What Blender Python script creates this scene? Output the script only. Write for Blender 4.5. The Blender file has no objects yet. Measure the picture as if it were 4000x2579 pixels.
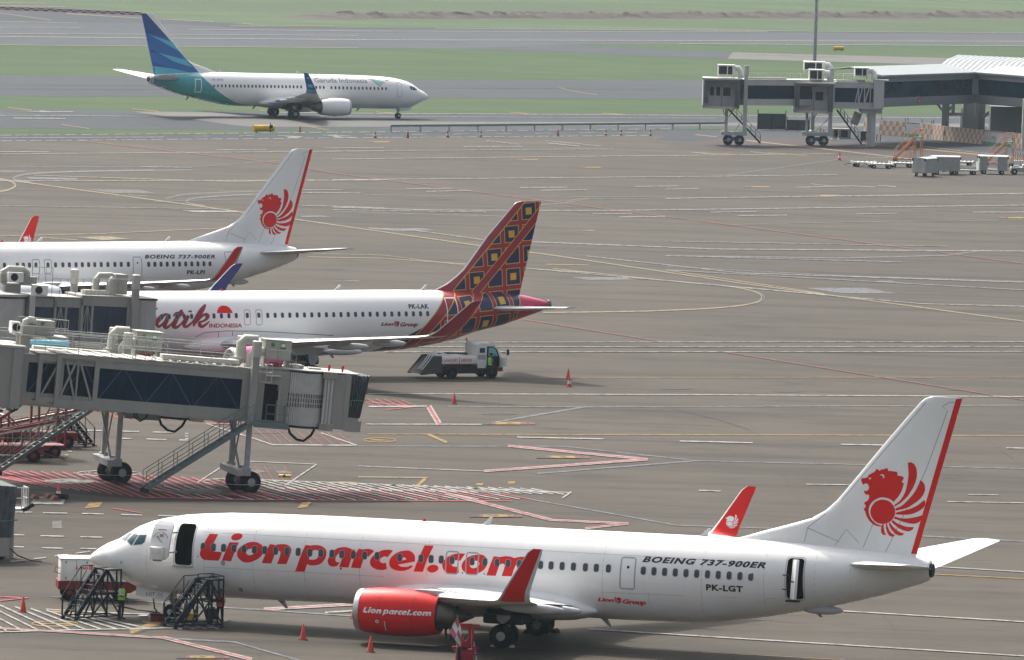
import bpy, bmesh, math, random
from mathutils import Vector, Matrix
from mathutils.bvhtree import BVHTree
R = math.radians
random.seed(7)
SC = bpy.context.scene
COL = SC.collection

# ---------------------------------------------------------------- camera
CAM_H = 38.355
FPX = 29522.2                       # focal length in pixels of the 4000 px wide photograph
PITCH, ROLL = R(3.94602), R(1.78643)
Wd = Vector((0, math.cos(PITCH), -math.sin(PITCH)))
_r0 = Vector((1, 0, 0)); _u0 = _r0.cross(Wd)
Rt = _r0 * math.cos(ROLL) + _u0 * math.sin(ROLL)
Up = _u0 * math.cos(ROLL) - _r0 * math.sin(ROLL)
cam = bpy.data.cameras.new('camera')
cam.sensor_width = 36.0
cam.sensor_fit = 'HORIZONTAL'
cam.lens = FPX * 36 / 4000
cam.clip_start = 1.0
cam.clip_end = 20000
cam_o = bpy.data.objects.new('camera', cam)
COL.objects.link(cam_o)
cam_o.matrix_world = Matrix(((Rt.x, Up.x, -Wd.x, 0), (Rt.y, Up.y, -Wd.y, 0), (Rt.z, Up.z, -Wd.z, CAM_H), (0, 0, 0, 1)))
SC.camera = cam_o

def ray(px, py):
    return Wd + Rt * ((px - 2000) / FPX) - Up * ((py - 1289.5) / FPX)
def G(px, py, z=0.0):               # a place on the ground plane
    d = ray(px, py); t = (z - CAM_H) / d.z
    return Vector((d.x * t, d.y * t, z))
def at(px, py, Y):                  # a place at depth Y
    d = ray(px, py); t = Y / d.y
    return Vector((d.x * t, Y, CAM_H + d.z * t))

# ---------------------------------------------------------------- light
SUN = Vector((-0.40, 0.72, 1.0)).normalized()
elev = math.asin(SUN.z); az = math.atan2(SUN.x, SUN.y)
wld = bpy.data.worlds.new('World'); SC.world = wld; wld.use_nodes = True
wn = wld.node_tree.nodes; wl = wld.node_tree.links
sky = wn.new('ShaderNodeTexSky'); sky.sky_type = 'NISHITA'; sky.sun_disc = False
sky.sun_elevation = elev; sky.sun_rotation = az
sky.air_density = 1.0; sky.dust_density = 8.0; sky.ozone_density = 1.0; sky.altitude = 10
hs = wn.new('ShaderNodeHueSaturation'); hs.inputs['Saturation'].default_value = .45      # milky, hazy sky
wl.new(sky.outputs[0], hs.inputs['Color']); wl.new(hs.outputs[0], wn['Background'].inputs[0])
wn['Background'].inputs[1].default_value = 0.15
sl = bpy.data.lights.new('sun', 'SUN'); sl.energy = 2.7; sl.angle = R(1.2); sl.color = (1.0, .95, .87)
so = bpy.data.objects.new('sun', sl); COL.objects.link(so)
so.rotation_euler = SUN.to_track_quat('Z', 'Y').to_euler()
so.location = (0, 400, 300)
SC.view_settings.view_transform = 'Standard'; SC.view_settings.look = 'None'
SC.view_settings.gamma = 1.0; SC.view_settings.use_curve_mapping = False
SC.view_settings.exposure = 0.60
SC.cycles.max_bounces = 8; SC.cycles.diffuse_bounces = 3; SC.cycles.glossy_bounces = 3
SC.cycles.volume_bounces = 1
SC.cycles.use_denoising = True

# ---------------------------------------------------------------- helpers
def tag(o, label=None, cat=None, group=None, kind=None):
    if label: o['label'] = label
    if cat: o['category'] = cat
    if group: o['group'] = group
    if kind: o['kind'] = kind
    return o
def empty(name, loc=(0, 0, 0), rz=0.0, label=None, cat=None, group=None):
    o = bpy.data.objects.new(name, None); COL.objects.link(o)
    o.empty_display_size = .3
    o.location = loc; o.rotation_euler = (0, 0, rz)
    return tag(o, label, cat, group)
def copy_tree(o, parent=None):
    c = o.copy(); COL.objects.link(c)
    if parent: c.parent = parent
    for ch in o.children: copy_tree(ch, c)
    return c

class MB:
    """collects shapes, then links them as ONE mesh object"""
    def __init__(s, T=None): s.v = []; s.f = []; s.m = []; s.T = T
    def add(s, vs, fs, mi=0):
        b = len(s.v)
        for p in vs:
            p = Vector(p); s.v.append(s.T @ p if s.T else p)
        for f in fs:
            s.f.append([b + i for i in f]); s.m.append(mi)
        return s
    def box(s, lo, hi, mi=0, M=None, bev=0.0):
        x0, y0, z0 = lo; x1, y1, z1 = hi
        vs = [Vector(p) for p in ((x0,y0,z0),(x1,y0,z0),(x1,y1,z0),(x0,y1,z0),(x0,y0,z1),(x1,y0,z1),(x1,y1,z1),(x0,y1,z1))]
        fs = [(0,3,2,1),(4,5,6,7),(0,1,5,4),(1,2,6,5),(2,3,7,6),(3,0,4,7)]
        if bev > 0:
            bm = bmesh.new(); bv = [bm.verts.new(p) for p in vs]
            for f in fs: bm.faces.new([bv[i] for i in f])
            bmesh.ops.bevel(bm, geom=bm.edges[:], offset=bev, segments=2, affect='EDGES', profile=.5)
            bm.verts.index_update()
            vs = [v.co.copy() for v in bm.verts]; fs = [[v.index for v in f.verts] for f in bm.faces]; bm.free()
        if M: vs = [M @ p for p in vs]
        return s.add(vs, fs, mi)
    def tube(s, p0, p1, r, n=8, mi=0, r1=None, cap=True):
        p0 = Vector(p0); p1 = Vector(p1); d = (p1 - p0)
        if d.length < 1e-6: return s
        d.normalize(); a = d.orthogonal().normalized(); b = d.cross(a)
        r1 = r if r1 is None else r1
        vs = []
        for p, rr in ((p0, r), (p1, r1)):
            for i in range(n):
                t = 2 * math.pi * i / n
                vs.append(p + (a * math.cos(t) + b * math.sin(t)) * rr)
        fs = [(i, (i + 1) % n, n + (i + 1) % n, n + i) for i in range(n)]
        if cap: fs += [list(range(n))[::-1], list(range(n, 2 * n))]
        return s.add(vs, fs, mi)
    def path(s, pts, r, n=6, mi=0):
        pts = [Vector(p) for p in pts]
        rings = []
        up = None
        for i, p in enumerate(pts):
            d = (pts[min(i + 1, len(pts) - 1)] - pts[max(i - 1, 0)]).normalized()
            a = d.orthogonal().normalized() if up is None else (up - d * up.dot(d)).normalized()
            up = a; b = d.cross(a)
            rr = r[i] if isinstance(r, (list, tuple)) else r
            rings.append([p + (a * math.cos(2*math.pi*k/n) + b * math.sin(2*math.pi*k/n)) * rr for k in range(n)])
        return s.loft(rings, mi)
    def bar(s, p0, p1, w, h=None, mi=0, up=(0, 0, 1)):
        """square section bar, w across, h along up"""
        h = w if h is None else h
        p0 = Vector(p0); p1 = Vector(p1); d = (p1 - p0).normalized(); u = Vector(up)
        if abs(d.dot(u)) > .98: u = Vector((0, 1, 0))
        a = d.cross(u).normalized() * (w / 2); b = a.cross(d).normalized() * (h / 2)
        vs = [p + q for p in (p0, p1) for q in (-a - b, a - b, a + b, -a + b)]
        return s.add(vs, [(3,2,1,0),(4,5,6,7),(0,1,5,4),(1,2,6,5),(2,3,7,6),(3,0,4,7)], mi)
    def loft(s, rings, mi=0, cap0=True, cap1=True, fmi=None):
        n = len(rings[0]); vs = [p for r in rings for p in r]
        fs = []; ms = []
        for i in range(len(rings) - 1):
            for j in range(n):
                k = (j + 1) % n
                fs.append((i*n + j, i*n + k, (i+1)*n + k, (i+1)*n + j)); ms.append(fmi(i, j) if fmi else mi)
        if cap0: fs.append(list(range(n))[::-1]); ms.append(mi)
        if cap1: fs.append([(len(rings)-1)*n + j for j in range(n)]); ms.append(mi)
        b = len(s.f); s.add(vs, fs, mi); s.m[b:] = ms
        return s
    def lathe(s, prof, c=(0,0,0), axis='z', n=24, mi=0, fmi=None, closed=False):
        """prof: (r, h) pairs along the axis"""
        c = Vector(c); vs = []; fs = []; ms = []
        for r, h in prof:
            for i in range(n):
                t = 2*math.pi*i/n; a, b = r*math.cos(t), r*math.sin(t)
                q = {'z': (a, b, h), 'x': (h, a, b), 'y': (b, h, a)}[axis]
                vs.append(c + Vector(q))
        m = len(prof)
        for j in range(m - 1 + (1 if closed else 0)):
            for i in range(n):
                k = (i + 1) % n; j2 = (j + 1) % m
                fs.append((j*n + i, j*n + k, j2*n + k, j2*n + i)); ms.append(fmi(j) if fmi else mi)
        if not closed:
            fs.append(list(range(n))[::-1]); ms.append(fmi(0) if fmi else mi)
            fs.append([(m-1)*n + i for i in range(n)]); ms.append(fmi(m-2) if fmi else mi)
        b = len(s.f); s.add(vs, fs, mi); s.m[b:] = ms
        return s
    def ell(s, c, r, n=16, m=10, mi=0):
        c = Vector(c); rings = []
        for i in range(1, m):
            t = math.pi*i/m
            rings.append([c + Vector((r[0]*math.sin(t)*math.cos(2*math.pi*j/n), r[1]*math.sin(t)*math.sin(2*math.pi*j/n), -r[2]*math.cos(t))) for j in range(n)])
        return s.loft(rings, mi)
    def prism(s, poly, fn0, fn1, mi=0):
        """poly 2d, fn0 / fn1 turn (u,v) into 3d points of the two faces"""
        n = len(poly); vs = [fn0(*p) for p in poly] + [fn1(*p) for p in poly]
        fs = [list(range(n))[::-1], list(range(n, 2*n))] + [(i, (i+1) % n, n + (i+1) % n, n + i) for i in range(n)]
        return s.add(vs, fs, mi)
    def build(s, name, mats, parent=None, smooth=0, loc=None, fix=True):
        me = bpy.data.meshes.new(name)
        me.from_pydata([tuple(v) for v in s.v], [], s.f)
        if not isinstance(mats, (list, tuple)): mats = [mats]
        for m in mats: me.materials.append(m)
        me.polygons.foreach_set('material_index', s.m)
        if fix:
            bm = bmesh.new(); bm.from_mesh(me)
            bmesh.ops.recalc_face_normals(bm, faces=bm.faces[:])
            bm.to_mesh(me); bm.free()
        if smooth:
            me.polygons.foreach_set('use_smooth', [True] * len(me.polygons))
            me.set_sharp_from_angle(angle=R(smooth))
        me.update()
        o = bpy.data.objects.new(name, me); COL.objects.link(o)
        if parent: o.parent = parent
        if loc: o.location = loc
        return o

# ---------------------------------------------------------------- materials
class X:
    """tiny expression builder for shader maths"""
    def __init__(s, nt, sock): s.nt = nt; s.s = sock
    def op(s, kind, b=None, c=None, clamp=False):
        n = s.nt.nodes.new('ShaderNodeMath'); n.operation = kind; n.use_clamp = clamp
        s.nt.links.new(s.s, n.inputs[0])
        for i, q in ((1, b), (2, c)):
            if q is None: continue
            if isinstance(q, X): s.nt.links.new(q.s, n.inputs[i])
            else: n.inputs[i].default_value = q
        return X(s.nt, n.outputs[0])
    def __add__(s, b): return s.op('ADD', b)
    def __sub__(s, b): return s.op('SUBTRACT', b)
    def __mul__(s, b): return s.op('MULTIPLY', b)
    def __gt__(s, b): return s.op('GREATER_THAN', b)
    def __lt__(s, b): return s.op('LESS_THAN', b)
    def abs(s): return s.op('ABSOLUTE')
    def round(s): return s.op('ROUND')
    def max(s, b): return s.op('MAXIMUM', b)
    def min(s, b): return s.op('MINIMUM', b)
def newmat(name):
    m = bpy.data.materials.new(name); m.use_nodes = True
    return m, m.node_tree, m.node_tree.nodes['Principled BSDF']
def noise(nt, vec, scale, detail=4, rough=.55, stretch=None):
    n = nt.nodes.new('ShaderNodeTexNoise'); n.inputs['Scale'].default_value = scale
    n.inputs['Detail'].default_value = detail; n.inputs['Roughness'].default_value = rough
    if stretch:
        mp = nt.nodes.new('ShaderNodeMapping'); mp.inputs['Scale'].default_value = stretch
        nt.links.new(vec, mp.inputs[0]); vec = mp.outputs[0]
    nt.links.new(vec, n.inputs['Vector'])
    return n.outputs[0]
def ramp(nt, fac, stops):
    n = nt.nodes.new('ShaderNodeValToRGB'); e = n.color_ramp.elements
    while len(e) > 1: e.remove(e[0])
    for i, (p, c) in enumerate(stops):
        q = e[0] if i == 0 else e.new(p)
        q.position = p; q.color = (*c, 1) if len(c) == 3 else c
    nt.links.new(fac, n.inputs[0])
    return n.outputs[0]
def mix(nt, fac, a, b, mode='MIX'):
    n = nt.nodes.new('ShaderNodeMix'); n.data_type = 'RGBA'; n.blend_type = mode; n.clamp_factor = True
    for i, q in ((0, fac), (6, a), (7, b)):
        if isinstance(q, X): q = q.s
        if hasattr(q, 'is_linked'): nt.links.new(q, n.inputs[i])
        elif i == 0: n.inputs[0].default_value = q
        else: n.inputs[i].default_value = (*q, 1)
    return n.outputs[2]
def objco(nt):
    return nt.nodes.new('ShaderNodeTexCoord').outputs['Object']
def paint(name, c, rough=.45, var=.12, scale=1.2, metal=0.0, dirt=None, dirt_amt=.35, spec=.5, coat=0.0, bump=0.0):
    """painted / weathered surface: colour varied by broad noise, optional streaks of dirt"""
    m, nt, b = newmat(name); v = objco(nt)
    n = noise(nt, v, scale, 5, .6)
    lo = tuple(x * (1 - var) for x in c); hi = tuple(min(1, x * (1 + var * .6)) for x in c)
    col = ramp(nt, n, [(.3, lo), (.7, hi)])
    if dirt:
        d = noise(nt, v, .8, 6, .65, (2.2, 2.2, .35))
        f = nt.nodes.new('ShaderNodeMapRange'); f.inputs[1].default_value = .5; f.inputs[2].default_value = .8
        f.inputs[4].default_value = dirt_amt
        nt.links.new(d, f.inputs[0])
        col = mix(nt, f.outputs[0], col, dirt)
    nt.links.new(col, b.inputs['Base Color'])
    r2 = nt.nodes.new('ShaderNodeMapRange'); r2.inputs[3].default_value = max(.03, rough - .08); r2.inputs[4].default_value = min(1, rough + .12)
    nt.links.new(n, r2.inputs[0]); nt.links.new(r2.outputs[0], b.inputs['Roughness'])
    b.inputs['Metallic'].default_value = metal
    b.inputs['Specular IOR Level'].default_value = spec
    b.inputs['Coat Weight'].default_value = coat
    if bump:
        bp = nt.nodes.new('ShaderNodeBump'); bp.inputs['Strength'].default_value = bump; bp.inputs['Distance'].default_value = .05
        nt.links.new(noise(nt, v, scale * 6, 4), bp.inputs['Height']); nt.links.new(bp.outputs[0], b.inputs['Normal'])
    return m
M = {}
M['white'] = paint('aircraft_white_paint', (.86, .86, .845), .3, .04, .35, dirt=(.62, .59, .54), dirt_amt=.2, coat=.15)
M['wing'] = paint('wing_grey_paint', (.62, .63, .63), .38, .08, .6, dirt=(.35, .33, .30), dirt_amt=.25)
M['red'] = paint('red_livery_paint', (.70, .012, .010), .42, .06, .8, spec=.25)
M['redd'] = paint('winglet_red_paint', (.60, .010, .010), .4, .08, .8, spec=.25)
M['navy'] = paint('navy_livery_paint', (.022, .02, .14), .35, .05, .8)
M['black'] = paint('black_livery_paint', (.012, .012, .016), .4, .1, 2)
M['metal'] = paint('bare_aluminium_edge', (.55, .56, .57), .35, .1, 2, metal=.8)
M['dmetal'] = paint('dark_exhaust_metal', (.16, .14, .12), .4, .25, 1.5, metal=.7)
M['rubber'] = paint('tyre_rubber', (.010, .010, .011), .85, .3, 3, spec=.2)
M['hub'] = paint('wheel_hub_paint', (.55, .55, .53), .5, .15, 6)
M['glassw'] = paint('cabin_window_glass', (.055, .068, .080), .25, .2, 2.5, spec=.3)
M['cockpit'] = paint('cockpit_glass', (.012, .06, .085), .12, .4, 3, spec=.35)
M['line'] = paint('panel_gap_line', (.42, .43, .43), .6, .1, 2)
M['lined'] = paint('dark_gap_line', (.10, .10, .10), .6, .1, 2)
M['frame'] = paint('exit_outline_grey', (.36, .38, .40), .5, .1, 2)
M['cabin'] = paint('dark_cabin_interior', (.006, .006, .007), .9, .2, 2, spec=.1)
M['gear'] = paint('landing_gear_grey', (.34, .35, .36), .5, .2, 3)
M['maroon'] = paint('maroon_livery_paint', (.28, .012, .03), .35, .05, 1)
M['grey'] = paint('grey_belly_paint', (.50, .51, .51), .4, .08, .8)
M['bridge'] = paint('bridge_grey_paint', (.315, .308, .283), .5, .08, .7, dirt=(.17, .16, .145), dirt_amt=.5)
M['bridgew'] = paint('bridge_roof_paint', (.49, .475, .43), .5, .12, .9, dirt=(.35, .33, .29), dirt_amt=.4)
M['acbox'] = paint('air_handler_cream_paint', (.40, .395, .34), .5, .1, 1.1, dirt=(.3, .28, .22), dirt_amt=.4)
M['corr'] = paint('corrugated_aluminium', (.52, .52, .505), .42, .12, 1.2, metal=.2)
M['bglass'] = paint('blue_tunnel_glass', (.0015, .015, .042), .25, .3, .25, spec=.06)
M['bglassr'] = paint('reflecting_tunnel_glass', (.012, .035, .085), .10, .5, .6, spec=.75)
M['bfar'] = paint('far_bridge_hazed_grey', (.47, .48, .475), .5, .08, .7, dirt=(.3, .3, .29), dirt_amt=.3)  # bridge grey lightened, distance haze put into the colour
M['bbrace'] = paint('brace_behind_glass', (.03, .075, .13), .3, .1, 1)
M['steel'] = paint('galvanised_steel', (.34, .36, .36), .45, .2, 2, metal=.4)
M['stair'] = paint('stair_grey_green_paint', (.13, .17, .172), .5, .15, 2)
M['bellow'] = paint('canopy_fabric', (.085, .095, .105), .75, .3, 1.5)
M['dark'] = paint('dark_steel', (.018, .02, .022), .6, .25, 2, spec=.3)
M['navysteel'] = paint('dark_blue_steel_tube', (.010, .019, .027), .55, .25, 3, spec=.3)
M['cone'] = paint('orange_red_cone_plastic', (.62, .06, .03), .55, .2, 4)
M['conew'] = paint('cone_white_band', (.7, .7, .68), .5, .1, 4)
M['yellow'] = paint('yellow_paint', (.72, .46, .04), .5, .15, 2)
M['orange'] = paint('orange_paint', (.60, .25, .11), .5, .2, 2)
M['orangew'] = paint('orange_check_paint', (.60, .27, .09), .6, .2, 2)
M['gsew'] = paint('equipment_white_paint', (.76, .76, .73), .5, .1, 1.3, dirt=(.42, .40, .36), dirt_amt=.3)
M['gsered'] = paint('equipment_red_paint', (.17, .007, .007), .5, .2, 1.5)
M['green'] = paint('green_paint', (.03, .22, .09), .5, .2, 2)
M['lime'] = paint('hi_vis_lime', (.32, .75, .05), .7, .1, 5)
M['hivo'] = paint('hi_vis_orange', (.8, .12, .03), .7, .1, 5)
M['skin'] = paint('brown_skin', (.16, .075, .045), .55, .1, 8)
M['cloth'] = paint('dark_trousers', (.012, .012, .016), .8, .3, 6)
M['shirt'] = paint('white_shirt', (.6, .6, .6), .8, .1, 6)
M['blue'] = paint('blue_motor_paint', (.03, .08, .26), .5, .2, 3)
M['lamp'] = paint('red_beacon_glass', (.45, .01, .01), .2, .1, 4)
M['pierwall'] = paint('pier_grey_cladding', (.21, .225, .235), .5, .06, .3)
M['pierroof'] = paint('pier_metal_roof', (.25, .28, .295), .5, .08, .4)
M['cartw'] = paint('cart_grey_white_paint', (.50, .51, .49), .55, .12, 1.3, dirt=(.25, .25, .23), dirt_amt=.4)
M['pierglass'] = paint('pier_teal_glass', (.004, .028, .046), .2, .8, .35, spec=.15)
M['concrete'] = paint('concrete_column', (.25, .26, .26), .8, .15, .8)
PARCEL=[[[(-14.86,4.27),(-14.42,4.27),(-14.46,4.17),(-14.5,4.06),(-14.54,3.95),(-14.57,3.87),(-14.62,3.75),(-14.65,3.66),(-14.65,3.54),(-14.56,3.49),(-14.41,3.48),(-14.12,3.48),(-14.15,3.35),(-14.19,3.23),(-14.23,3.14),(-14.29,3.06),(-14.48,3.06),(-14.68,3.06),(-14.85,3.06),(-14.99,3.06),(-15.12,3.15),(-15.21,3.29),(-15.2,3.41),(-15.15,3.56),(-15.12,3.64),(-15.08,3.74),(-15.03,3.85),(-14.99,3.95),(-14.95,4.05),(-14.9,4.16)]],[[(-13.8,3.95),(-13.34,3.96),(-13.66,3.07),(-14.11,3.09),(-14.06,3.23),(-14.01,3.36),(-13.96,3.49),(-13.93,3.61),(-13.88,3.73),(-13.84,3.84)]],[[(-13.77,4.16),(-13.73,4.26),(-13.62,4.34),(-13.52,4.36),(-13.41,4.37),(-13.27,4.34),(-13.21,4.26),(-13.25,4.17),(-13.34,4.09),(-13.42,4.06),(-13.52,4.04),(-13.67,4.05),(-13.74,4.11)]],[[(-13.38,3.48),(-13.35,3.62),(-13.29,3.7),(-13.21,3.79),(-13.12,3.86),(-13.02,3.92),(-12.9,3.98),(-12.78,4.01),(-12.67,4.03),(-12.57,4.03),(-12.46,4.02),(-12.36,3.99),(-12.2,3.91),(-12.12,3.79),(-12.1,3.63),(-12.11,3.54),(-12.15,3.45),(-12.21,3.38),(-12.3,3.3),(-12.42,3.22),(-12.55,3.15),(-12.7,3.09),(-12.85,3.06),(-12.97,3.06),(-13.08,3.08),(-13.17,3.13),(-13.25,3.19),(-13.36,3.32)],[(-12.95,3.52),(-12.9,3.63),(-12.81,3.7),(-12.68,3.72),(-12.53,3.69),(-12.48,3.61),(-12.52,3.53),(-12.58,3.47),(-12.67,3.43),(-12.77,3.4),(-12.89,3.44)]],[[(-11.82,3.97),(-11.7,3.97),(-11.55,3.94),(-11.39,3.99),(-11.29,4),(-11.18,4.01),(-11.08,4.01),(-10.99,4),(-10.84,3.93),(-10.74,3.81),(-10.74,3.69),(-10.78,3.55),(-10.81,3.46),(-10.85,3.35),(-10.9,3.22),(-10.95,3.1),(-11.41,3.09),(-11.36,3.21),(-11.31,3.34),(-11.28,3.44),(-11.25,3.6),(-11.3,3.69),(-11.38,3.69),(-11.46,3.61),(-11.54,3.49),(-11.57,3.41),(-11.61,3.3),(-11.65,3.19),(-11.69,3.08),(-12.16,3.08),(-12.11,3.21),(-12.06,3.34),(-12.01,3.46),(-11.97,3.57),(-11.94,3.67),(-11.91,3.76),(-11.86,3.87)]],[[(-10.09,4.03),(-9.97,4.03),(-9.84,4.02),(-9.7,4.05),(-9.58,4.06),(-9.47,4.06),(-9.37,4.05),(-9.27,4.02),(-9.19,3.98),(-9.07,3.89),(-9.02,3.77),(-9.02,3.63),(-9.06,3.49),(-9.11,3.4),(-9.18,3.31),(-9.26,3.23),(-9.35,3.18),(-9.48,3.14),(-9.62,3.12),(-9.72,3.11),(-9.81,3.12),(-9.94,3.16),(-10.07,2.8),(-10.54,2.78),(-10.49,2.89),(-10.45,3),(-10.41,3.1),(-10.37,3.22),(-10.33,3.34),(-10.29,3.47),(-10.24,3.59),(-10.21,3.71),(-10.16,3.83),(-10.12,3.93)],[(-9.86,3.39),(-9.82,3.53),(-9.77,3.63),(-9.73,3.73),(-9.65,3.83),(-9.51,3.84),(-9.42,3.8),(-9.39,3.71),(-9.4,3.59),(-9.47,3.44),(-9.62,3.38),(-9.74,3.38)]],[[(-7.64,3.96),(-7.79,3.96),(-7.92,4.01),(-8.05,4.04),(-8.15,4.05),(-8.26,4.04),(-8.37,4.02),(-8.48,3.99),(-8.57,3.94),(-8.65,3.88),(-8.73,3.8),(-8.8,3.71),(-8.86,3.62),(-8.9,3.54),(-8.94,3.4),(-8.92,3.26),(-8.85,3.16),(-8.68,3.11),(-8.51,3.15),(-8.41,3.23),(-8.34,3.34),(-8.45,3.33),(-8.54,3.37),(-8.57,3.44),(-8.56,3.56),(-8.49,3.69),(-8.37,3.75),(-8.25,3.72),(-8.22,3.6),(-8.26,3.48),(-8.29,3.38),(-8.33,3.25),(-8.38,3.12),(-7.93,3.12),(-7.89,3.22),(-7.86,3.33),(-7.83,3.43),(-7.79,3.54),(-7.75,3.64),(-7.71,3.75),(-7.68,3.85)]],[[(-7.49,4.01),(-7.4,4.01),(-7.29,3.99),(-7.15,4.02),(-7.05,4.03),(-6.96,4.03),(-6.84,4.01),(-6.72,3.95),(-6.97,3.67),(-7.05,3.7),(-7.13,3.67),(-7.21,3.54),(-7.23,3.46),(-7.26,3.35),(-7.3,3.24),(-7.33,3.12),(-7.8,3.12),(-7.76,3.26),(-7.72,3.39),(-7.68,3.52),(-7.65,3.62),(-7.61,3.71),(-7.58,3.8),(-7.54,3.91)]],[[(-5.82,4.02),(-5.95,4.05),(-6.05,4.05),(-6.17,4.04),(-6.29,4.02),(-6.39,3.98),(-6.49,3.93),(-6.6,3.85),(-6.7,3.77),(-6.78,3.7),(-6.84,3.62),(-6.89,3.46),(-6.86,3.31),(-6.8,3.24),(-6.72,3.18),(-6.63,3.14),(-6.53,3.11),(-6.4,3.1),(-6.26,3.1),(-6.16,3.13),(-6.06,3.16),(-6.11,3.45),(-6.24,3.42),(-6.35,3.44),(-6.42,3.52),(-6.4,3.61),(-6.3,3.7),(-6.18,3.74),(-6.04,3.71)]],[[(-4.71,3.59),(-4.71,3.75),(-4.75,3.88),(-4.86,3.99),(-5.01,4.06),(-5.11,4.07),(-5.22,4.06),(-5.34,4.04),(-5.46,4.01),(-5.57,3.96),(-5.68,3.9),(-5.78,3.81),(-5.87,3.72),(-5.92,3.63),(-5.95,3.54),(-5.95,3.4),(-5.89,3.26),(-5.74,3.16),(-5.64,3.13),(-5.53,3.11),(-5.42,3.11),(-5.3,3.12),(-5.19,3.14),(-5.08,3.18),(-4.96,3.24),(-4.87,3.3),(-4.81,3.38),(-4.86,3.41),(-5,3.35),(-5.1,3.32),(-5.2,3.31),(-5.37,3.31),(-5.47,3.36),(-5.52,3.4)],[(-5.33,3.6),(-5.32,3.67),(-5.31,3.72),(-5.25,3.76),(-5.17,3.72),(-5.12,3.66)]],[[(-4.34,4.34),(-3.9,4.35),(-3.94,4.22),(-3.99,4.1),(-4.03,3.97),(-4.07,3.86),(-4.12,3.75),(-4.15,3.65),(-4.18,3.54),(-4.21,3.45),(-4.24,3.34),(-4.28,3.24),(-4.31,3.13),(-4.76,3.12),(-4.73,3.22),(-4.69,3.33),(-4.66,3.43),(-4.62,3.54),(-4.58,3.65),(-4.54,3.76),(-4.5,3.87),(-4.46,3.98),(-4.42,4.1),(-4.38,4.22)]],[[(-4.11,3.28),(-4.08,3.37),(-3.98,3.46),(-3.82,3.49),(-3.65,3.48),(-3.58,3.41),(-3.56,3.35),(-3.6,3.25),(-3.71,3.17),(-3.87,3.12),(-4.02,3.15),(-4.09,3.21)]],[[(-2.33,4.08),(-2.47,4.08),(-2.61,4.08),(-2.73,4.06),(-2.85,4.03),(-2.95,4),(-3.05,3.95),(-3.15,3.89),(-3.24,3.81),(-3.31,3.74),(-3.35,3.67),(-3.39,3.53),(-3.37,3.39),(-3.29,3.26),(-3.22,3.21),(-3.13,3.17),(-3,3.14),(-2.88,3.13),(-2.78,3.14),(-2.69,3.15),(-2.57,3.2),(-2.61,3.48),(-2.74,3.46),(-2.87,3.48),(-2.94,3.56),(-2.92,3.65),(-2.82,3.74),(-2.68,3.77),(-2.53,3.75)]],[[(-2.46,3.49),(-2.44,3.62),(-2.39,3.71),(-2.33,3.79),(-2.26,3.87),(-2.18,3.93),(-2.08,3.98),(-1.98,4.02),(-1.82,4.06),(-1.66,4.08),(-1.56,4.08),(-1.46,4.07),(-1.31,3.97),(-1.24,3.88),(-1.2,3.78),(-1.23,3.61),(-1.28,3.53),(-1.34,3.44),(-1.41,3.38),(-1.48,3.32),(-1.64,3.23),(-1.76,3.18),(-1.89,3.15),(-1.99,3.14),(-2.09,3.15),(-2.19,3.18),(-2.28,3.23),(-2.4,3.33)],[(-2.06,3.59),(-1.97,3.73),(-1.85,3.79),(-1.71,3.79),(-1.62,3.73),(-1.6,3.65),(-1.64,3.57),(-1.73,3.49),(-1.87,3.44),(-2,3.47),(-2.05,3.53)]],[[(-0.96,4.04),(-0.85,4.04),(-0.76,4.03),(-0.67,4.02),(-0.56,4.05),(-0.49,4.06),(-0.41,4.08),(-0.3,4.08),(-0.23,4.08),(-0.15,4.07),(-0.05,4.05),(0.03,4.02),(0.15,4.05),(0.22,4.07),(0.3,4.09),(0.37,4.1),(0.45,4.1),(0.53,4.1),(0.61,4.08),(0.68,4.06),(0.74,4.02),(0.81,3.91),(0.81,3.87),(0.81,3.78),(0.79,3.66),(0.77,3.51),(0.73,3.35),(0.7,3.19),(0.24,3.18),(0.27,3.29),(0.3,3.4),(0.33,3.51),(0.35,3.59),(0.35,3.69),(0.28,3.74),(0.18,3.73),(0.12,3.66),(0.09,3.57),(0.05,3.45),(0.01,3.31),(-0.04,3.18),(-0.51,3.17),(-0.48,3.28),(-0.44,3.39),(-0.41,3.49),(-0.39,3.58),(-0.38,3.68),(-0.42,3.73),(-0.53,3.73),(-0.62,3.7),(-0.66,3.6),(-0.68,3.52),(-0.72,3.41),(-0.76,3.28),(-0.8,3.16),(-1.25,3.15),(-1.21,3.27),(-1.17,3.37),(-1.14,3.48),(-1.1,3.59),(-1.07,3.7),(-1.03,3.81),(-0.99,3.93)]]]
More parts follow.
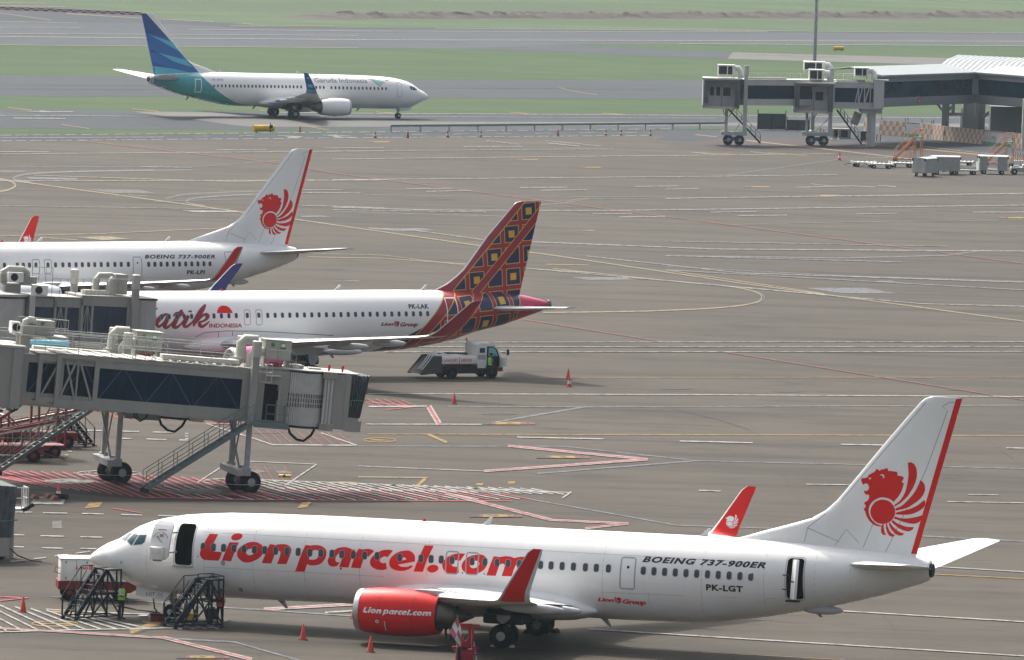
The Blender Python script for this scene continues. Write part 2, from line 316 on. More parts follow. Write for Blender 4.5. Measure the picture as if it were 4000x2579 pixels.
LION=[[[(16.92,6.3),(16.76,6.32),(16.66,6.34),(16.56,6.39),(16.45,6.47),(16.35,6.56),(16.28,6.67),(16.22,6.77),(16.18,6.88),(16.15,6.99),(16.08,7.02),(16.11,7.09),(16.18,7.2),(16.15,7.27),(16.1,7.33),(16.12,7.39),(16.22,7.44),(16.3,7.53),(16.32,7.63),(16.31,7.73),(16.23,7.73),(16.12,7.76),(16.07,7.86),(16.06,7.92),(16.16,7.89),(16.24,7.93),(16.3,8.04),(16.28,8.15),(16.21,8.23),(16.11,8.24),(16.01,8.17),(15.93,8.29),(15.9,8.38),(15.93,8.47),(16.09,8.48),(16.22,8.54),(16.23,8.62),(16.35,8.69),(16.44,8.74),(16.52,8.79),(16.62,8.93),(16.7,8.9),(16.73,8.84),(16.84,8.91),(16.99,8.95),(17.09,9),(17.14,8.96),(17.16,8.87),(17.29,8.87),(17.42,8.86),(17.57,8.85),(17.6,8.77),(17.59,8.68),(17.73,8.67),(17.89,8.63),(17.88,8.52),(17.8,8.39),(17.9,8.35),(17.88,8.22),(17.84,8.08),(17.81,7.98),(17.76,7.88),(17.71,7.78),(17.63,7.67),(17.54,7.57),(17.46,7.46),(17.37,7.54),(17.21,7.62),(17.04,7.65),(16.94,7.65),(16.84,7.64),(16.74,7.6),(16.64,7.55),(16.54,7.48),(16.45,7.39),(16.39,7.3),(16.34,7.19),(16.32,7.08),(16.32,6.97),(16.34,6.88),(16.37,6.78),(16.43,6.67),(16.5,6.57),(16.59,6.5),(16.68,6.43),(16.8,6.39),(16.93,6.35)],[(16.25,8.52),(16.4,8.5),(16.3,8.42)],[(16.78,8.65),(16.85,8.71),(16.95,8.69),(17.01,8.6),(16.98,8.54),(16.92,8.51),(16.93,8.6),(16.88,8.64)]],[[(17.55,7.02),(17.54,6.9),(17.5,6.78),(17.43,6.67),(17.35,6.58),(17.24,6.5),(17.12,6.46),(17,6.43),(16.87,6.44),(16.74,6.47),(16.63,6.54),(16.54,6.62),(16.47,6.72),(16.42,6.83),(16.4,6.96),(16.41,7.08),(16.45,7.2),(16.52,7.31),(16.6,7.41),(16.71,7.48),(16.83,7.53),(16.95,7.55),(17.08,7.54),(17.2,7.51),(17.32,7.45),(17.41,7.36),(17.48,7.26),(17.53,7.15)]],[[(17.49,7.32),(17.57,7.39),(17.66,7.46),(17.74,7.54),(17.82,7.64),(17.89,7.76),(17.95,7.89),(17.99,8),(18.02,8.1),(18.04,8.22),(18.06,8.33),(18.08,8.45),(18.09,8.58),(18.1,8.7),(18.1,8.82),(18.09,8.94),(18.08,9.06),(18.07,9.18),(18.05,9.29),(18.2,9.32),(18.35,9.24),(18.41,9.14),(18.46,9.04),(18.48,8.93),(18.49,8.82),(18.49,8.68),(18.46,8.53),(18.43,8.4),(18.37,8.26),(18.32,8.13),(18.25,8.01),(18.18,7.89),(18.11,7.78),(18.02,7.67),(17.92,7.57),(17.82,7.47),(17.72,7.39),(17.61,7.32),(17.51,7.25)]],[[(17.55,7.17),(17.65,7.22),(17.75,7.26),(17.85,7.33),(17.93,7.39),(18,7.47),(18.08,7.55),(18.16,7.64),(18.23,7.72),(18.3,7.81),(18.36,7.9),(18.42,7.99),(18.49,8.11),(18.54,8.22),(18.58,8.31),(18.62,8.42),(18.64,8.52),(18.75,8.47),(18.81,8.39),(18.86,8.31),(18.88,8.16),(18.88,8.06),(18.84,7.94),(18.8,7.85),(18.73,7.75),(18.66,7.66),(18.58,7.58),(18.49,7.5),(18.39,7.43),(18.29,7.36),(18.18,7.28),(18.05,7.22),(17.94,7.17),(17.81,7.14),(17.68,7.1),(17.56,7.07)]],[[(17.57,6.98),(17.68,7.02),(17.79,7.05),(17.91,7.09),(18.02,7.12),(18.14,7.16),(18.25,7.2),(18.37,7.26),(18.48,7.32),(18.59,7.39),(18.68,7.47),(18.77,7.55),(18.86,7.63),(18.91,7.53),(18.9,7.39),(18.85,7.3),(18.77,7.21),(18.66,7.13),(18.53,7.05),(18.43,7.01),(18.34,6.97),(18.23,6.94),(18.13,6.92),(18.02,6.91),(17.91,6.9),(17.8,6.9),(17.68,6.9),(17.56,6.91)]],[[(17.55,6.81),(17.66,6.77),(17.79,6.74),(17.89,6.74),(18,6.74),(18.12,6.75),(18.23,6.77),(18.35,6.79),(18.46,6.82),(18.57,6.85),(18.68,6.89),(18.78,6.93),(18.78,6.8),(18.74,6.71),(18.67,6.62),(18.58,6.56),(18.47,6.53),(18.36,6.51),(18.22,6.52),(18.07,6.55),(17.92,6.58),(17.79,6.62),(17.67,6.66),(17.57,6.69),(17.48,6.71)]],[[(17.45,6.64),(17.54,6.57),(17.63,6.51),(17.75,6.46),(17.88,6.42),(18,6.38),(18.13,6.36),(18.27,6.36),(18.42,6.37),(18.36,6.24),(18.21,6.16),(18.12,6.16),(18.01,6.17),(17.88,6.21),(17.73,6.28),(17.61,6.36),(17.5,6.45),(17.38,6.57)]],[[(17.32,6.52),(17.38,6.43),(17.46,6.33),(17.57,6.24),(17.69,6.15),(17.84,6.08),(17.99,6.05),(17.9,5.96),(17.77,5.94),(17.69,5.96),(17.59,6),(17.52,6.06),(17.44,6.14),(17.37,6.23),(17.31,6.33),(17.26,6.47)]],[[(17.18,6.47),(17.21,6.36),(17.25,6.25),(17.3,6.15),(17.37,6.06),(17.46,5.99),(17.57,5.92),(17.43,5.87),(17.3,5.91),(17.24,5.99),(17.19,6.08),(17.14,6.24),(17.14,6.33),(17.13,6.43)]],[[(16.95,6.41),(16.92,6.3),(16.91,6.16),(16.92,6.04),(17,5.94),(17.15,5.93),(17.07,6.07),(17.04,6.24),(17.03,6.33),(17.03,6.42)]]]
SCRIPT=[[[(-10.76,4.84),(-10.75,4.8),(-10.73,4.73),(-10.71,4.69)],[(-10.34,4.77),(-10.39,4.73),(-10.46,4.68),(-10.51,4.65)]],[[(-9.64,4.41),(-9.69,4.42),(-9.78,4.44),(-9.89,4.44),(-10.02,4.41),(-10.16,4.37),(-10.29,4.31),(-10.41,4.23),(-10.52,4.13),(-10.6,4.03),(-10.66,3.94),(-10.68,3.84),(-10.67,3.73),(-10.62,3.63),(-10.55,3.54),(-10.43,3.47),(-10.31,3.48),(-10.22,3.54),(-10.14,3.6),(-10.05,3.69),(-9.96,3.8),(-9.87,3.91),(-9.78,4.01),(-9.69,4.11),(-9.62,4.18)],[(-9.66,4.31),(-9.72,4.31),(-9.79,4.31),(-9.85,4.28),(-9.93,4.23),(-10.02,4.16),(-10.1,4.08),(-10.18,4),(-10.27,3.93),(-10.33,3.86),(-10.38,3.81),(-10.4,3.78),(-10.42,3.76),(-10.41,3.72),(-10.39,3.67),(-10.38,3.65),(-10.38,3.65),(-10.33,3.67),(-10.25,3.72),(-10.16,3.79),(-10.07,3.88),(-9.97,3.98),(-9.89,4.08),(-9.82,4.19),(-9.77,4.27)]],[[(-9.76,4.38),(-9.81,4.3),(-9.88,4.19),(-9.94,4.08),(-10,3.98),(-10.06,3.87),(-10.1,3.76),(-10.12,3.67),(-10.11,3.58),(-10.06,3.48),(-9.97,3.41),(-9.85,3.38),(-9.73,3.41),(-9.63,3.48),(-9.53,3.57),(-9.43,3.67),(-9.33,3.79),(-9.23,3.9),(-9.15,3.99)],[(-9.53,4.29),(-9.56,4.21),(-9.61,4.09),(-9.65,3.97),(-9.71,3.86),(-9.76,3.75),(-9.8,3.67),(-9.82,3.62),(-9.83,3.6),(-9.85,3.61),(-9.86,3.61),(-9.85,3.6),(-9.82,3.6),(-9.75,3.62),(-9.64,3.68),(-9.53,3.76),(-9.43,3.86),(-9.33,3.98),(-9.26,4.06)]],[[(-8.74,4.68),(-8.78,4.64),(-8.83,4.59),(-8.88,4.54),(-8.98,4.44),(-9.1,4.32),(-9.22,4.18),(-9.3,4.05),(-9.37,3.91),(-9.42,3.8),(-9.45,3.71),(-9.46,3.62),(-9.41,3.49),(-9.3,3.42),(-9.18,3.39),(-9.05,3.41),(-8.94,3.48),(-8.84,3.57),(-8.74,3.67),(-8.63,3.79),(-8.52,3.92),(-8.43,4.01)],[(-8.57,4.64),(-8.58,4.59),(-8.6,4.51),(-8.65,4.4),(-8.74,4.28),(-8.85,4.15),(-8.94,4.03),(-9,3.91),(-9.06,3.79),(-9.11,3.68),(-9.14,3.61),(-9.16,3.59),(-9.19,3.62),(-9.2,3.62),(-9.17,3.61),(-9.13,3.6),(-9.05,3.62),(-8.95,3.68),(-8.84,3.75),(-8.73,3.86),(-8.62,3.99),(-8.54,4.09)]],[[(-9.32,4.21),(-9.27,4.24),(-9.2,4.27),(-9.14,4.27),(-9.1,4.26),(-9.02,4.24),(-8.94,4.23),(-8.85,4.23),(-8.76,4.24),(-8.65,4.27),(-8.56,4.34),(-8.52,4.42),(-8.5,4.47)],[(-9.35,4.23),(-9.34,4.28),(-9.3,4.37),(-9.23,4.45),(-9.12,4.5),(-9.01,4.53),(-8.92,4.54),(-8.83,4.54),(-8.75,4.54),(-8.71,4.53),(-8.66,4.51),(-8.59,4.51),(-8.53,4.51)]],[[(-8.27,4.34),(-8.35,4.29),(-8.46,4.2),(-8.56,4.1),(-8.63,3.97),(-8.68,3.83),(-8.7,3.69),(-8.65,3.57),(-8.56,3.48),(-8.44,3.45),(-8.34,3.46),(-8.25,3.5),(-8.17,3.55),(-8.09,3.62),(-8.01,3.69),(-7.93,3.78),(-7.84,3.88),(-7.75,3.99),(-7.68,4.07)],[(-8.11,4.21),(-8.16,4.14),(-8.22,4.04),(-8.28,3.94),(-8.33,3.85),(-8.39,3.74),(-8.42,3.67),(-8.43,3.65),(-8.43,3.64),(-8.43,3.63),(-8.41,3.63),(-8.35,3.65),(-8.28,3.69),(-8.2,3.74),(-8.12,3.79),(-8.03,3.86),(-7.94,3.96),(-7.85,4.06),(-7.78,4.14)]],[[(-8.17,4.61),(-8.18,4.58),(-8.2,4.54),(-8.21,4.5)],[(-7.91,4.6),(-7.92,4.56),(-7.93,4.52),(-7.93,4.49)]],[[(-6.87,5.02),(-6.97,4.96),(-7.12,4.88),(-7.26,4.77),(-7.41,4.64),(-7.55,4.48),(-7.68,4.33),(-7.77,4.19),(-7.84,4.05),(-7.89,3.92),(-7.91,3.79),(-7.91,3.66),(-7.9,3.58)],[(-6.78,4.95),(-6.84,4.86),(-6.91,4.74),(-7.01,4.6),(-7.13,4.45),(-7.27,4.3),(-7.39,4.16),(-7.49,4.04),(-7.57,3.93),(-7.63,3.83),(-7.7,3.73),(-7.75,3.63),(-7.79,3.55)]],[[(-7.8,3.64),(-7.75,3.68),(-7.68,3.73),(-7.6,3.8),(-7.52,3.88),(-7.42,3.98),(-7.32,4.07),(-7.23,4.14),(-7.13,4.21),(-7.05,4.25),(-6.99,4.27),(-6.94,4.27),(-6.9,4.26),(-6.88,4.25),(-6.88,4.24),(-6.88,4.25),(-6.89,4.22),(-6.92,4.16),(-6.98,4.11),(-7.05,4.06),(-7.14,4.01),(-7.23,3.96),(-7.31,3.94),(-7.4,3.92),(-7.5,3.87),(-7.54,3.76),(-7.53,3.67),(-7.5,3.58),(-7.43,3.52),(-7.33,3.46),(-7.19,3.45),(-7.08,3.5),(-6.98,3.57),(-6.89,3.64),(-6.8,3.73),(-6.71,3.83),(-6.65,3.9)],[(-7.84,3.66),(-7.82,3.72),(-7.79,3.8),(-7.74,3.9),(-7.66,3.99),(-7.55,4.1),(-7.45,4.19),(-7.34,4.27),(-7.23,4.34),(-7.12,4.4),(-7.02,4.43),(-6.92,4.45),(-6.83,4.44),(-6.75,4.4),(-6.68,4.34),(-6.66,4.23),(-6.7,4.13),(-6.77,4.05),(-6.86,3.98),(-6.96,3.92),(-7.07,3.88),(-7.17,3.84),(-7.26,3.81),(-7.33,3.78),(-7.34,3.77),(-7.32,3.77),(-7.29,3.74),(-7.26,3.71),(-7.25,3.68),(-7.24,3.66),(-7.24,3.65),(-7.19,3.66),(-7.1,3.71),(-7,3.76),(-6.88,3.82),(-6.77,3.89),(-6.68,3.93)]]]
SUN_=[(-6.11,4.43),(-6.07,4.6),(-5.92,4.79),(-5.7,4.9),(-5.51,4.92),(-5.3,4.88),(-5.11,4.76),(-4.99,4.57),(-4.95,4.43)]# ---------------------------------------------------------------- livery: flat shapes laid on curved skins
def fill2d(loops):
    cu = bpy.data.curves.new('tmp', 'CURVE'); cu.dimensions = '2D'; cu.fill_mode = 'BOTH'
    for lp in loops:
        sp = cu.splines.new('POLY'); sp.points.add(len(lp) - 1); sp.use_cyclic_u = True
        for i, p in enumerate(lp): sp.points[i].co = (p[0], p[1], 0, 1)
    o = bpy.data.objects.new('tmp', cu); COL.objects.link(o)
    me = bpy.data.meshes.new_from_object(o.evaluated_get(bpy.context.evaluated_depsgraph_get()))
    vs = [(v.co.x, v.co.y) for v in me.vertices]; fs = [list(p.vertices) for p in me.polygons]
    bpy.data.objects.remove(o); bpy.data.curves.remove(cu); bpy.data.meshes.remove(me)
    return vs, fs
def text2d(body, x0, x1, z0, z1, bold=0.0, shear=0.0, space=1.0, slope=0.0):
    """lettering fitted into a box; x0 is where reading starts, z0 the foot of the capitals"""
    cu = bpy.data.curves.new('tmp', 'FONT'); cu.body = body; cu.offset = bold; cu.shear = shear; cu.resolution_u = 3; cu.space_character = space
    o = bpy.data.objects.new('tmp', cu); COL.objects.link(o)
    me = bpy.data.meshes.new_from_object(o.evaluated_get(bpy.context.evaluated_depsgraph_get()))
    vs = [(v.co.x, v.co.y) for v in me.vertices]; fs = [list(p.vertices) for p in me.polygons]
    bpy.data.objects.remove(o); bpy.data.curves.remove(cu); bpy.data.meshes.remove(me)
    a0 = min(v[0] for v in vs); a1 = max(v[0] for v in vs)
    b0 = -bold; b1 = max(v[1] for v in vs)
    out = [(x0 + (x1 - x0) * (v[0] - a0) / (a1 - a0), z0 + (z1 - z0) * (v[1] - b0) / (b1 - b0) + slope * (v[0] - a0) / (a1 - a0)) for v in vs]
    return out, fs
def strip2d(pts, w):
    L = []; Rr = []
    for i, p in enumerate(pts):
        a = pts[max(i - 1, 0)]; b = pts[min(i + 1, len(pts) - 1)]
        dx, dz = b[0] - a[0], b[1] - a[1]; l = math.hypot(dx, dz) or 1
        L.append((p[0] - dz / l * w / 2, p[1] + dx / l * w / 2)); Rr.append((p[0] + dz / l * w / 2, p[1] - dx / l * w / 2))
    n = len(pts)
    return L + Rr, [(i, i + 1, n + i + 1, n + i) for i in range(n - 1)]
def rrect(x0, x1, z0, z1, r, n=4):
    out = []
    for cx, cz, a in ((x1 - r, z1 - r, 0), (x0 + r, z1 - r, 90), (x0 + r, z0 + r, 180), (x1 - r, z0 + r, 270)):
        for i in range(n + 1):
            t = R(a + 90 * i / n); out.append((cx + r * math.cos(t), cz + r * math.sin(t)))
    return out
def ring2d(outer, inner):
    n = len(outer); return outer + inner, [(i, (i+1) % n, n + (i+1) % n, n + i) for i in range(n)]
def bvh_of(o):
    me = o.data
    return BVHTree.FromPolygons([v.co.copy() for v in me.vertices], [list(p.vertices) for p in me.polygons])
def drape(name, shapes, tree, side, mats, parent, off=.007, dz=.13, dx=.5, far=False, smooth=True):
    """lay flat (x,z) shapes on a skin, seen from the side; shapes: (verts, faces[, material index])"""
    bm = bmesh.new(); ml = bm.faces.layers.int.new('mi')
    for sh in shapes:
        vs, fs = sh[0], sh[1]; mi = sh[2] if len(sh) > 2 else 0
        bv = [bm.verts.new((p[0], 0, p[1])) for p in vs]
        for f in fs:
            try:
                q = bm.faces.new([bv[i] for i in f]); q[ml] = mi
            except ValueError: pass
    if not bm.verts: bm.free(); return None
    xs = [v.co.x for v in bm.verts]; zs = [v.co.z for v in bm.verts]
    for ax, st, lo, hi in ((2, dz, min(zs), max(zs)), (0, dx, min(xs), max(xs))):
        k = math.floor(lo / st) + 1
        while k * st < hi:
            co = Vector((0, 0, 0)); co[ax] = k * st; no = Vector((0, 0, 0)); no[ax] = 1
            bmesh.ops.bisect_plane(bm, geom=bm.verts[:] + bm.edges[:] + bm.faces[:], plane_co=co, plane_no=no, dist=1e-5)
            k += 1
    dead = []
    for v in bm.verts:
        h = tree.ray_cast(Vector((v.co.x, side * 60, v.co.z)), Vector((0, -side, 0)))
        if h[0] is None: dead.append(v)
        else:
            n = h[1]
            if n.y * side < 0: n = -n
            v.co = h[0] + n * off
    if dead: bmesh.ops.delete(bm, geom=dead, context='VERTS')
    if not bm.faces: bm.free(); return None
    for f in bm.faces:
        f.normal_update()
        if f.normal.y * side < 0: f.normal_flip()
        f.material_index = f[ml]; f.smooth = smooth
    me = bpy.data.meshes.new(name); bm.to_mesh(me); bm.free()
    for m in (mats if isinstance(mats, (list, tuple)) else [mats]): me.materials.append(m)
    o = bpy.data.objects.new(name, me); COL.objects.link(o); o.parent = parent
    return o
def remap(loops, b0, b1):
    """fit shapes from box b0 into box b1; boxes are (x0,x1,z0,z1), x may run backwards"""
    f = lambda p: (b1[0] + (b1[1]-b1[0]) * (p[0]-b0[0]) / (b0[1]-b0[0]), b1[2] + (b1[3]-b1[2]) * (p[1]-b0[2]) / (b0[3]-b0[2]))
    return [[f(p) for p in lp] for lp in loops]
LBOX = (15.903, 18.909, 5.87, 9.317)
def lion_shapes(box=None):
    return [fill2d(remap(l, LBOX, box) if box else l) for l in LION]

# ---------------------------------------------------------------- aircraft
def itp(tab, x):
    if x <= tab[0][0]: return tab[0][1]
    for (a, p), (b, q) in zip(tab, tab[1:]):
        if x <= b: return p + (q - p) * (x - a) / (b - a)
    return tab[-1][1]
def airfoil(n=11):
    ts = [(1 - math.cos(math.pi * i / n)) / 2 for i in range(n + 1)]
    h = lambda t: 5 * (.2969 * math.sqrt(t) - .126 * t - .3516 * t*t + .2843 * t**3 - .1036 * t**4)
    up = [(t, h(t)) for t in ts]; lo = [(t, -h(t)) for t in ts[1:-1]][::-1]
    return up + lo
AF = airfoil()
def ring_wing(x, y, z, c, th, ny, nz):
    return [Vector((x + t * c, y + ny * h * th * c, z + nz * h * th * c)) for t, h in AF]
def edge_mats(lead, trail, mid=0, le=1, te=2):
    def f(i, j):
        k = (j + 1) % len(AF); t = (AF[j][0] + AF[k][0]) / 2
        return le if t < lead else te if t > trail else mid
    return f
def fus_ring(x, zt, zb, w, n=64):
    z0 = zb + .53 * (zt - zb)
    return [Vector((x, w * math.cos(2*math.pi*i/n), z0 + math.sin(2*math.pi*i/n) * ((zt - z0) if math.sin(2*math.pi*i/n) > 0 else (z0 - zb)))) for i in range(n)]
def densify(tab, step=1.0):
    out = []
    for a, b in zip(tab, tab[1:]):
        k = max(1, int((b[0] - a[0]) / step))
        for i in range(k): out.append(tuple(p + (q - p) * i / k for p, q in zip(a, b)))
    return out + [tab[-1]]
FUS737 = [(-21.28,2.66,2.58,.05),(-21.25,2.74,2.51,.14),(-21.19,2.83,2.45,.25),(-21.05,2.95,2.38,.43),(-20.8,3.14,2.31,.66),(-20.4,3.39,2.15,.93),(-19.8,3.65,1.88,1.20),(-19.43,3.90,1.68,1.34),
    (-18.8,4.30,1.40,1.52),(-18.2,4.55,1.29,1.65),(-17.5,4.74,1.22,1.76),(-16.6,4.93,1.18,1.83),(-15.6,5.04,1.17,1.86),(-14.4,5.14,1.17,1.88),(-12,5.22,1.19,1.88),(-9,5.28,1.25,1.88),
    (-5,5.30,1.27,1.88),(0,5.31,1.29,1.88),(5,5.35,1.31,1.88),(8.4,5.38,1.38,1.88),(9.7,5.40,1.52,1.86),(11.8,5.39,1.87,1.77),(13.5,5.34,2.25,1.60),(15.25,5.24,2.65,1.34),
    (17,5.14,3.15,1.0),(18.3,5.04,3.60,.68),(18.9,4.98,3.82,.52),(19.25,4.90,3.98,.38)]
FUS320 = [(-17.7,3.20,3.10,.05),(-17.6,3.5,2.85,.3),(-17.3,3.9,2.5,.65),(-16.7,4.35,2.15,1.05),(-15.8,4.85,1.85,1.42),(-14.8,5.3,1.68,1.7),(-13.7,5.58,1.6,1.87),(-12.5,5.73,1.58,1.95),(-11,5.78,1.57,1.975),
    (-3,5.78,1.58,1.975),(4.7,5.81,1.61,1.975),(6.4,5.82,1.65,1.975),(8.6,5.82,1.79,1.95),(10.8,5.80,2.11,1.86),(12.4,5.74,2.44,1.72),(14.0,5.68,2.95,1.50),(16.2,5.58,3.42,1.12),(17.9,5.42,3.95,.78),(19.0,5.18,4.28,.5),(19.7,4.98,4.6,.24)]
WING737 = [(.5,1.95,-5.5,8.45,.13,3),(1.9,2.02,-4.9,7.85,.13,5),(5.8,2.45,-2.1,5.0,.115,6),(11.5,3.05,.87,3.2,.1,6),(16.6,3.62,3.6,1.85,.1,6),(17.1,3.73,3.93,1.52,.09,22)]
LET737 = [(17.1,3.73,3.93,1.52,.09,22),(17.35,3.90,4.12,1.36,.08,48),(17.5,4.2,4.32,1.2,.08,70),(17.6,4.6,4.58,1.08,.08,78),(17.87,5.95,5.45,.68,.07,80),(17.9,6.15,5.72,.45,.06,80)]
WING320 = [(.5,2.2,-6.4,7.6,.14,3),(1.97,2.35,-6.0,7.0,.13,5),(6.4,2.78,-3.75,4.6,.115,5.5),(11.5,3.38,-1.1,3.1,.105,6),(16.4,3.92,1.45,1.8,.1,8),(17.0,4.05,1.85,1.52,.09,26)]
LET320 = [(17.0,4.05,1.85,1.52,.09,26),(17.35,4.35,2.25,1.36,.08,56),(17.55,4.9,2.85,1.15,.08,74),(17.86,6.2,4.35,.8,.07,79),(17.9,6.38,4.7,.55,.06,79)]
FIN737 = [(4.9,9.6),(5.40,10.17),(5.79,11.4),(6.15,12.56),(6.49,13.6),(6.88,14.24),(7.36,14.75),(7.82,15.12),(9.02,16.06),(10.22,17.0),(11.38,17.94),(12.05,18.5),(12.25,18.72),(12.36,19.05)]
FIN320 = [(5.3,10.3),(5.80,10.95),(6.18,11.8),(6.66,12.48),(7.15,13.06),(8.3,13.96),(9.46,14.86),(10.5,15.83),(11.52,16.78),(11.72,16.99),(11.82,17.38)]

def wheel(parent, c, r, w, axis='y', hub=None, hubname='rim'):
    t = MB(); x0 = r * .52
    t.lathe([(x0, -w/2*.8), (r*.86, -w/2), (r*.97, -w/2*.72), (r, -w/2*.3), (r, w/2*.3), (r*.97, w/2*.72), (r*.86, w/2), (x0, w/2*.8)], c, axis, 28)
    a = t.build('wheel', M['rubber'], parent, 40)
    h = MB(); h.lathe([(.05*r, -w*.44), (r*.35, -w*.42), (r*.5, -w*.34), (r*.55, -w*.41), (r*.55, w*.41), (r*.5, w*.34), (r*.35, w*.42), (.05*r, w*.44)], c, axis, 20)
    h.build(hubname, hub or M['hub'], a, 40)
    return a
def liner(kind, pose, name, label, group, fusmat, finmat, eng=('white', 'metal'), vis=-1, letmats=None, holes=(), wingmat=None, lines=True):
    X0, Y0, a = pose
    root = empty(name, (X0, Y0, 0), R(a + 180), label, 'airliner', group)
    A = kind == '320'; d8 = 1.07 if kind == '800' else 0.0; n8 = 1.57 if kind == '800' else 0.0
    P = {'root': root, 'vis': vis}
    tab = FUS320 if A else FUS737
    if kind == '800':
        tab = [(x + n8 if x < -8 else x - d8 if x > 5.5 else x, *q) for x, *q in tab]
    f = MB(); f.loft([fus_ring(*s) for s in densify(tab)])
    fo = f.build('fuselage', [M['cabin'] if False else fusmat, M['cabin']], root)
    for poly in holes:                       # open doorways are cut into the hull
        c = MB(); c.prism(poly, lambda u, v: Vector((u, vis * 3.0, v)), lambda u, v: Vector((u, vis * .45, v)))
        co = c.build('cutter', M['cabin'], None)
        md = fo.modifiers.new('b', 'BOOLEAN'); md.operation = 'DIFFERENCE'; md.object = co; md.solver = 'EXACT'
        try: md.material_mode = 'TRANSFER'
        except Exception: pass
        rm = root.matrix_world
        fo.parent = None
        bpy.context.view_layer.update()
        me = bpy.data.meshes.new_from_object(fo.evaluated_get(bpy.context.evaluated_depsgraph_get()))
        fo.modifiers.clear(); fo.data = me; fo.parent = root
        bpy.data.objects.remove(co)
    fo.data.polygons.foreach_set('use_smooth', [True] * len(fo.data.polygons)); fo.data.set_sharp_from_angle(angle=R(35))
    P['fus'] = fo; P['tree'] = bvh_of(fo)
    # tail end
    e = MB(); x1 = tab[-1][0]
    e.lathe([(.30, -.1), (.33, .06), (.30, .14), (.20, .10)], (x1, 0, (tab[-1][1] + tab[-1][2]) / 2), 'x', 20)
    e.build('tail_exhaust', M['dark'] if not A else M['dmetal'], root, 40)
    # fin with rudder
    tz = FIN320 if A else FIN737
    te = (lambda z: 17.52 + (z - 5.58) * .228) if A else (lambda z: 18.58 + (z - 5.1) * .2603)
    rings = []
    for z, le in densify(tz, .35):
        le -= d8; t_ = te(z) - d8; c = t_ - le
        th = min(.22, .048 * c) / (c * .5)
        rings.append([Vector((le + t * c, h * th * c, z)) for t, h in AF])
    fin = MB(); fin.loft(rings, fmi=edge_mats(.015 if A else -1, 2, 0, 1))
    fi = fin.build('tail_fin', [finmat, M['metal'] if not A else M['white']], root, 50)
    P['fin'] = fi; P['ftree'] = bvh_of(fi)
    # tailplanes
    st = [(.3,14.3,4.0,4.55),(6.0,17.55,1.3,5.0),(6.22,17.8,1.0,5.02)] if A else [(.3,15.2,4.2,4.52),(.9,15.6,3.95,4.58),(7.0,19.45,1.35,5.28),(7.17,19.75,1.0,5.3)]
    for sd in (-1, 1):
        s_ = MB(); s_.loft([ring_wing(le - d8, sd * y, z, c, .10, 0, 1) for y, le, c, z in st], fmi=edge_mats(.03, 2, 0, 1))
        o = s_.build('tailplane', [M['wing'], M['metal']], root, 50)
    # wings
    wt = WING320 if A else WING737; lt = LET320 if A else LET737
    P['wing'] = {}; P['let'] = {}
    for sd in (-1, 1):
        rg = [ring_wing(le, sd * y, z, c, th, -sd * math.sin(R(ph)), math.cos(R(ph))) for y, z, le, c, th, ph in wt]
        w = MB(); w.loft(rg, fmi=edge_mats(.045, 2, 0, 1)); wo = w.build('wing', [wingmat or M['wing'], M['metal']], root, 50)
        P['wing'][sd] = wo
        rg = [ring_wing(le, sd * y, z, c, th, -sd * math.sin(R(ph)), math.cos(R(ph))) for y, z, le, c, th, ph in lt]
        w = MB(); w.loft(rg, fmi=edge_mats(.10, .82, 0, 1, 2)); lo = w.build('winglet', (letmats or {}).get(sd) or [M['redd'], M['gear'], M['wing']], root, 50)
        P['let'][sd] = lo
        for y, x, z, L in ((3.6, 2.4, 1.95, 1.5), (7.4, 2.7 if not A else .9, 2.35 if not A else 2.6, 1.55), (11.3, 3.9 if not A else 1.9, 2.8 if not A else 3.1, 1.3)):
            q = MB(); q.ell((x, sd * y, z), (L, .19, .23), 14, 12); qo = q.build('flap_fairing', M['grey'], wo, 60)
        if lines:
            q = MB()
            for (y0, u0), (y1, u1) in (((2.4, .72), (5.8, .68)), ((5.8, .68), (16.2, .72)), ((11.6, .70), (11.6, .97)), ((2.3, .12), (16.4, .16)), ((5.9, .68), (5.9, .98))):
                def wp(y, u):
                    for s0, s1 in zip(wt, wt[1:]):
                        if s0[0] <= y <= s1[0]:
                            k = (y - s0[0]) / (s1[0] - s0[0]); zz, le, c, th = (s0[i] + (s1[i] - s0[i]) * k for i in (1, 2, 3, 4))
                            h = 5 * (.2969*math.sqrt(u) - .126*u - .3516*u*u + .2843*u**3 - .1036*u**4)
                            return Vector((le + u * c, sd * y, zz + h * th * c + .006))
                n_ = 10; pts = [wp(y0 + (y1-y0)*i/n_, u0 + (u1-u0)*i/n_) for i in range(n_ + 1)]
                for p, r_ in zip(pts, pts[1:]): q.bar(p, r_, .05, .012)
            q.build('wing_panel_line', M['lined'], wo)
        # engine
        ey, ex, ez, k = (5.75, -.5, 1.42, 1.06) if A else (4.83, -.10, 1.53, 1.03)
        ec = Vector((ex, sd * ey, ez))
        sc = lambda pr: [(r * k, x * k) for r, x in pr]
        n_ = MB(); n_.lathe(sc([(.80,-4.9),(.79,-5.7),(.93,-6.03),(1.0,-5.7),(1.05,-5.1),(1.07,-4.3),(1.045,-3.5),(.97,-2.8),(.87,-2.32),(.82,-2.32),(.78,-3.2)]), ec, 'x', 48)
        no = n_.build('engine_nacelle', M[eng[0]], root, 50)
        n_ = MB(); n_.lathe(sc([(.79,-5.7),(.80,-6.02),(.85,-6.13),(.90,-6.13),(.945,-6.06),(.985,-5.86)]), ec, 'x', 48); n_.build('inlet_lip', M[eng[1]], no, 60)
        n_ = MB(); n_.lathe(sc([(.78,-5.0),(.79,-4.95),(.3,-5.0),(.02,-5.4)]), ec, 'x', 32); n_.build('fan', M['dark'], no, 40)
